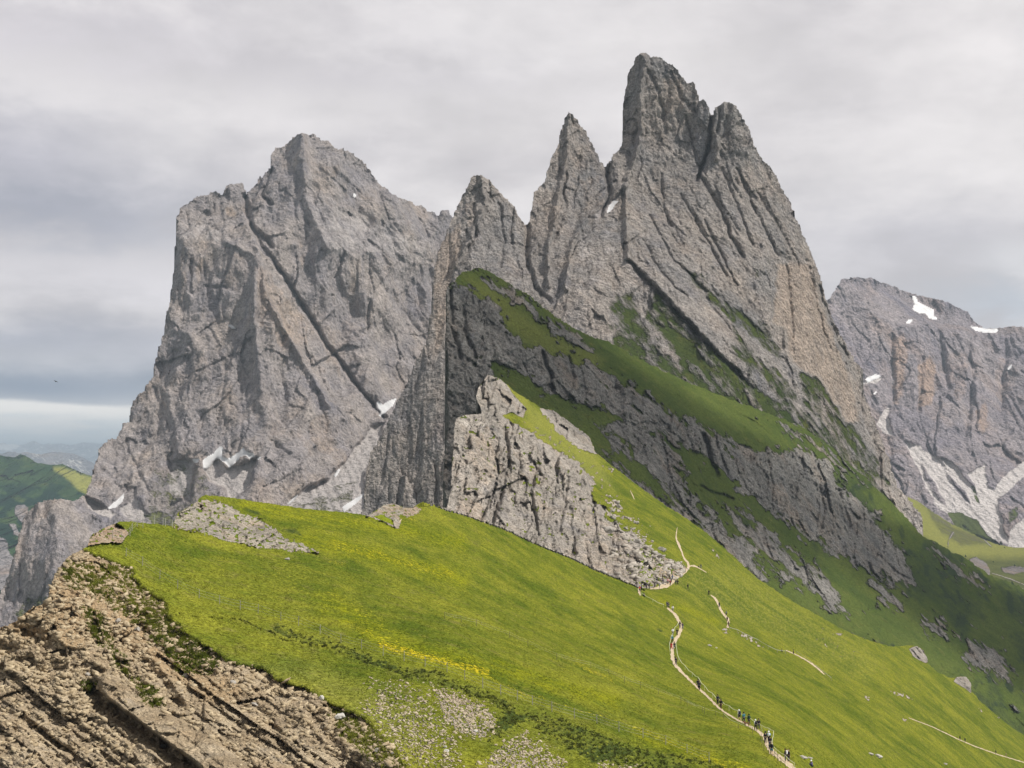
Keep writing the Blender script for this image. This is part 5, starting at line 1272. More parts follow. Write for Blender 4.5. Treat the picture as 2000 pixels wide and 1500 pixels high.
    ratio = np.maximum.reduce([D0[:-1, :-1], D0[1:, :-1], D0[1:, 1:], D0[:-1, 1:]]) / np.minimum.reduce([D0[:-1, :-1], D0[1:, :-1], D0[1:, 1:], D0[:-1, 1:]])
    q &= ~((ratio > 1.05) & (U[:-1, :-1] < 1262))
    names = ["meadow", "eroded_slope", "rock_outcrop", "rock_outcrop", "rock_outcrop", "rock_outcrop", "rocky_spur", "rock_outcrop", "rock_outcrop", "rock_outcrop"]
    cls = np.zeros(q.shape, int)
    sdq = qavg(side.astype(float)) > 0.5
    cls[(qavg(sc) > 0.5) & ~sdq] = 1
    for k, mk in ((2, o0), (3, o1), (4, o2), (5, o3)):
        cls[(qavg(mk) > 0.5) & ~sdq] = k
    cls[(qavg(np.maximum(sp, tow)) > 0.5) & (sdq | (U[:-1, :-1] > 1256))] = 6
    cls[(qavg(strip) > 0.5) & sdq] = 7
    cls[qavg(e1) > 0.5] = 8; cls[qavg(e2) > 0.5] = 9
    gm = terrain_mat("alpine_meadow", 0.22, (0.30, 0.26, 0.22), (0.40, 0.35, 0.29), warm=(0.42, 0.30, 0.18), pale=(0.50, 0.46, 0.40), gA=(0.084, 0.117, 0.014), gB=(0.205, 0.214, 0.026), dark_green=(0.056, 0.077, 0.020), bump=0.9, gtex=1.7, gbump=2.4)
    er = terrain_mat("eroded_rock", 0.085, (0.275, 0.215, 0.145), (0.44, 0.365, 0.26), warm=(0.38, 0.28, 0.17), pale=(0.55, 0.485, 0.39), dark=(0.16, 0.145, 0.125), gA=(0.11, 0.14, 0.02), gB=(0.17, 0.19, 0.03), dark_green=(0.06, 0.08, 0.02), bump=1.0, streak=0.0, gbump=2.0)
    oc_m = terrain_mat("outcrop_rock", 0.16, (0.27, 0.245, 0.21), (0.40, 0.36, 0.30), warm=(0.36, 0.25, 0.16), pale=(0.52, 0.475, 0.42), bump=1.0, streak=0.2)
    sp_m = terrain_mat("spur_rock", 0.36, (0.29, 0.265, 0.235), (0.41, 0.37, 0.33), warm=(0.42, 0.335, 0.26), pale=(0.55, 0.51, 0.46), dark=(0.10, 0.10, 0.11), bump=1.0, streak=0.6)
    ob = emit(L, D, q, cls, names, [a1, a2], [gm, er, oc_m, oc_m, oc_m, oc_m, sp_m, sp_m, sp_m, sp_m], back=35, drop=1.2)
    tag(ob[0], "bright green alpine meadow with yellow flowers falling to the right", "meadow", kind='structure')
    tag(ob[1], "brown eroded slope of rubble and tilted rock beds at the lower left", "slope", kind='structure')
    tag(ob[6], "sunlit rocky spur with a steep cliff behind the meadow crest", "rock face", kind='structure')
    for k, lb in ((2, "reddish brown outcrop under the turf at the far left tip of the meadow"), (3, "long pale crumbling outcrop below the grassy knoll with the wire fence"), (4, "grassy topped pale outcrop on the meadow crest before the pleated wall"),
                  (5, "low orange outcrop beside the highest grass tip of the crest"), (7, "long narrow outcrop on the upper edge of the sunlit grass slope"), (8, "rounded outcrop on the right crest where the grass dips, farther from the corner"), (9, "steep sided dark outcrop nearest the right corner on the grass crest")):
        if k in ob: tag(ob[k], lb, "rock outcrop", "rock outcrops on the ridge")
    NEAR.update(L=L, D=D, D0=D0, sc=sc, grass=grass, gravel=gravel, beds=beds, sl=sl, ramp=ramp, tufts=tufts, zone=zone, oc=oc, far_rock=far_rock, shrub=shrub2, side=side, valid=L.sd > 3)


build_near()


def samp(u, v, key='D'):
    L = NEAR['L']; A = NEAR[key]
    x = (np.asarray(u, float) - L.box[0]) / L.step; y = (np.asarray(v, float) - L.box[1]) / L.step
    x = np.clip(x, 0, A.shape[1] - 1.001); y = np.clip(y, 0, A.shape[0] - 1.001)
    i = y.astype(int); j = x.astype(int); fy = y - i; fx = x - j
    return (A[i, j] * (1 - fx) + A[i, j + 1] * fx) * (1 - fy) + (A[i + 1, j] * (1 - fx) + A[i + 1, j + 1] * fx) * fy


def on_ground(u, v, lift=0.0):
    p = pt(u, v, samp(u, v))
    if np.any(lift): p = p - ray(u, v) * (np.asarray(lift) * np.ones(np.shape(u)))[..., None]
    return p


# ------------------------------------------------------------------ unseen clouds, added up-sun to shade the ledges, towers and left massif
def cloud_mat():
    m = bpy.data.materials.new("shade_cloud"); m.use_nodes = True
    T = NT(m.node_tree)
    co = T.n('ShaderNodeTexCoord').outputs['Object']
    n = T.noise(co, 1 / 420.0, 5, 0.55)
    d = T.n('ShaderNodeBsdfDiffuse'); d.inputs[0].default_value = (0.9, 0.9, 0.92, 1)
    tr = T.n('ShaderNodeBsdfTranslucent'); tr.inputs[0].default_value = (0.95, 0.95, 0.97, 1)
    t = T.n('ShaderNodeBsdfTransparent')
    m1 = T.n('ShaderNodeMixShader'); m1.inputs[0].default_value = 0.6
    T.t.links.new(d.outputs[0], m1.inputs[1]); T.t.links.new(tr.outputs[0], m1.inputs[2])
    at = T.n('ShaderNodeAttribute', attribute_name='m1')
    s = T.n('ShaderNodeSeparateColor'); T.setin(s.inputs[0], at.outputs['Color'])
    op = T.m('MULTIPLY', s.outputs[0], T.mapr(n, 0.3, 0.7, 0.8, 1.15), clamp=True)
    m2 = T.n('ShaderNodeMixShader'); T.setin(m2.inputs[0], op)
    T.t.links.new(t.outputs[0], m2.inputs[1]); T.t.links.new(m1.outputs[0], m2.inputs[2])
    out = T.n('ShaderNodeOutputMaterial'); T.t.links.new(m2.outputs[0], out.inputs[0])
    return m


def cloud(name, z, poly, op, soft, label, seed, mat, step=60, ref_z=-30.0, thick=90):
    """poly is the patch of ground (x, y at height ref_z) the cloud shades; the cloud hangs up-sun of it"""
    P = np.array(poly, float)
    off = TS[:2] * (z - ref_z) / TS[2]
    x = np.arange(P[:, 0].min() - soft * 2, P[:, 0].max() + soft * 2, step); y = np.arange(P[:, 1].min() - soft * 2, P[:, 1].max() + soft * 2, step)
    X, Y = np.meshgrid(x, y)
    n = fbm(X / 500, Y / 500, seed, 5, 0.55)
    s = sdist(poly, X, Y) + n * soft * 0.8
    a = sst(s / soft, -0.3, 1.0)
    al = np.sqrt(np.clip(a, 0, 1)) * op
    H, W = X.shape
    top = np.stack([X + off[0], Y + off[1], z + thick * a * (1 + 0.8 * n)], -1).reshape(-1, 3)
    bot = np.stack([X + off[0], Y + off[1], z - thick * 0.3 * a * (1 + 0.8 * n)], -1).reshape(-1, 3)
    V_ = np.concatenate([top, bot])
    idx = np.arange(H * W).reshape(H, W)
    keep = (a[:-1, :-1] + a[1:, 1:] + a[1:, :-1] + a[:-1, 1:]) > 0.02
    q1 = np.stack([idx[:-1, :-1], idx[:-1, 1:], idx[1:, 1:], idx[1:, :-1]], -1)[keep]
    q2 = q1[:, ::-1] + H * W
    me = bpy.data.meshes.new(name)
    me.from_pydata(V_.tolist(), [], np.concatenate([q1, q2]).tolist())
    at = me.attributes.new("m1", 'FLOAT_COLOR', 'POINT')
    al2 = np.concatenate([al, al]).ravel() if False else np.concatenate([al.ravel(), al.ravel()])
    at.data.foreach_set('color', np.stack([al2, al2, al2, al2], -1).astype(np.float32).ravel())
    me.polygons.foreach_set('use_smooth', np.ones(len(me.polygons), bool))
    me.materials.append(mat)
    o = bpy.data.objects.new(name, me); COL.objects.link(o)
    tag(o, label, "cloud", kind='structure')
    return o


CM = cloud_mat()
cloud("cloud", 950, [(-140, 655), (-20, 668), (60, 700), (150, 770), (240, 880), (420, 900), (900, 1000), (900, 1260), (420, 1140), (240, 1010), (60, 930), (-140, 900)], 0.60, 50, "thick grey cloud added out of view to shade the ledge ridge", 5, CM, 40)
cloud("cloud", 1150, [(-200, 960), (60, 990), (240, 1070), (500, 1230), (700, 1500), (300, 1700), (-300, 1600)], 0.16, 120, "thin veil of cloud added out of view to dim sun on the limestone towers", 7, CM, 60)
cloud("cloud", 1300, [(-1200, 1450), (-300, 1500), (500, 1750), (1400, 2150), (1600, 3200), (-300, 3100), (-1500, 2900), (-1700, 1700)], 0.17, 200, "thin high cloud added out of view to dim sun on the left massif", 9, CM, 80)


# ------------------------------------------------------------------ haze
def haze():
    me = bpy.data.meshes.new("haze")
    x0, x1, y0, y1, z0, z1 = -63000, 63000, -9000, 63000, -1501.5, 545
    vs = [(x, y, z) for x in (x0, x1) for y in (y0, y1) for z in (z0, z1)]
    me.from_pydata(vs, [], [(0, 1, 3, 2), (4, 6, 7, 5), (0, 4, 5, 1), (2, 3, 7, 6), (0, 2, 6, 4), (1, 5, 7, 3)])
    m = bpy.data.materials.new("haze_air"); m.use_nodes = True
    T = NT(m.node_tree)
    v = T.n('ShaderNodeVolumePrincipled')
    v.inputs['Color'].default_value = (0.68, 0.84, 1.0, 1)
    v.inputs['Density'].default_value = 6.0e-5
    v.inputs['Anisotropy'].default_value = 0.2
    out = T.n('ShaderNodeOutputMaterial'); T.t.links.new(v.outputs[0], out.inputs['Volume'])
    me.materials.append(m)
    o = bpy.data.objects.new("haze", me); COL.objects.link(o)
    tag(o, "thin blue mountain haze filling the air", "haze", kind='stuff')


haze()
# ------------------------------------------------------------------ paths
def at_mask(poly_pts, n):
    """resample a pixel polyline with widths"""
    P = np.array(poly_pts, float)
    s = np.concatenate([[0], np.cumsum(np.hypot(*np.diff(P[:, :2], axis=0).T))])
    t = np.linspace(0, s[-1], n)
    # smooth interpolation
    out = np.stack([np.interp(t, s, P[:, k]) for k in range(P.shape[1])], -1)
    k = np.ones(5) / 5
    for c in range(2):
        pad = np.pad(out[:, c], 2, mode='edge'); pad[:2] = out[0, c]; pad[-2:] = out[-1, c]
        out[1:-1, c] = np.convolve(pad, k, 'valid')[1:-1]
    return out


def path(pts, label, name="path", mat=None, lift=0.22):
    L = sum(math.hypot(a[0] - b[0], a[1] - b[1]) for a, b in zip(pts, pts[1:]))
    n = max(6, int(L / 2.5))
    R = at_mask(pts, n)
    t = np.gradient(R[:, :2], axis=0); t /= np.linalg.norm(t, axis=1)[:, None] + 1e-9
    nr = np.stack([-t[:, 1], t[:, 0]], -1)
    s = np.arange(n) * 1.0
    cols = []
    for k, off in enumerate((-0.5, -0.2, 0.2, 0.5)):
        wob = 0.22 * perlin(s / 2.3, s * 0 + k * 5.3, 200 + k) + 0.1 * perlin(s / 0.9, s * 0 + k * 3.3, 210 + k)
        o = (off + (wob * 1.5 if abs(off) > 0.3 else 0)) * R[:, 2] * 0.8
        u = R[:, 0] + nr[:, 0] * o; v = R[:, 1] + nr[:, 1] * o * 0.9
        cols.append(on_ground(u, v, lift + 0.0006 * samp(u, v)))
    V_ = np.stack(cols, 1).reshape(-1, 3)
    f = [(i * 4 + j, i * 4 + j + 1, (i + 1) * 4 + j + 1, (i + 1) * 4 + j) for i in range(n - 1) for j in range(3)]
    me = bpy.data.meshes.new(name); me.from_pydata(V_.tolist(), [], f); me.materials.append(mat)
    o = bpy.data.objects.new(name, me); COL.objects.link(o)
    tag(o, label, "path", kind='structure')


PM = simple_mat("trodden_earth", (0.40, 0.325, 0.225), 0.95, 0.3, 1.2)
path([(1565, 1520, 13), (1548, 1500, 12), (1530, 1484, 12), (1512, 1472, 12), (1500, 1458, 12), (1497, 1446, 10), (1492, 1437, 9), (1480, 1427, 7), (1462, 1417, 5), (1440, 1406, 4), (1420, 1394, 4), (1402, 1381, 5), (1384, 1362, 5), (1364, 1344, 5), (1345, 1326, 5), (1331, 1312, 6),
      (1320, 1300, 8), (1313, 1285, 8), (1313, 1268, 8), (1318, 1252, 8), (1326, 1239, 8), (1331, 1226, 7), (1325, 1210, 7), (1316, 1197, 6), (1303, 1187, 4)], "beige hiking path winding down the meadow to the lower edge", mat=PM)
path([(1251, 1163, 3), (1247, 1156, 6), (1249, 1147, 4)], "short bare patch of path where the meadow crest meets the cliff foot", mat=PM)
path([(1270, 1150, 3), (1284, 1148, 6), (1297, 1144, 13), (1310, 1140, 10), (1318, 1130, 7), (1328, 1124, 6), (1337, 1119, 6), (1346, 1107, 6), (1344, 1099, 5), (1335, 1090, 4), (1333, 1080, 3), (1328, 1070, 5), (1325, 1062, 5), (1320, 1050, 3), (1321, 1040, 2), (1323, 1030, 1)],
     "pale worn path fanning out below the boulders at the rocky foot", mat=PM)
path([(1284, 1106, 2), (1300, 1118, 3), (1316, 1128, 5)], "thin bare track through the rubble above the resting place", mat=PM)
path([(1345, 1106, 3), (1356, 1104, 4), (1366, 1110, 2), (1380, 1118, 1.5)], "short track leaving right from the path fork", mat=PM)
path([(1388, 1162, 2), (1399, 1170, 5), (1404, 1182, 5), (1410, 1196, 5), (1419, 1205, 6), (1424, 1214, 6), (1421, 1226, 5)], "upper beige path segment crossing the slope right of the main path", mat=PM)
path([(1535, 1270, 2), (1556, 1279, 2.5), (1576, 1290, 3), (1592, 1301, 4), (1610, 1317, 2.5)], "thin tan trail segment below the small outcrops", mat=PM)
path([(1775, 1402, 1.5), (1820, 1419, 1.8), (1870, 1443, 2.2), (1905, 1458, 2.2), (1950, 1474, 2.2), (2000, 1489, 2.2)], "faint narrow trail near the right edge of the meadow", mat=PM)
path([(1231, 958, 1.2), (1236, 968, 2), (1239, 975, 1.2)], "small worn scar high on the sunlit slope", mat=PM)
path([(779, 1022, 1.5), (784, 1014, 2.2)], "tiny trodden gap between the two crest outcrops", mat=PM)


# ------------------------------------------------------------------ meshes helper
def make_obj(name, vs, fs, mat, parent=None, smooth=False, loc=None):
    me = bpy.data.meshes.new(name); me.from_pydata([tuple(map(float, v)) for v in vs], [], [tuple(int(i) for i in f) for f in fs]); me.materials.append(mat)
    if smooth: me.polygons.foreach_set('use_smooth', [True] * len(me.polygons))
    o = bpy.data.objects.new(name, me); COL.objects.link(o)
    if parent is not None: o.parent = parent
    if loc is not None: o.location = loc
    return o


def tube(p, q, r0, r1, n=6):
    p = Vector(p); q = Vector(q); d = (q - p).normalized()
    a = d.orthogonal().normalized(); b = d.cross(a)
    vs = []; fs = []
    for c, r in ((p, r0), (q, r1)):
        for i in range(n):
            t = 2 * math.pi * i / n
            vs.append(c + a * r * math.cos(t) + b * r * math.sin(t))
    for i in range(n): fs.append((i, (i + 1) % n, n + (i + 1) % n, n + i))
    fs.append(tuple(range(n - 1, -1, -1))); fs.append(tuple(range(n, 2 * n)))
    return vs, fs


def ico(sub=2):
    import bmesh
    bm = bmesh.new(); bmesh.ops.create_icosphere(bm, subdivisions=sub, radius=1)
    v = np.array([x.co[:] for x in bm.verts]); f = [[y.index for y in x.verts] for x in bm.faces]; bm.free()
    return v, f


IC3 = ico(3)


def boulder(u, v, wpx, hpx, label, seed, mat, flat=1.0, rotd=0, cat="boulder", name="boulder", sink=0.25, lump=0.2):
    d = float(samp(u, v)); s = d / F
    vv, ff = IC3; rs = np.random.RandomState(seed)
    q = vv.copy()
    for _ in range(14):                                     # cut planar facets into the stone
        n = rs.normal(size=3); n /= np.linalg.norm(n); k = rs.uniform(0.62, 0.9)
        t = q @ n; q -= np.outer(np.clip(t - k, 0, None), n)
    q *= (1 + lump * perlin(vv[:, 0] * 2 + seed, vv[:, 1] * 2 + vv[:, 2] * 2, seed))[:, None]
    q *= np.array([wpx * s / 2, wpx * s / 2 * 0.8 * flat, hpx * s / 2])
    a = math.radians(rotd); c, sn = math.cos(a), math.sin(a)
    x, z = q[:, 0] * c - q[:, 2] * sn, q[:, 0] * sn + q[:, 2] * c
    q[:, 0], q[:, 2] = x, z
    g = on_ground(u, v)
    base = q[:, 2].min()
    o = make_obj(name, q - np.array([0, 0, base]), ff, mat, loc=tuple(g + np.array([0, 0, -hpx * s * sink])))
    tag(o, label, cat, "boulders lying on the slopes")
    return o


def stonemat(name, a, b, sc=1.5):
    m = bpy.data.materials.new(name); m.use_nodes = True
    T = NT(m.node_tree)
    co = T.n('ShaderNodeTexCoord').outputs['Object']
    col = T.mix(T.mapr(T.noise(co, sc, 4, 0.8), 0.35, 0.65), a, b)
    d = T.n('ShaderNodeBsdfDiffuse'); T.setin(d.inputs[0], col); d.inputs['Roughness'].default_value = 0.5
    out = T.n('ShaderNodeOutputMaterial'); T.t.links.new(d.outputs[0], out.inputs[0])
    return m


BM = stonemat("boulder_rock", (0.30, 0.28, 0.25), (0.46, 0.43, 0.39), 0.8)
BW = stonemat("white_stone", (0.46, 0.44, 0.40), (0.64, 0.62, 0.58), 0.8)
for i, (u, v, w, h, lb, m, r) in enumerate([
    (1281, 1088, 24, 16, "largest rounded grey boulder above the resting hikers", BM, -25), (1293, 1076, 18, 11, "flat grey boulder touching the largest one from behind", BM, -15), (1259, 1056, 9, 7, "small dark sided boulder alone in the grass above the cliff edge", BM, -10),
    (1188, 1040, 26, 18, "big round boulder perched at the top of the pale cliff", BM, 5), (1246, 1060, 14, 12, "grey block in the cliff edge rubble left of the lone small boulder", BM, 0), (1232, 1062, 12, 10, "jagged grey block low in the cliff edge rubble", BM, 20),
    (1208, 992, 12, 9, "pointed boulder at the upper end of the pale rocks beside the grass", BM, -20), (1198, 1014, 14, 8, "long boulder below the pale rocks beside the grass", BM, -30), (1222, 1034, 11, 7, "small flat boulder in the grass left of the round perched one", BM, -30),
    (1197, 1000, 12, 8, "squat boulder in the middle of the pale rocks", BM, 10), (1242, 1022, 14, 6, "low pale slab in the grass above the boulders", BM, -5)]):
    boulder(u, v, w, h, lb, 300 + i, m, rotd=r)
for i, (u, v, w, h, lb, m, r) in enumerate([
    (629, 1366, 11, 12, "pinkish white stone at the corner of the turf edge", BW, 10), (664, 1402, 22, 14, "large pinkish white rock just under the turf edge", BW, 20), (929, 1430, 11, 8, "single white stone on the gravel patch", BW, 0),
    (736, 1469, 10, 12, "upright grey stone at the lower edge of the grassy rubble", BM, 0), (727, 1462, 8, 9, "dark grey stone beside the upright one in the rubble", BM, 20), (872, 1468, 12, 7, "white stone lowest on the gravel slope", BW, -10), (870, 1460, 7, 6, "small pale stone resting above the lowest white one", BW, 10),
    (767, 1474, 8, 7, "pale stone right of the upright grey stone", BM, 30), (561, 1093, 12, 6, "grey stone at the tail of the long pale outcrop", BM, 0), (1568, 1481, 22, 7, "long pale rock with a dark underside left of the seated hiker", BM, -8), (1582, 1482, 12, 5, "low mossy rock touching the long pale rock", BM, -12),
    (1700, 1474, 16, 5, "dark flat rock left in the pair on the lower right meadow", BM, -8), (1716, 1480, 16, 8, "pale rock right in the pair on the lower right meadow", BW, -15), (1846, 1493, 10, 4, "flat pale stone near the bottom right of the meadow", BM, 0),
    (1348, 1262, 0.1, 0.1, "", BM, 0), (1386, 1262, 10, 5, "small brownish rock alone right of the main path", BM, -5), (1399, 1266, 5, 3, "tiny pale stone right of the brownish rock", BW, 0), (1950, 1403, 5, 4, "reddish stone on the crest near the right edge", BM, 0), (230, 1215, 13, 10, "angular block standing out of the rubble under the turf", BM, 20),
    (268, 1232, 14, 10, "grey block in the gully of the eroded slope", BM, -30), (362, 1322, 14, 11, "round grey block on the layered beds of the eroded slope", BM, 15), (455, 1335, 14, 9, "pale broken block under the turf edge of the eroded slope", BM, -20), (318, 1460, 13, 9, "tan block below the long slab", BM, -10),
    (170, 1318, 18, 7, "flat dark slab left of the long slab", BM, -20), (498, 1378, 16, 6, "orange tinted slab in the dark recess of the beds", BM, -20)]):
    if w < 1: continue
    boulder(u, v, w, h, lb, 400 + i, m, rotd=r)


# ------------------------------------------------------------------ scattered stuff
def scatter(name, mask, n, seed, shape_fn, mat, label, cat, vmin=0):
    rs = np.random.RandomState(seed)
    L = NEAR['L']
    m = mask * (NEAR['L'].sd > 4) * (L.V < 1520) * (L.U > -30) * (L.U < 2040)
    w = m.ravel(); c = np.cumsum(w); c /= c[-1]
    idx = np.searchsorted(c, rs.rand(n))
    U = L.U.ravel()[idx] + rs.uniform(-1, 1, n) * L.step / 2; V = L.V.ravel()[idx] + rs.uniform(-1, 1, n) * L.step / 2
    P = on_ground(U, V); d = samp(U, V)
    vs, fs = shape_fn(rs, P, d, n, U, V)
    me = bpy.data.meshes.new(name)
    nv = len(vs); k = fs.shape[1]
    me.vertices.add(nv); me.vertices.foreach_set('co', vs.astype(np.float32).ravel())
    me.loops.add(fs.size); me.loops.foreach_set('vertex_index', fs.astype(np.int32).ravel())
    me.polygons.add(len(fs)); me.polygons.foreach_set('loop_start', np.arange(0, fs.size, k, dtype=np.int32))
    me.update(calc_edges=True); me.validate()
    me.materials.append(mat)
    o = bpy.data.objects.new(name, me); COL.objects.link(o)
    tag(o, label, cat, kind='stuff')


def stone_shape(smin, smax, pw=2.5):
    cube = np.array([(x, y, z) for x in (-1, 1) for y in (-1, 1) for z in (-1, 1)], float)
    cf = np.array([(0, 1, 3, 2), (4, 6, 7, 5), (0, 4, 5, 1), (2, 3, 7, 6), (0, 2, 6, 4), (1, 5, 7, 3)])

    def fn(rs, P, d, n, U, V):
        q = cube[None] + rs.uniform(-0.55, 0.55, (n, 8, 3))
        s = smin + (smax - smin) * rs.rand(n) ** pw
        s = s * (d / 130.0) ** 0.6
        q = q * (s / 2)[:, None, None] * np.stack([rs.uniform(0.8, 1.5, n), rs.uniform(0.6, 1.1, n), rs.uniform(0.35, 0.8, n)], -1)[:, None]
        t = rs.rand(n) * 6.28; tl = rs.uniform(-0.6, 0.6, n)
        x = q[..., 0] * np.cos(t)[:, None] - q[..., 1] * np.sin(t)[:, None]; y = q[..., 0] * np.sin(t)[:, None] + q[..., 1] * np.cos(t)[:, None]
        z = q[..., 2] * np.cos(tl)[:, None] + x * np.sin(tl)[:, None]
        q = np.stack([x, y, z], -1) + P[:, None] + np.array([0, 0, 1.0]) * (s * 0.12)[:, None, None]
        f = cf[None] + (np.arange(n) * 8)[:, None, None]
        return q.reshape(-1, 3), f.reshape(-1, 4)
    return fn


def blade_shape(h0, h1, nb, wd, lean=0.5):
    def fn(rs, P, d, n, U, V):
        k = (d / 130.0) ** 0.5
        h = rs.uniform(h0, h1, (n, nb)) * k[:, None]
        a = rs.rand(n, nb) * 6.28; ln = rs.uniform(0.1, lean, (n, nb)) * h
        r = rs.uniform(0, 0.5, (n, nb)) * h
        b = P[:, None] + np.stack([np.cos(a) * r, np.sin(a) * r, -0.05 + 0 * a], -1)
        tip = b + np.stack([np.cos(a) * ln, np.sin(a) * ln, h], -1)
        sd_ = np.stack([-np.sin(a), np.cos(a), 0 * a], -1) * (wd * k)[:, None, None]
        v = np.stack([b - sd_, b + sd_, tip], 2).reshape(-1, 3)
        return v, np.arange(n * nb * 3).reshape(-1, 3)
    return fn


def leafmat(name, a, b, trans=0.3):
    m = bpy.data.materials.new(name); m.use_nodes = True
    T = NT(m.node_tree)
    co = T.n('ShaderNodeTexCoord').outputs['Object']
    col = T.mix(T.mapr(T.m('ADD', T.m('MULTIPLY', T.noise(co, 1.2, 4, 0.7), 0.4), T.m('MULTIPLY', T.noise(co, 1 / 33.0, 5, 0.6, 0.6), 0.6)), 0.42, 0.58), a, b)
    d = T.n('ShaderNodeBsdfDiffuse'); T.setin(d.inputs[0], col); t = T.n('ShaderNodeBsdfTranslucent'); T.setin(t.inputs[0], col)
    x = T.n('ShaderNodeMixShader'); x.inputs[0].default_value = trans
    T.t.links.new(d.outputs[0], x.inputs[1]); T.t.links.new(t.outputs[0], x.inputs[2])
    out = T.n('ShaderNodeOutputMaterial'); T.t.links.new(x.outputs[0], out.inputs[0])
    return m


L = NEAR['L']
sc = NEAR['sc'] * (1 - 0.9 * NEAR['sl'])
clump = 0.25 + sst(fbm(L.U / 22, L.V / 16, 140, 4), -0.1, 0.3)
scatter("loose_stones", sc * (1 - 0.7 * NEAR['beds']) * clump, 11000, 1, stone_shape(0.09, 0.55, 5.0), stonemat("stone_tan", (0.27, 0.205, 0.125), (0.54, 0.455, 0.32)), "loose tan stones strewn over the eroded slope", "stones")
scatter("gravel_stones", NEAR['gravel'] ** 1.3 * (1 - NEAR['sc']) * (0.12 + sst(fbm(L.U / 16, L.V / 9, 145, 4), -0.15, 0.3)), 3900, 2, stone_shape(0.07, 0.26, 3.5), stonemat("stone_pale", (0.34, 0.28, 0.19), (0.56, 0.49, 0.38)), "pale gravel scattered in the thin turf above the eroded slope", "gravel")
scatter("rubble", np.maximum(NEAR['ramp'], 0.25 * NEAR['far_rock'] * sst(L.U, 1150, 1200) * sst(-L.U, -1330, -1290) * sst(L.V, 940, 990)), 520, 3, stone_shape(0.2, 0.95, 3.5), stonemat("stone_grey", (0.30, 0.27, 0.23), (0.50, 0.46, 0.41), 0.7), "grey rubble around the rocky foot of the spur", "rubble")
edge_band = NEAR['sc'] * (1 - NEAR['sc']) * 4
scatter("dwarf_shrubs", NEAR['shrub'] ** 1.5 * (1 - NEAR['sc']) * sst(fbm(L.U / 9, L.V / 6, 144, 4), -0.05, 0.2), 1500, 4, blade_shape(0.08, 0.24, 9, 0.07, 0.9), leafmat("shrub_leaf", (0.065, 0.08, 0.02), (0.12, 0.13, 0.035)), "dark dwarf shrubs and coarse tufts in bands on the near turf", "shrubs")
scatter("turf_tufts", np.maximum(NEAR['tufts'] * 1.0 + 0.15 * NEAR['zone'] * NEAR['sc'], edge_band * 0.8), 9000, 5, blade_shape(0.12, 0.34, 8, 0.05, 0.8), leafmat("tuft_leaf", (0.10, 0.125, 0.02), (0.20, 0.215, 0.035)), "green tufts clinging to the eroded slope and the turf edge", "grass")
near_w = sst(-samp(L.U, L.V), -300, -130) * (NEAR['grass'] > 0.6) * (1 - NEAR['sc'])
scatter("meadow_grass", near_w * (0.4 + sst(fbm(L.U / 30, L.V / 20, 141, 4), -0.1, 0.2)), 24000, 6, blade_shape(0.06, 0.18, 5, 0.035, 0.9), leafmat("grass_leaf", (0.095, 0.130, 0.016), (0.23, 0.236, 0.030)), "short sunlit grass of the near meadow", "grass")


# ------------------------------------------------------------------ fences
WOOD = simple_mat("grey_post_wood", (0.30, 0.28, 0.25), 0.9, 0.2, 3)
DWOOD = simple_mat("dark_post_wood", (0.13, 0.11, 0.08), 0.9, 0.2, 3)
WIRE = simple_mat("fence_wire", (0.42, 0.42, 0.40), 0.5, 0.05, 3)
ROPE = simple_mat("pale_rope", (0.58, 0.58, 0.44), 0.8, 0.1, 3)


def fence(pts, label, h=1.15, r=0.045, wires=(0.35, 0.7, 1.05), wr=0.009, pm=WOOD, wm=WIRE, name="wire_fence", cat="fence", lean=0.04, foot=9, grp="fences on the meadow", wname="wire"):
    rs = random.Random(len(pts) * 7 + int(pts[0][0]))
    G = [Vector(on_ground(u, v + foot)) for u, v in pts]
    root = bpy.data.objects.new(name, None); COL.objects.link(root); root.location = G[0]
    tag(root, label, cat, grp)
    base = G[0]
    tops = []
    for g in G:
        k = Vector((rs.uniform(-lean, lean), rs.uniform(-lean, lean), 1)) * h * rs.uniform(0.92, 1.06)
        p = g - base
        vs, fs = tube(p + Vector((0, 0, -0.3)), p + k, r, r * 0.8, 6)
        make_obj("post", vs, fs, pm, root)
        tops.append((p, k / h))
    for w in wires:
        vs = []; fs = []
        for (p, k), (q, l) in zip(tops, tops[1:]):
            a = p + k * w; b = q + l * w
            mid = (a + b) / 2 - Vector((0, 0, 0.03 * (b - a).length ** 0.5 * (3 if wname == "rope" else 1)))
            for s, e in ((a, mid), (mid, b)):
                v, f = tube(s, e, wr, wr, 4); o = len(vs)
                vs += v; fs += [tuple(i + o for i in x) for x in f]
        make_obj(wname, vs, fs, wm, root)
    return root


fence([(246, 1078), (278, 1096), (312, 1122), (347, 1140), (389, 1159), (429, 1171), (469, 1182), (504, 1189), (548, 1203), (583, 1213), (625, 1230), (666, 1247), (706, 1258), (748, 1272), (789, 1282), (830, 1293), (873, 1304), (908, 1319), (943, 1335), (978, 1348), (1010, 1359), (1040, 1368),
       (1078, 1381), (1122, 1394), (1166, 1404), (1209, 1420), (1256, 1432), (1300, 1445), (1342, 1462), (1385, 1480)], "long wire fence running beside the bright yellow flower band")
fence([(220, 1045), (238, 1048), (254, 1040), (258, 1030), (268, 1022), (279, 1024)], "short wire fence round the left tip above the brown outcrop", foot=7)
fence([(280, 1010), (302, 1014), (318, 1018), (323, 1020), (337, 1022), (375, 1028), (400, 1038), (430, 1045)], "wire fence along the crest before the long pale outcrop", foot=8, pm=simple_mat("pale_post_wood", (0.45, 0.44, 0.42), 0.9, 0.2, 3))
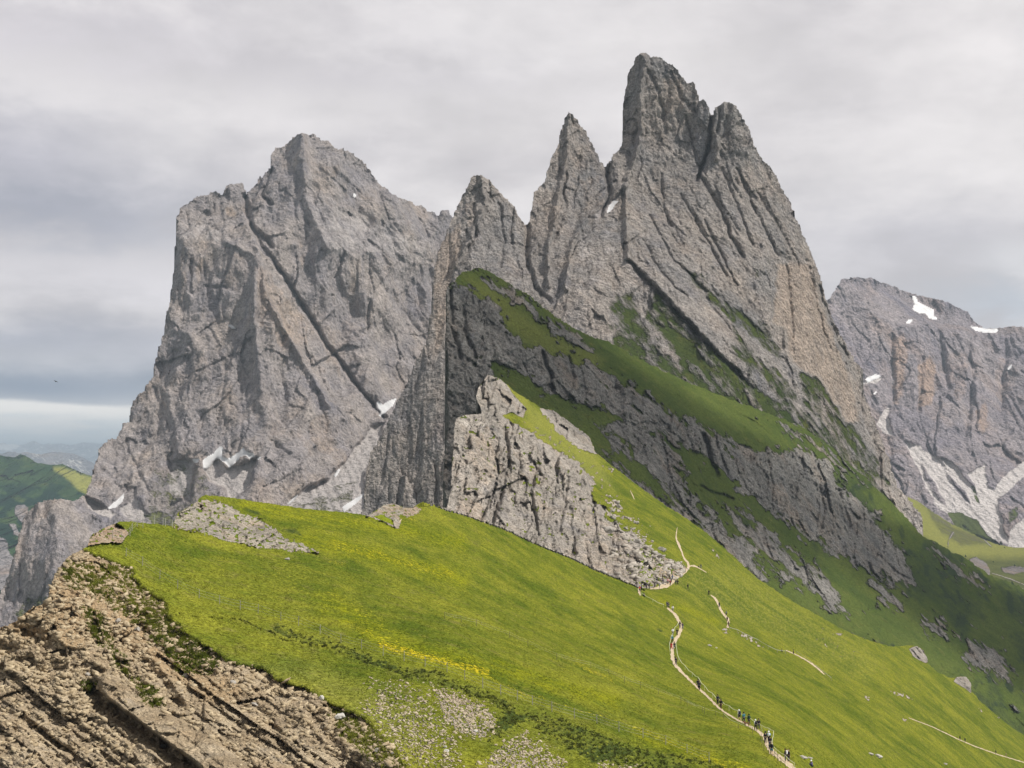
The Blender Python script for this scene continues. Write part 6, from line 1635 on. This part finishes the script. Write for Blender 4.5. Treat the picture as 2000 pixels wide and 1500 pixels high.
fence([(869, 1203), (901, 1210), (930, 1217), (994, 1240), (1031, 1256), (1088, 1282), (1154, 1300), (1190, 1313), (1220, 1327), (1251, 1337), (1286, 1350), (1330, 1366), (1376, 1388)], "sparse thin fence of dark posts across the middle of the meadow", h=1.0, r=0.035, wires=(0.6, 0.9), pm=DWOOD, foot=6, lean=0.12)
fence([(1326, 1216), (1318, 1228), (1311, 1245), (1308, 1260), (1309, 1275)], "rope barrier on the left of the path beside the red-dressed hiker", h=0.9, r=0.03, wires=(0.85,), wr=0.04, pm=ROPE, wm=ROPE, name="rope_fence", foot=4, wname="rope")
fence([(1320, 1252), (1322, 1272), (1325, 1288), (1338, 1304), (1352, 1318), (1364, 1328), (1376, 1344), (1392, 1360), (1408, 1374), (1424, 1384), (1441, 1394)], "long rope barrier on the right of the path above the walkers", h=0.9, r=0.03, wires=(0.85,), wr=0.04, pm=ROPE, wm=ROPE, name="rope_fence", foot=4, wname="rope")
fence([(1441, 1394), (1464, 1404), (1488, 1420), (1502, 1426), (1511, 1432), (1509, 1446), (1507, 1454), (1516, 1468), (1533, 1480), (1552, 1498)], "pale rope barrier bending round the group of hikers near the bottom", h=1.0, r=0.03, wires=(0.95,), wr=0.028, pm=ROPE, wm=ROPE, name="rope_fence", foot=8, wname="rope")
fence([(1342, 1372), (1372, 1383), (1398, 1391), (1413, 1396), (1442, 1414), (1470, 1424)], "slack rope barrier on the meadow side of the descending path", h=0.9, r=0.03, wires=(0.8,), wr=0.02, pm=DWOOD, wm=ROPE, name="rope_fence", foot=8, wname="rope")
fence([(1487, 1432), (1486, 1444), (1492, 1462), (1502, 1470), (1512, 1476), (1518, 1482), (1525, 1490), (1534, 1498)], "barrier of dark posts on the left of the path by the nearest hikers", h=1.0, r=0.03, wires=(0.9, 0.45), wr=0.02, pm=DWOOD, wm=DWOOD, name="rope_fence", foot=5, wname="rope")
fence([(1425, 1228), (1440, 1232), (1462, 1244), (1480, 1252), (1500, 1264), (1518, 1272), (1534, 1274)], "low rail fence below the upper path, among grey rocks", h=1.0, r=0.06, wires=(0.9,), wr=0.06, pm=WOOD, wm=simple_mat("grey_rail", (0.42, 0.41, 0.38), 0.9, 0.1, 3), name="rail_fence", foot=3, wname="rail")
fence([(1556, 1274), (1576, 1288), (1594, 1302), (1612, 1317), (1624, 1326)], "rail fence beside the thin tan trail", h=1.0, r=0.05, wires=(0.9,), wr=0.05, pm=WOOD, wm=MATS["grey_rail"], name="rail_fence", foot=3, wname="rail")
fence([(1253, 1160), (1275, 1173), (1296, 1183)], "short pale rope from the crest down to the first descending hikers", h=0.8, r=0.03, wires=(0.7,), wr=0.05, pm=ROPE, wm=ROPE, name="rope_fence", foot=3, wname="rope")


# ------------------------------------------------------------------ hikers
def skin(name, joints, edges, rad, sub=1):
    me = bpy.data.meshes.new(name + "_skel"); me.from_pydata(joints, edges, [])
    o = bpy.data.objects.new(name + "_skel", me); COL.objects.link(o)
    md = o.modifiers.new("s", 'SKIN'); md.use_smooth_shade = True
    lay = me.skin_vertices[0].data if me.skin_vertices else None
    if lay is None:
        import bmesh
        bm = bmesh.new(); bm.from_mesh(me); bm.verts.layers.skin.verify(); bm.to_mesh(me); bm.free()
        lay = me.skin_vertices[0].data
    for i, r in enumerate(rad):
        rr = r if isinstance(r, tuple) else (r, r)
        lay[i].radius = rr
    lay[0].use_root = True
    if sub:
        s = o.modifiers.new("b", 'SUBSURF'); s.levels = sub; s.render_levels = sub
    dg = bpy.context.evaluated_depsgraph_get(); dg.update()
    out = bpy.data.meshes.new_from_object(o.evaluated_get(dg))
    out.name = name
    bpy.data.objects.remove(o); bpy.data.meshes.remove(me)
    return out


def figure(pose):
    """joints of a 1.72 m person facing +Y; returns dict of meshes"""
    if pose == 'walk':
        hip = (0, 0, 0.92); kl, al, tl = (-0.10, 0.16, 0.52), (-0.10, 0.10, 0.09), (-0.10, 0.27, 0.03)
        kr, ar, tr_ = (0.10, 0.02, 0.50), (0.10, -0.30, 0.16), (0.10, -0.20, 0.03)
        el_, wl, el2, wr_ = (-0.25, -0.12, 1.14), (-0.25, 0.02, 0.92), (0.25, 0.08, 1.14), (0.24, 0.27, 1.02)
        ch, nk, hd = (0, 0.03, 1.28), (0, 0.04, 1.46), (0, 0.07, 1.60)
    elif pose == 'stand':
        hip = (0, 0, 0.92); kl, al, tl = (-0.11, 0.02, 0.50), (-0.12, 0, 0.08), (-0.13, 0.17, 0.03)
        kr, ar, tr_ = (0.11, 0.03, 0.50), (0.12, 0, 0.08), (0.14, 0.17, 0.03)
        el_, wl, el2, wr_ = (-0.26, -0.03, 1.14), (-0.22, 0.14, 0.98), (0.27, -0.02, 1.13), (0.25, 0.06, 0.88)
        ch, nk, hd = (0, 0.0, 1.28), (0, 0.01, 1.46), (0, 0.03, 1.60)
    elif pose == 'climb':
        hip = (0, -0.02, 0.90); kl, al, tl = (-0.10, 0.24, 0.62), (-0.10, 0.20, 0.24), (-0.10, 0.37, 0.19)
        kr, ar, tr_ = (0.10, 0.0, 0.48), (0.10, -0.14, 0.08), (0.10, 0.02, 0.03)
        el_, wl, el2, wr_ = (-0.26, 0.10, 1.12), (-0.22, 0.32, 1.10), (0.27, 0.02, 1.12), (0.22, 0.22, 1.05)
        ch, nk, hd = (0, 0.14, 1.24), (0, 0.20, 1.42), (0, 0.25, 1.55)
    else:   # sit
        hip = (0, -0.10, 0.14); kl, al, tl = (-0.13, 0.28, 0.46), (-0.13, 0.50, 0.08), (-0.13, 0.66, 0.05)
        kr, ar, tr_ = (0.13, 0.30, 0.40), (0.14, 0.58, 0.08), (0.15, 0.72, 0.06)
        el_, wl, el2, wr_ = (-0.25, 0.10, 0.42), (-0.16, 0.30, 0.42), (0.25, 0.10, 0.42), (0.14, 0.30, 0.40)
        ch, nk, hd = (0, -0.04, 0.52), (0, 0.0, 0.70), (0, 0.05, 0.84)
    V3 = Vector
    top = V3(hd) + V3((0, 0, 0.11)); shl = V3(ch) + V3((-0.18, 0, 0.12)); shr = V3(ch) + V3((0.18, 0, 0.12))
    hl = V3(hip) + V3((-0.09, 0, -0.04)); hr = V3(hip) + V3((0.09, 0, -0.04))
    J = [V3(hip), V3(ch), V3(nk), V3(hd), top, shl, V3(el_), V3(wl), shr, V3(el2), V3(wr_), hl, V3(kl), V3(al), V3(tl), hr, V3(kr), V3(ar), V3(tr_)]
    E = [(0, 1), (1, 2), (2, 3), (3, 4), (1, 5), (5, 6), (6, 7), (1, 8), (8, 9), (9, 10), (0, 11), (11, 12), (12, 13), (13, 14), (0, 15), (15, 16), (16, 17), (17, 18)]
    R = [(0.14, 0.10), (0.15, 0.11), 0.055, (0.085, 0.095), 0.05, 0.06, 0.045, 0.03, 0.06, 0.045, 0.03, 0.085, 0.06, 0.04, 0.035, 0.085, 0.06, 0.04, 0.035]
    # hands: palm plus five short fingers
    for wi, ei in ((7, 6), (10, 9)):
        d = (J[wi] - J[ei]).normalized(); s = d.orthogonal().normalized(); t = d.cross(s)
        p = J[wi] + d * 0.07; pi_ = len(J); J.append(p); E.append((wi, pi_)); R.append((0.032, 0.018))
        for k in range(4):
            b = len(J); ln = (0.07, 0.08, 0.075, 0.06)[k]
            J.append(p + d * 0.035 + s * (k - 1.5) * 0.019); J.append(p + d * (0.035 + ln) + s * (k - 1.5) * 0.021 + t * 0.025)
            R += [0.0085, 0.007]; E += [(pi_, b), (b, b + 1)]
        b = len(J); J.append(J[wi] + d * 0.035 + s * 0.04); J.append(J[wi] + d * 0.075 + s * 0.065 + t * 0.02); R += [0.010, 0.008]; E += [(wi, b), (b, b + 1)]
    out = {}
    out['body'] = skin("person", [tuple(j) for j in J], E, R)
    # clothing follows the same joints, a little larger
    m = V3(el_) * 0.15 + V3(wl) * 0.85; n = V3(el2) * 0.15 + V3(wr_) * 0.85
    out['jacket'] = skin("jacket", [tuple(x) for x in (V3(hip) + V3((0, 0, 0.02)), V3(ch), V3(nk) - V3((0, 0, 0.03)), shl, V3(el_), m, shr, V3(el2), n)], [(0, 1), (1, 2), (1, 3), (3, 4), (4, 5), (1, 6), (6, 7), (7, 8)],
                         [(0.17, 0.125), (0.175, 0.13), 0.075, 0.08, 0.065, 0.05, 0.08, 0.065, 0.05])
    a1 = V3(kl) * 0.12 + V3(al) * 0.88; a2 = V3(kr) * 0.12 + V3(ar) * 0.88
    out['trousers'] = skin("trousers", [tuple(x) for x in (V3(hip), hl, V3(kl), a1, hr, V3(kr), a2)], [(0, 1), (1, 2), (2, 3), (0, 4), (4, 5), (5, 6)], [(0.165, 0.125), 0.105, 0.08, 0.062, 0.105, 0.08, 0.062])
    b1 = V3(kl) * 0.8 + hl * 0.2; b2 = V3(kr) * 0.8 + hr * 0.2
    out['shorts'] = skin("shorts", [tuple(x) for x in (V3(hip), hl, b1, hr, b2)], [(0, 1), (1, 2), (0, 3), (3, 4)], [(0.165, 0.125), 0.11, 0.10, 0.11, 0.10])
    out['hair'] = skin("hair", [tuple(V3(hd) + V3(x)) for x in ((0, -0.03, 0.05), (0, -0.01, 0.12), (0, -0.07, -0.03))], [(0, 1), (0, 2)], [(0.105, 0.10), 0.075, 0.06])
    # hat: crown and brim
    vs = []; fs = []
    prof = [(0.17, 0.03), (0.11, 0.05), (0.105, 0.11), (0.07, 0.155), (0.0, 0.165)]
    for i, (r, z) in enumerate(prof):
        for k in range(10):
            t = 2 * math.pi * k / 10; vs.append((hd[0] + r * math.cos(t), hd[1] + r * math.sin(t), hd[2] + z))
    for i in range(len(prof) - 1):
        for k in range(10): fs.append((i * 10 + k, i * 10 + (k + 1) % 10, (i + 1) * 10 + (k + 1) % 10, (i + 1) * 10 + k))
    me = bpy.data.meshes.new("hat"); me.from_pydata(vs, [], fs); out['hat'] = me
    # backpack: rounded tapering bag with lid pocket
    c = V3(ch) + V3((0, -0.20, 0.0)); q, f = IC3
    Q = np.sign(q) * np.abs(q) ** 0.55 * np.array([0.15, 0.10, 0.25]); Q[:, 0] *= 1 - 0.12 * q[:, 2]
    me = bpy.data.meshes.new("backpack"); me.from_pydata([tuple(x) for x in (Q + np.array(c))], [], f); out['backpack'] = me
    q2 = V3(hd) + V3((0, 0, 0))
    for k, me in out.items():
        me.polygons.foreach_set('use_smooth', [True] * len(me.polygons))
        me.materials.clear(); me.materials.append(simple_mat("skin_tone", (0.50, 0.32, 0.23), 0.7, 0.05, 3))
    return out


FIG = {p: figure(p) for p in ('walk', 'stand', 'climb', 'sit')}
CMAT = {k: simple_mat("cloth_" + k, c, 0.85, 0.12, 6) for k, c in dict(black=(0.012, 0.013, 0.017), navy=(0.02, 0.03, 0.07), grey=(0.16, 0.17, 0.2), darkgrey=(0.045, 0.05, 0.06), white=(0.75, 0.76, 0.78), lightblue=(0.35, 0.55, 0.68), teal=(0.03, 0.17, 0.22), green=(0.02, 0.06, 0.045),
        red=(0.45, 0.03, 0.03), pink=(0.55, 0.17, 0.2), purple=(0.16, 0.13, 0.3), tan=(0.42, 0.32, 0.2), brown=(0.09, 0.05, 0.03), blue=(0.05, 0.13, 0.32), orange=(0.5, 0.16, 0.04)).items()}


def child(parent, name, mesh, col):
    o = bpy.data.objects.new(name, mesh); COL.objects.link(o); o.parent = parent
    o.material_slots[0].link = 'OBJECT'; o.material_slots[0].material = CMAT[col]
    return o


HG = "hikers on the paths and resting places"


def hiker(u, v, pose, face, top, bot, pack, head, label, sc_=1.0, shorts=False):
    f = FIG[pose]
    g = Vector(on_ground(u, v, 0.15))
    o = bpy.data.objects.new("person", f['body']); COL.objects.link(o)
    o.location = g; o.rotation_euler = (0, 0, math.radians(face)); o.scale = (sc_,) * 3
    tag(o, label, "person", HG)
    child(o, "jacket", f['jacket'], top)
    child(o, "shorts" if shorts else "trousers", f['shorts' if shorts else 'trousers'], bot)
    if pack: child(o, "backpack", f['backpack'], pack)
    if head[0] == 'hat': child(o, "hat", f['hat'], head[1])
    else: child(o, "hair", f['hair'], head[1])
    return o


H = lambda c: ('hair', c)
T_ = lambda c: ('hat', c)
for a in [
    (1402, 1377, 'walk', 150, 'navy', 'black', None, H('black'), "hiker in dark blue, left one of the pair before the line of walkers"),
    (1408, 1386, 'walk', 160, 'black', 'brown', 'black', H('black'), "hiker in black shirt, lower one of the pair before the line of walkers"),
    (1444, 1408, 'walk', 30, 'grey', 'black', 'navy', T_('white'), "hiker with white hat and blue grey jacket leading the line of walkers", 1.0, True),
    (1453, 1413, 'walk', 20, 'teal', 'navy', None, H('black'), "hiker in teal top behind the white hatted leader"),
    (1463, 1417, 'walk', 10, 'green', 'darkgrey', 'green', H('black'), "hiker with a big dark green backpack in the line of walkers"),
    (1476, 1428, 'walk', 15, 'white', 'black', 'black', T_('white'), "hiker in white shirt and white hat with a black backpack"),
    (1482, 1426, 'walk', 0, 'black', 'darkgrey', None, H('brown'), "hiker in black right beside the one in white shirt and hat"),
    (1495, 1453, 'stand', 20, 'black', 'black', None, H('black'), "hiker in black with white shoes on the wide bend of the path"),
    (1501.5, 1452, 'walk', -10, 'lightblue', 'black', 'white', T_('white'), "hiker in light blue shirt and white cap on the wide bend"),
    (1504, 1462, 'walk', 0, 'black', 'navy', None, H('black'), "hiker in black behind the light blue shirt"),
    (1507, 1476, 'walk', -5, 'darkgrey', 'teal', 'black', H('tan'), "fair haired hiker in dark top and teal shorts lowest on the bend", 1.0, True),
    (1534, 1488, 'stand', 60, 'black', 'black', 'white', H('brown'), "hiker in black with a white bag standing by the path near the bottom"),
    (1540, 1489, 'stand', -60, 'black', 'darkgrey', None, H('tan'), "fair haired hiker in black, right one of the standing pair near the bottom"),
    (1585, 1497, 'sit', 100, 'purple', 'navy', None, T_('white'), "person in purple with a white hat sitting in the grass below the long rock"),
    (1363.5, 1345, 'walk', 150, 'navy', 'black', 'navy', H('black'), "hiker in navy walking in front on the straight middle stretch"),
    (1366, 1349, 'walk', 160, 'darkgrey', 'black', 'black', H('brown'), "hiker in dark grey just behind on the straight middle stretch"),
    (1320, 1300, 'walk', 200, 'black', 'black', 'grey', H('black'), "lone hiker in black where the path turns below the red figure"),
    (1317, 1269, 'walk', 200, 'black', 'navy', None, H('black'), "hiker in black right beside the red-dressed one"),
    (1311, 1270, 'climb', 210, 'red', 'red', 'orange', H('brown'), "stooping hiker in red at the left side of the path"),
    (1313, 1256, 'walk', 190, 'teal', 'black', 'teal', T_('lightblue'), "hiker with pale blue hat and teal pack above the red-dressed one"),
    (1314, 1241, 'walk', 190, 'white', 'grey', None, H('tan'), "hiker in white near the left rope barrier"),
    (1322.5, 1242, 'walk', 170, 'black', 'black', None, H('black'), "hiker in plain black on the upper bend of the path"),
    (1328, 1227, 'stand', 170, 'black', 'navy', 'black', H('black'), "hiker in black, left of the pair where the path narrows"),
    (1333, 1230, 'walk', 190, 'navy', 'grey', 'blue', H('brown'), "hiker in navy with blue pack, right of the pair where the path narrows"),
    (1303, 1187, 'walk', 200, 'navy', 'navy', 'blue', H('black'), "first hiker in dark blue starting down the long path"),
    (1306, 1189, 'walk', 200, 'darkgrey', 'darkgrey', None, H('black'), "hiker in dark grey close behind the first one in dark blue"),
    (1314, 1195, 'walk', 170, 'white', 'grey', 'darkgrey', H('brown'), "hiker in white and grey second down the long path"),
    (1384.5, 1163, 'stand', 0, 'black', 'black', None, H('black'), "dark figure at the top end of the upper path"),
    (1405, 1187, 'walk', 10, 'black', 'navy', 'black', H('black'), "dark hiker highest on the upper beige path segment"),
    (1418.5, 1204, 'walk', 20, 'grey', 'black', 'grey', H('black'), "grey topped hiker at the bend of the upper path"),
    (1420.5, 1215, 'walk', 0, 'black', 'brown', None, H('brown'), "dark hiker just below the bend of the upper path"),
    (1423, 1225, 'walk', 0, 'darkgrey', 'brown', 'brown', H('black'), "brownish hiker at the lower end of the upper path"),
    (1249.5, 1157, 'walk', 30, 'red', 'navy', None, H('black'), "hiker in red jacket at the foot of the cliff on the crest"),
    (1252.5, 1154, 'stand', 60, 'black', 'black', None, H('black'), "hiker in black right behind the red jacket on the crest"),
    (1258, 1165, 'sit', 60, 'navy', 'black', None, H('black'), "person in dark clothes sitting on the grass below the red jacket"),
    (1263, 1151, 'stand', 200, 'navy', 'black', None, H('black'), "dark blue figure left of two under the small cliff"),
    (1268, 1151, 'stand', 170, 'black', 'darkgrey', None, H('brown'), "black figure right of two under the small cliff"),
    (1279, 1148, 'stand', 120, 'darkgrey', 'black', None, H('black'), "dark grey figure at the left end of the pale resting place"),
    (1288, 1150, 'stand', 80, 'grey', 'grey', None, H('brown'), "grey figure standing on the lower rim of the resting place"),
    (1295, 1142, 'stand', 0, 'navy', 'grey', None, H('black'), "navy figure standing alone in the middle of the resting place"),
    (1294, 1132, 'walk', 90, 'brown', 'darkgrey', None, H('black'), "brown figure uphill of the resting place"),
    (1304.5, 1141, 'stand', 40, 'pink', 'darkgrey', None, H('brown'), "hiker in pink top in the dense group at the fork"),
    (1309, 1144, 'stand', -20, 'black', 'black', 'red', H('black'), "hiker in black with red pack in front of the dense group"),
    (1307.5, 1133, 'stand', 20, 'black', 'brown', None, H('black'), "hiker in black at the back left of the dense group"),
    (1313, 1133, 'walk', -30, 'blue', 'black', 'navy', H('black'), "hiker in blue at the back right of the dense group"),
    (1311.5, 1138, 'stand', 60, 'grey', 'black', None, T_('white'), "grey clothed hiker with pale hat inside the dense group"),
    (1320, 1143, 'stand', 10, 'darkgrey', 'green', None, H('black'), "dark figure left of the pair right of the dense group"),
    (1323.5, 1143, 'stand', -10, 'black', 'black', None, H('black'), "black figure right of the pair right of the dense group"),
    (1343.5, 1151, 'walk', -60, 'black', 'black', None, H('black'), "lone black figure in the grass right of the fork"),
    (1369, 1111, 'stand', 30, 'darkgrey', 'grey', None, H('black'), "lone grey figure on the short right hand track"),
    (1365, 1109, 'sit', 60, 'green', 'grey', None, H('brown'), "seated green clad person on the short right hand track"),
    (1275, 1097, 'stand', 100, 'darkgrey', 'black', None, H('black'), "small dark figure among the rubble above the resting place"),
    (1550, 1279, 'walk', 60, 'brown', 'black', None, H('black'), "hiker in brown beginning the thin tan trail"),
    (1527, 1273, 'sit', 80, 'darkgrey', 'black', None, H('brown'), "seated figure by the low rail fence"),
    (1875, 1446, 'walk', -70, 'black', 'black', None, H('black'), "dark hiker, left of two on the faint trail at right"),
    (1885, 1450, 'walk', -70, 'black', 'navy', 'black', H('black'), "dark hiker with pack, right of two on the faint trail at right"),
    (1945, 1473, 'walk', -70, 'darkgrey', 'black', None, H('black'), "dark hiker near the right picture edge"),
    (1965, 1479, 'walk', -70, 'tan', 'tan', None, H('tan'), "tan dressed hiker nearest the right picture edge"),
]:
    hiker(*a)


# a dog among the walkers
def dog():
    J = [(0, 0, 0.45), (0, 0.28, 0.47), (0, 0.42, 0.60), (0, 0.52, 0.63), (0, 0.64, 0.60), (0, -0.28, 0.46), (0, -0.42, 0.58), (-0.08, 0.28, 0.30), (-0.08, 0.30, 0.16), (-0.08, 0.32, 0.02), (0.08, 0.28, 0.30), (0.08, 0.24, 0.16), (0.08, 0.26, 0.02),
         (-0.08, -0.24, 0.32), (-0.08, -0.34, 0.17), (-0.08, -0.29, 0.02), (0.08, -0.26, 0.32), (0.08, -0.30, 0.17), (0.08, -0.22, 0.02), (-0.05, 0.49, 0.72), (0.05, 0.49, 0.72)]
    E = [(0, 1), (1, 2), (2, 3), (3, 4), (0, 5), (5, 6), (1, 7), (7, 8), (8, 9), (1, 10), (10, 11), (11, 12), (5, 13), (13, 14), (14, 15), (5, 16), (16, 17), (17, 18), (3, 19), (3, 20)]
    R = [0.11, 0.13, 0.075, 0.075, 0.035, 0.10, 0.02, 0.05, 0.03, 0.025, 0.05, 0.03, 0.025, 0.06, 0.032, 0.025, 0.06, 0.032, 0.025, 0.02, 0.02]
    me = skin("dog", J, E, R); me.materials.clear(); me.materials.append(simple_mat("dog_fur", (0.20, 0.09, 0.04), 0.9, 0.4, 5))
    o = bpy.data.objects.new("dog", me); COL.objects.link(o)
    o.location = on_ground(1458.5, 1418, 0.15); o.rotation_euler = (0, 0, math.radians(60))
    tag(o, "brown dog walking on the path between the hikers", "dog")


dog()


# ------------------------------------------------------------------ bird
def bird():
    c = pt(109, 745, 210.0)
    q, f = IC3
    body = q * np.array([0.07, 0.20, 0.065]); body[:, 0] *= 1 - 0.5 * np.abs(q[:, 1]) ** 2
    o = make_obj("bird", body, f, CMAT['black'], smooth=True, loc=tuple(c))
    o.rotation_euler = (0.1, 0.35, math.radians(60))
    tag(o, "small black bird flying before the dark cloud at left", "bird")
    for s in (-1, 1):
        vs = [(s * .04, .10, .02), (s * .22, .14, .07), (s * .45, .04, .04), (s * .40, -.04, .03), (s * .20, -.03, .06), (s * .04, -.08, .02)]
        vs2 = [(x, y, z - 0.012) for x, y, z in vs]
        make_obj("wing", vs + vs2, [(0, 1, 4, 5), (1, 2, 3, 4), (11, 10, 7, 6), (10, 9, 8, 7), (0, 6, 7, 1), (1, 7, 8, 2), (2, 8, 9, 3), (3, 9, 10, 4), (4, 10, 11, 5)], CMAT['black'], o)
    make_obj("tail", [(-.03, -.16, 0), (.03, -.16, 0), (.07, -.34, 0), (-.07, -.34, 0), (-.03, -.16, -.012), (.03, -.16, -.012), (.07, -.34, -.012), (-.07, -.34, -.012)], [(0, 1, 2, 3), (7, 6, 5, 4), (0, 4, 5, 1), (2, 6, 7, 3), (1, 5, 6, 2), (0, 3, 7, 4)], CMAT['black'], o)


bird()

# ------------------------------------------------------------------ small conifers in the valley gap
NEEDLE = leafmat("conifer_needles", (0.012, 0.035, 0.016), (0.03, 0.06, 0.025), 0.1)
BARK = simple_mat("bark", (0.09, 0.065, 0.045), 0.95, 0.2, 1)


def conifer(u, v, hpx, label, seed, wide=0.36):
    Lp, Dp = PAST
    j = int((u - Lp.box[0]) / Lp.step); i = int((v - Lp.box[1]) / Lp.step)
    d = float(Dp[i, j]); p = pt(u, v, d - 3); h = hpx * d / F
    rs = np.random.RandomState(seed)
    root = bpy.data.objects.new("conifer", None); COL.objects.link(root); root.location = tuple(p)
    tag(root, label, "tree", "dark conifers in the valley gap")
    vs, fs = tube((0, 0, -0.5), (0, 0, h * 0.95), h * 0.03, h * 0.006, 6); make_obj("trunk", vs, fs, BARK, root)
    V_ = []; F_ = []
    n = 420
    t = rs.rand(n) ** 0.8 * 0.92 + 0.06; a = rs.rand(n) * 6.283
    r = (1 - t) ** 0.8 * h * wide * (0.5 + 0.6 * rs.rand(n))
    for k in range(n):
        c = np.array([math.cos(a[k]) * r[k], math.sin(a[k]) * r[k], t[k] * h]); o = np.array([math.cos(a[k]), math.sin(a[k]), 0.0]); s = np.array([-o[1], o[0], 0])
        L_ = h * 0.09 * (1.2 - t[k]); b = len(V_)
        V_ += [c - o * L_ * 1.4 + np.array([0, 0, L_ * .5]), c + s * L_, c + o * L_ * 0.9 - np.array([0, 0, L_ * .6]), c - s * L_]
        F_.append((b, b + 1, b + 2, b + 3))
    make_obj("crown", V_, F_, NEEDLE, root)


for k, (u, v, h, w, lb) in enumerate([(1977, 1149, 14, 0.5, "broad dark tree at the right edge below the pasture path"), (1955, 1064, 8, 0.5, "tiny dark tree at the tip of the scree fan"), (1886, 1088, 5, 0.4, "small tree beside the valley rock knob"), (1842, 1072, 4, 0.45, "smallest dark tree on the shaded pasture rim"),
                                      (1962, 1071, 3.5, 0.5, "tiny bush-like tree in the pale strip of pasture"), (1940, 1099, 4, 0.5, "little tree right of the valley rock knob"), (1982, 1106, 4.5, 0.45, "little dark tree above the valley rubble at right")]):
    conifer(u, v, h, lb, 500 + k, w)
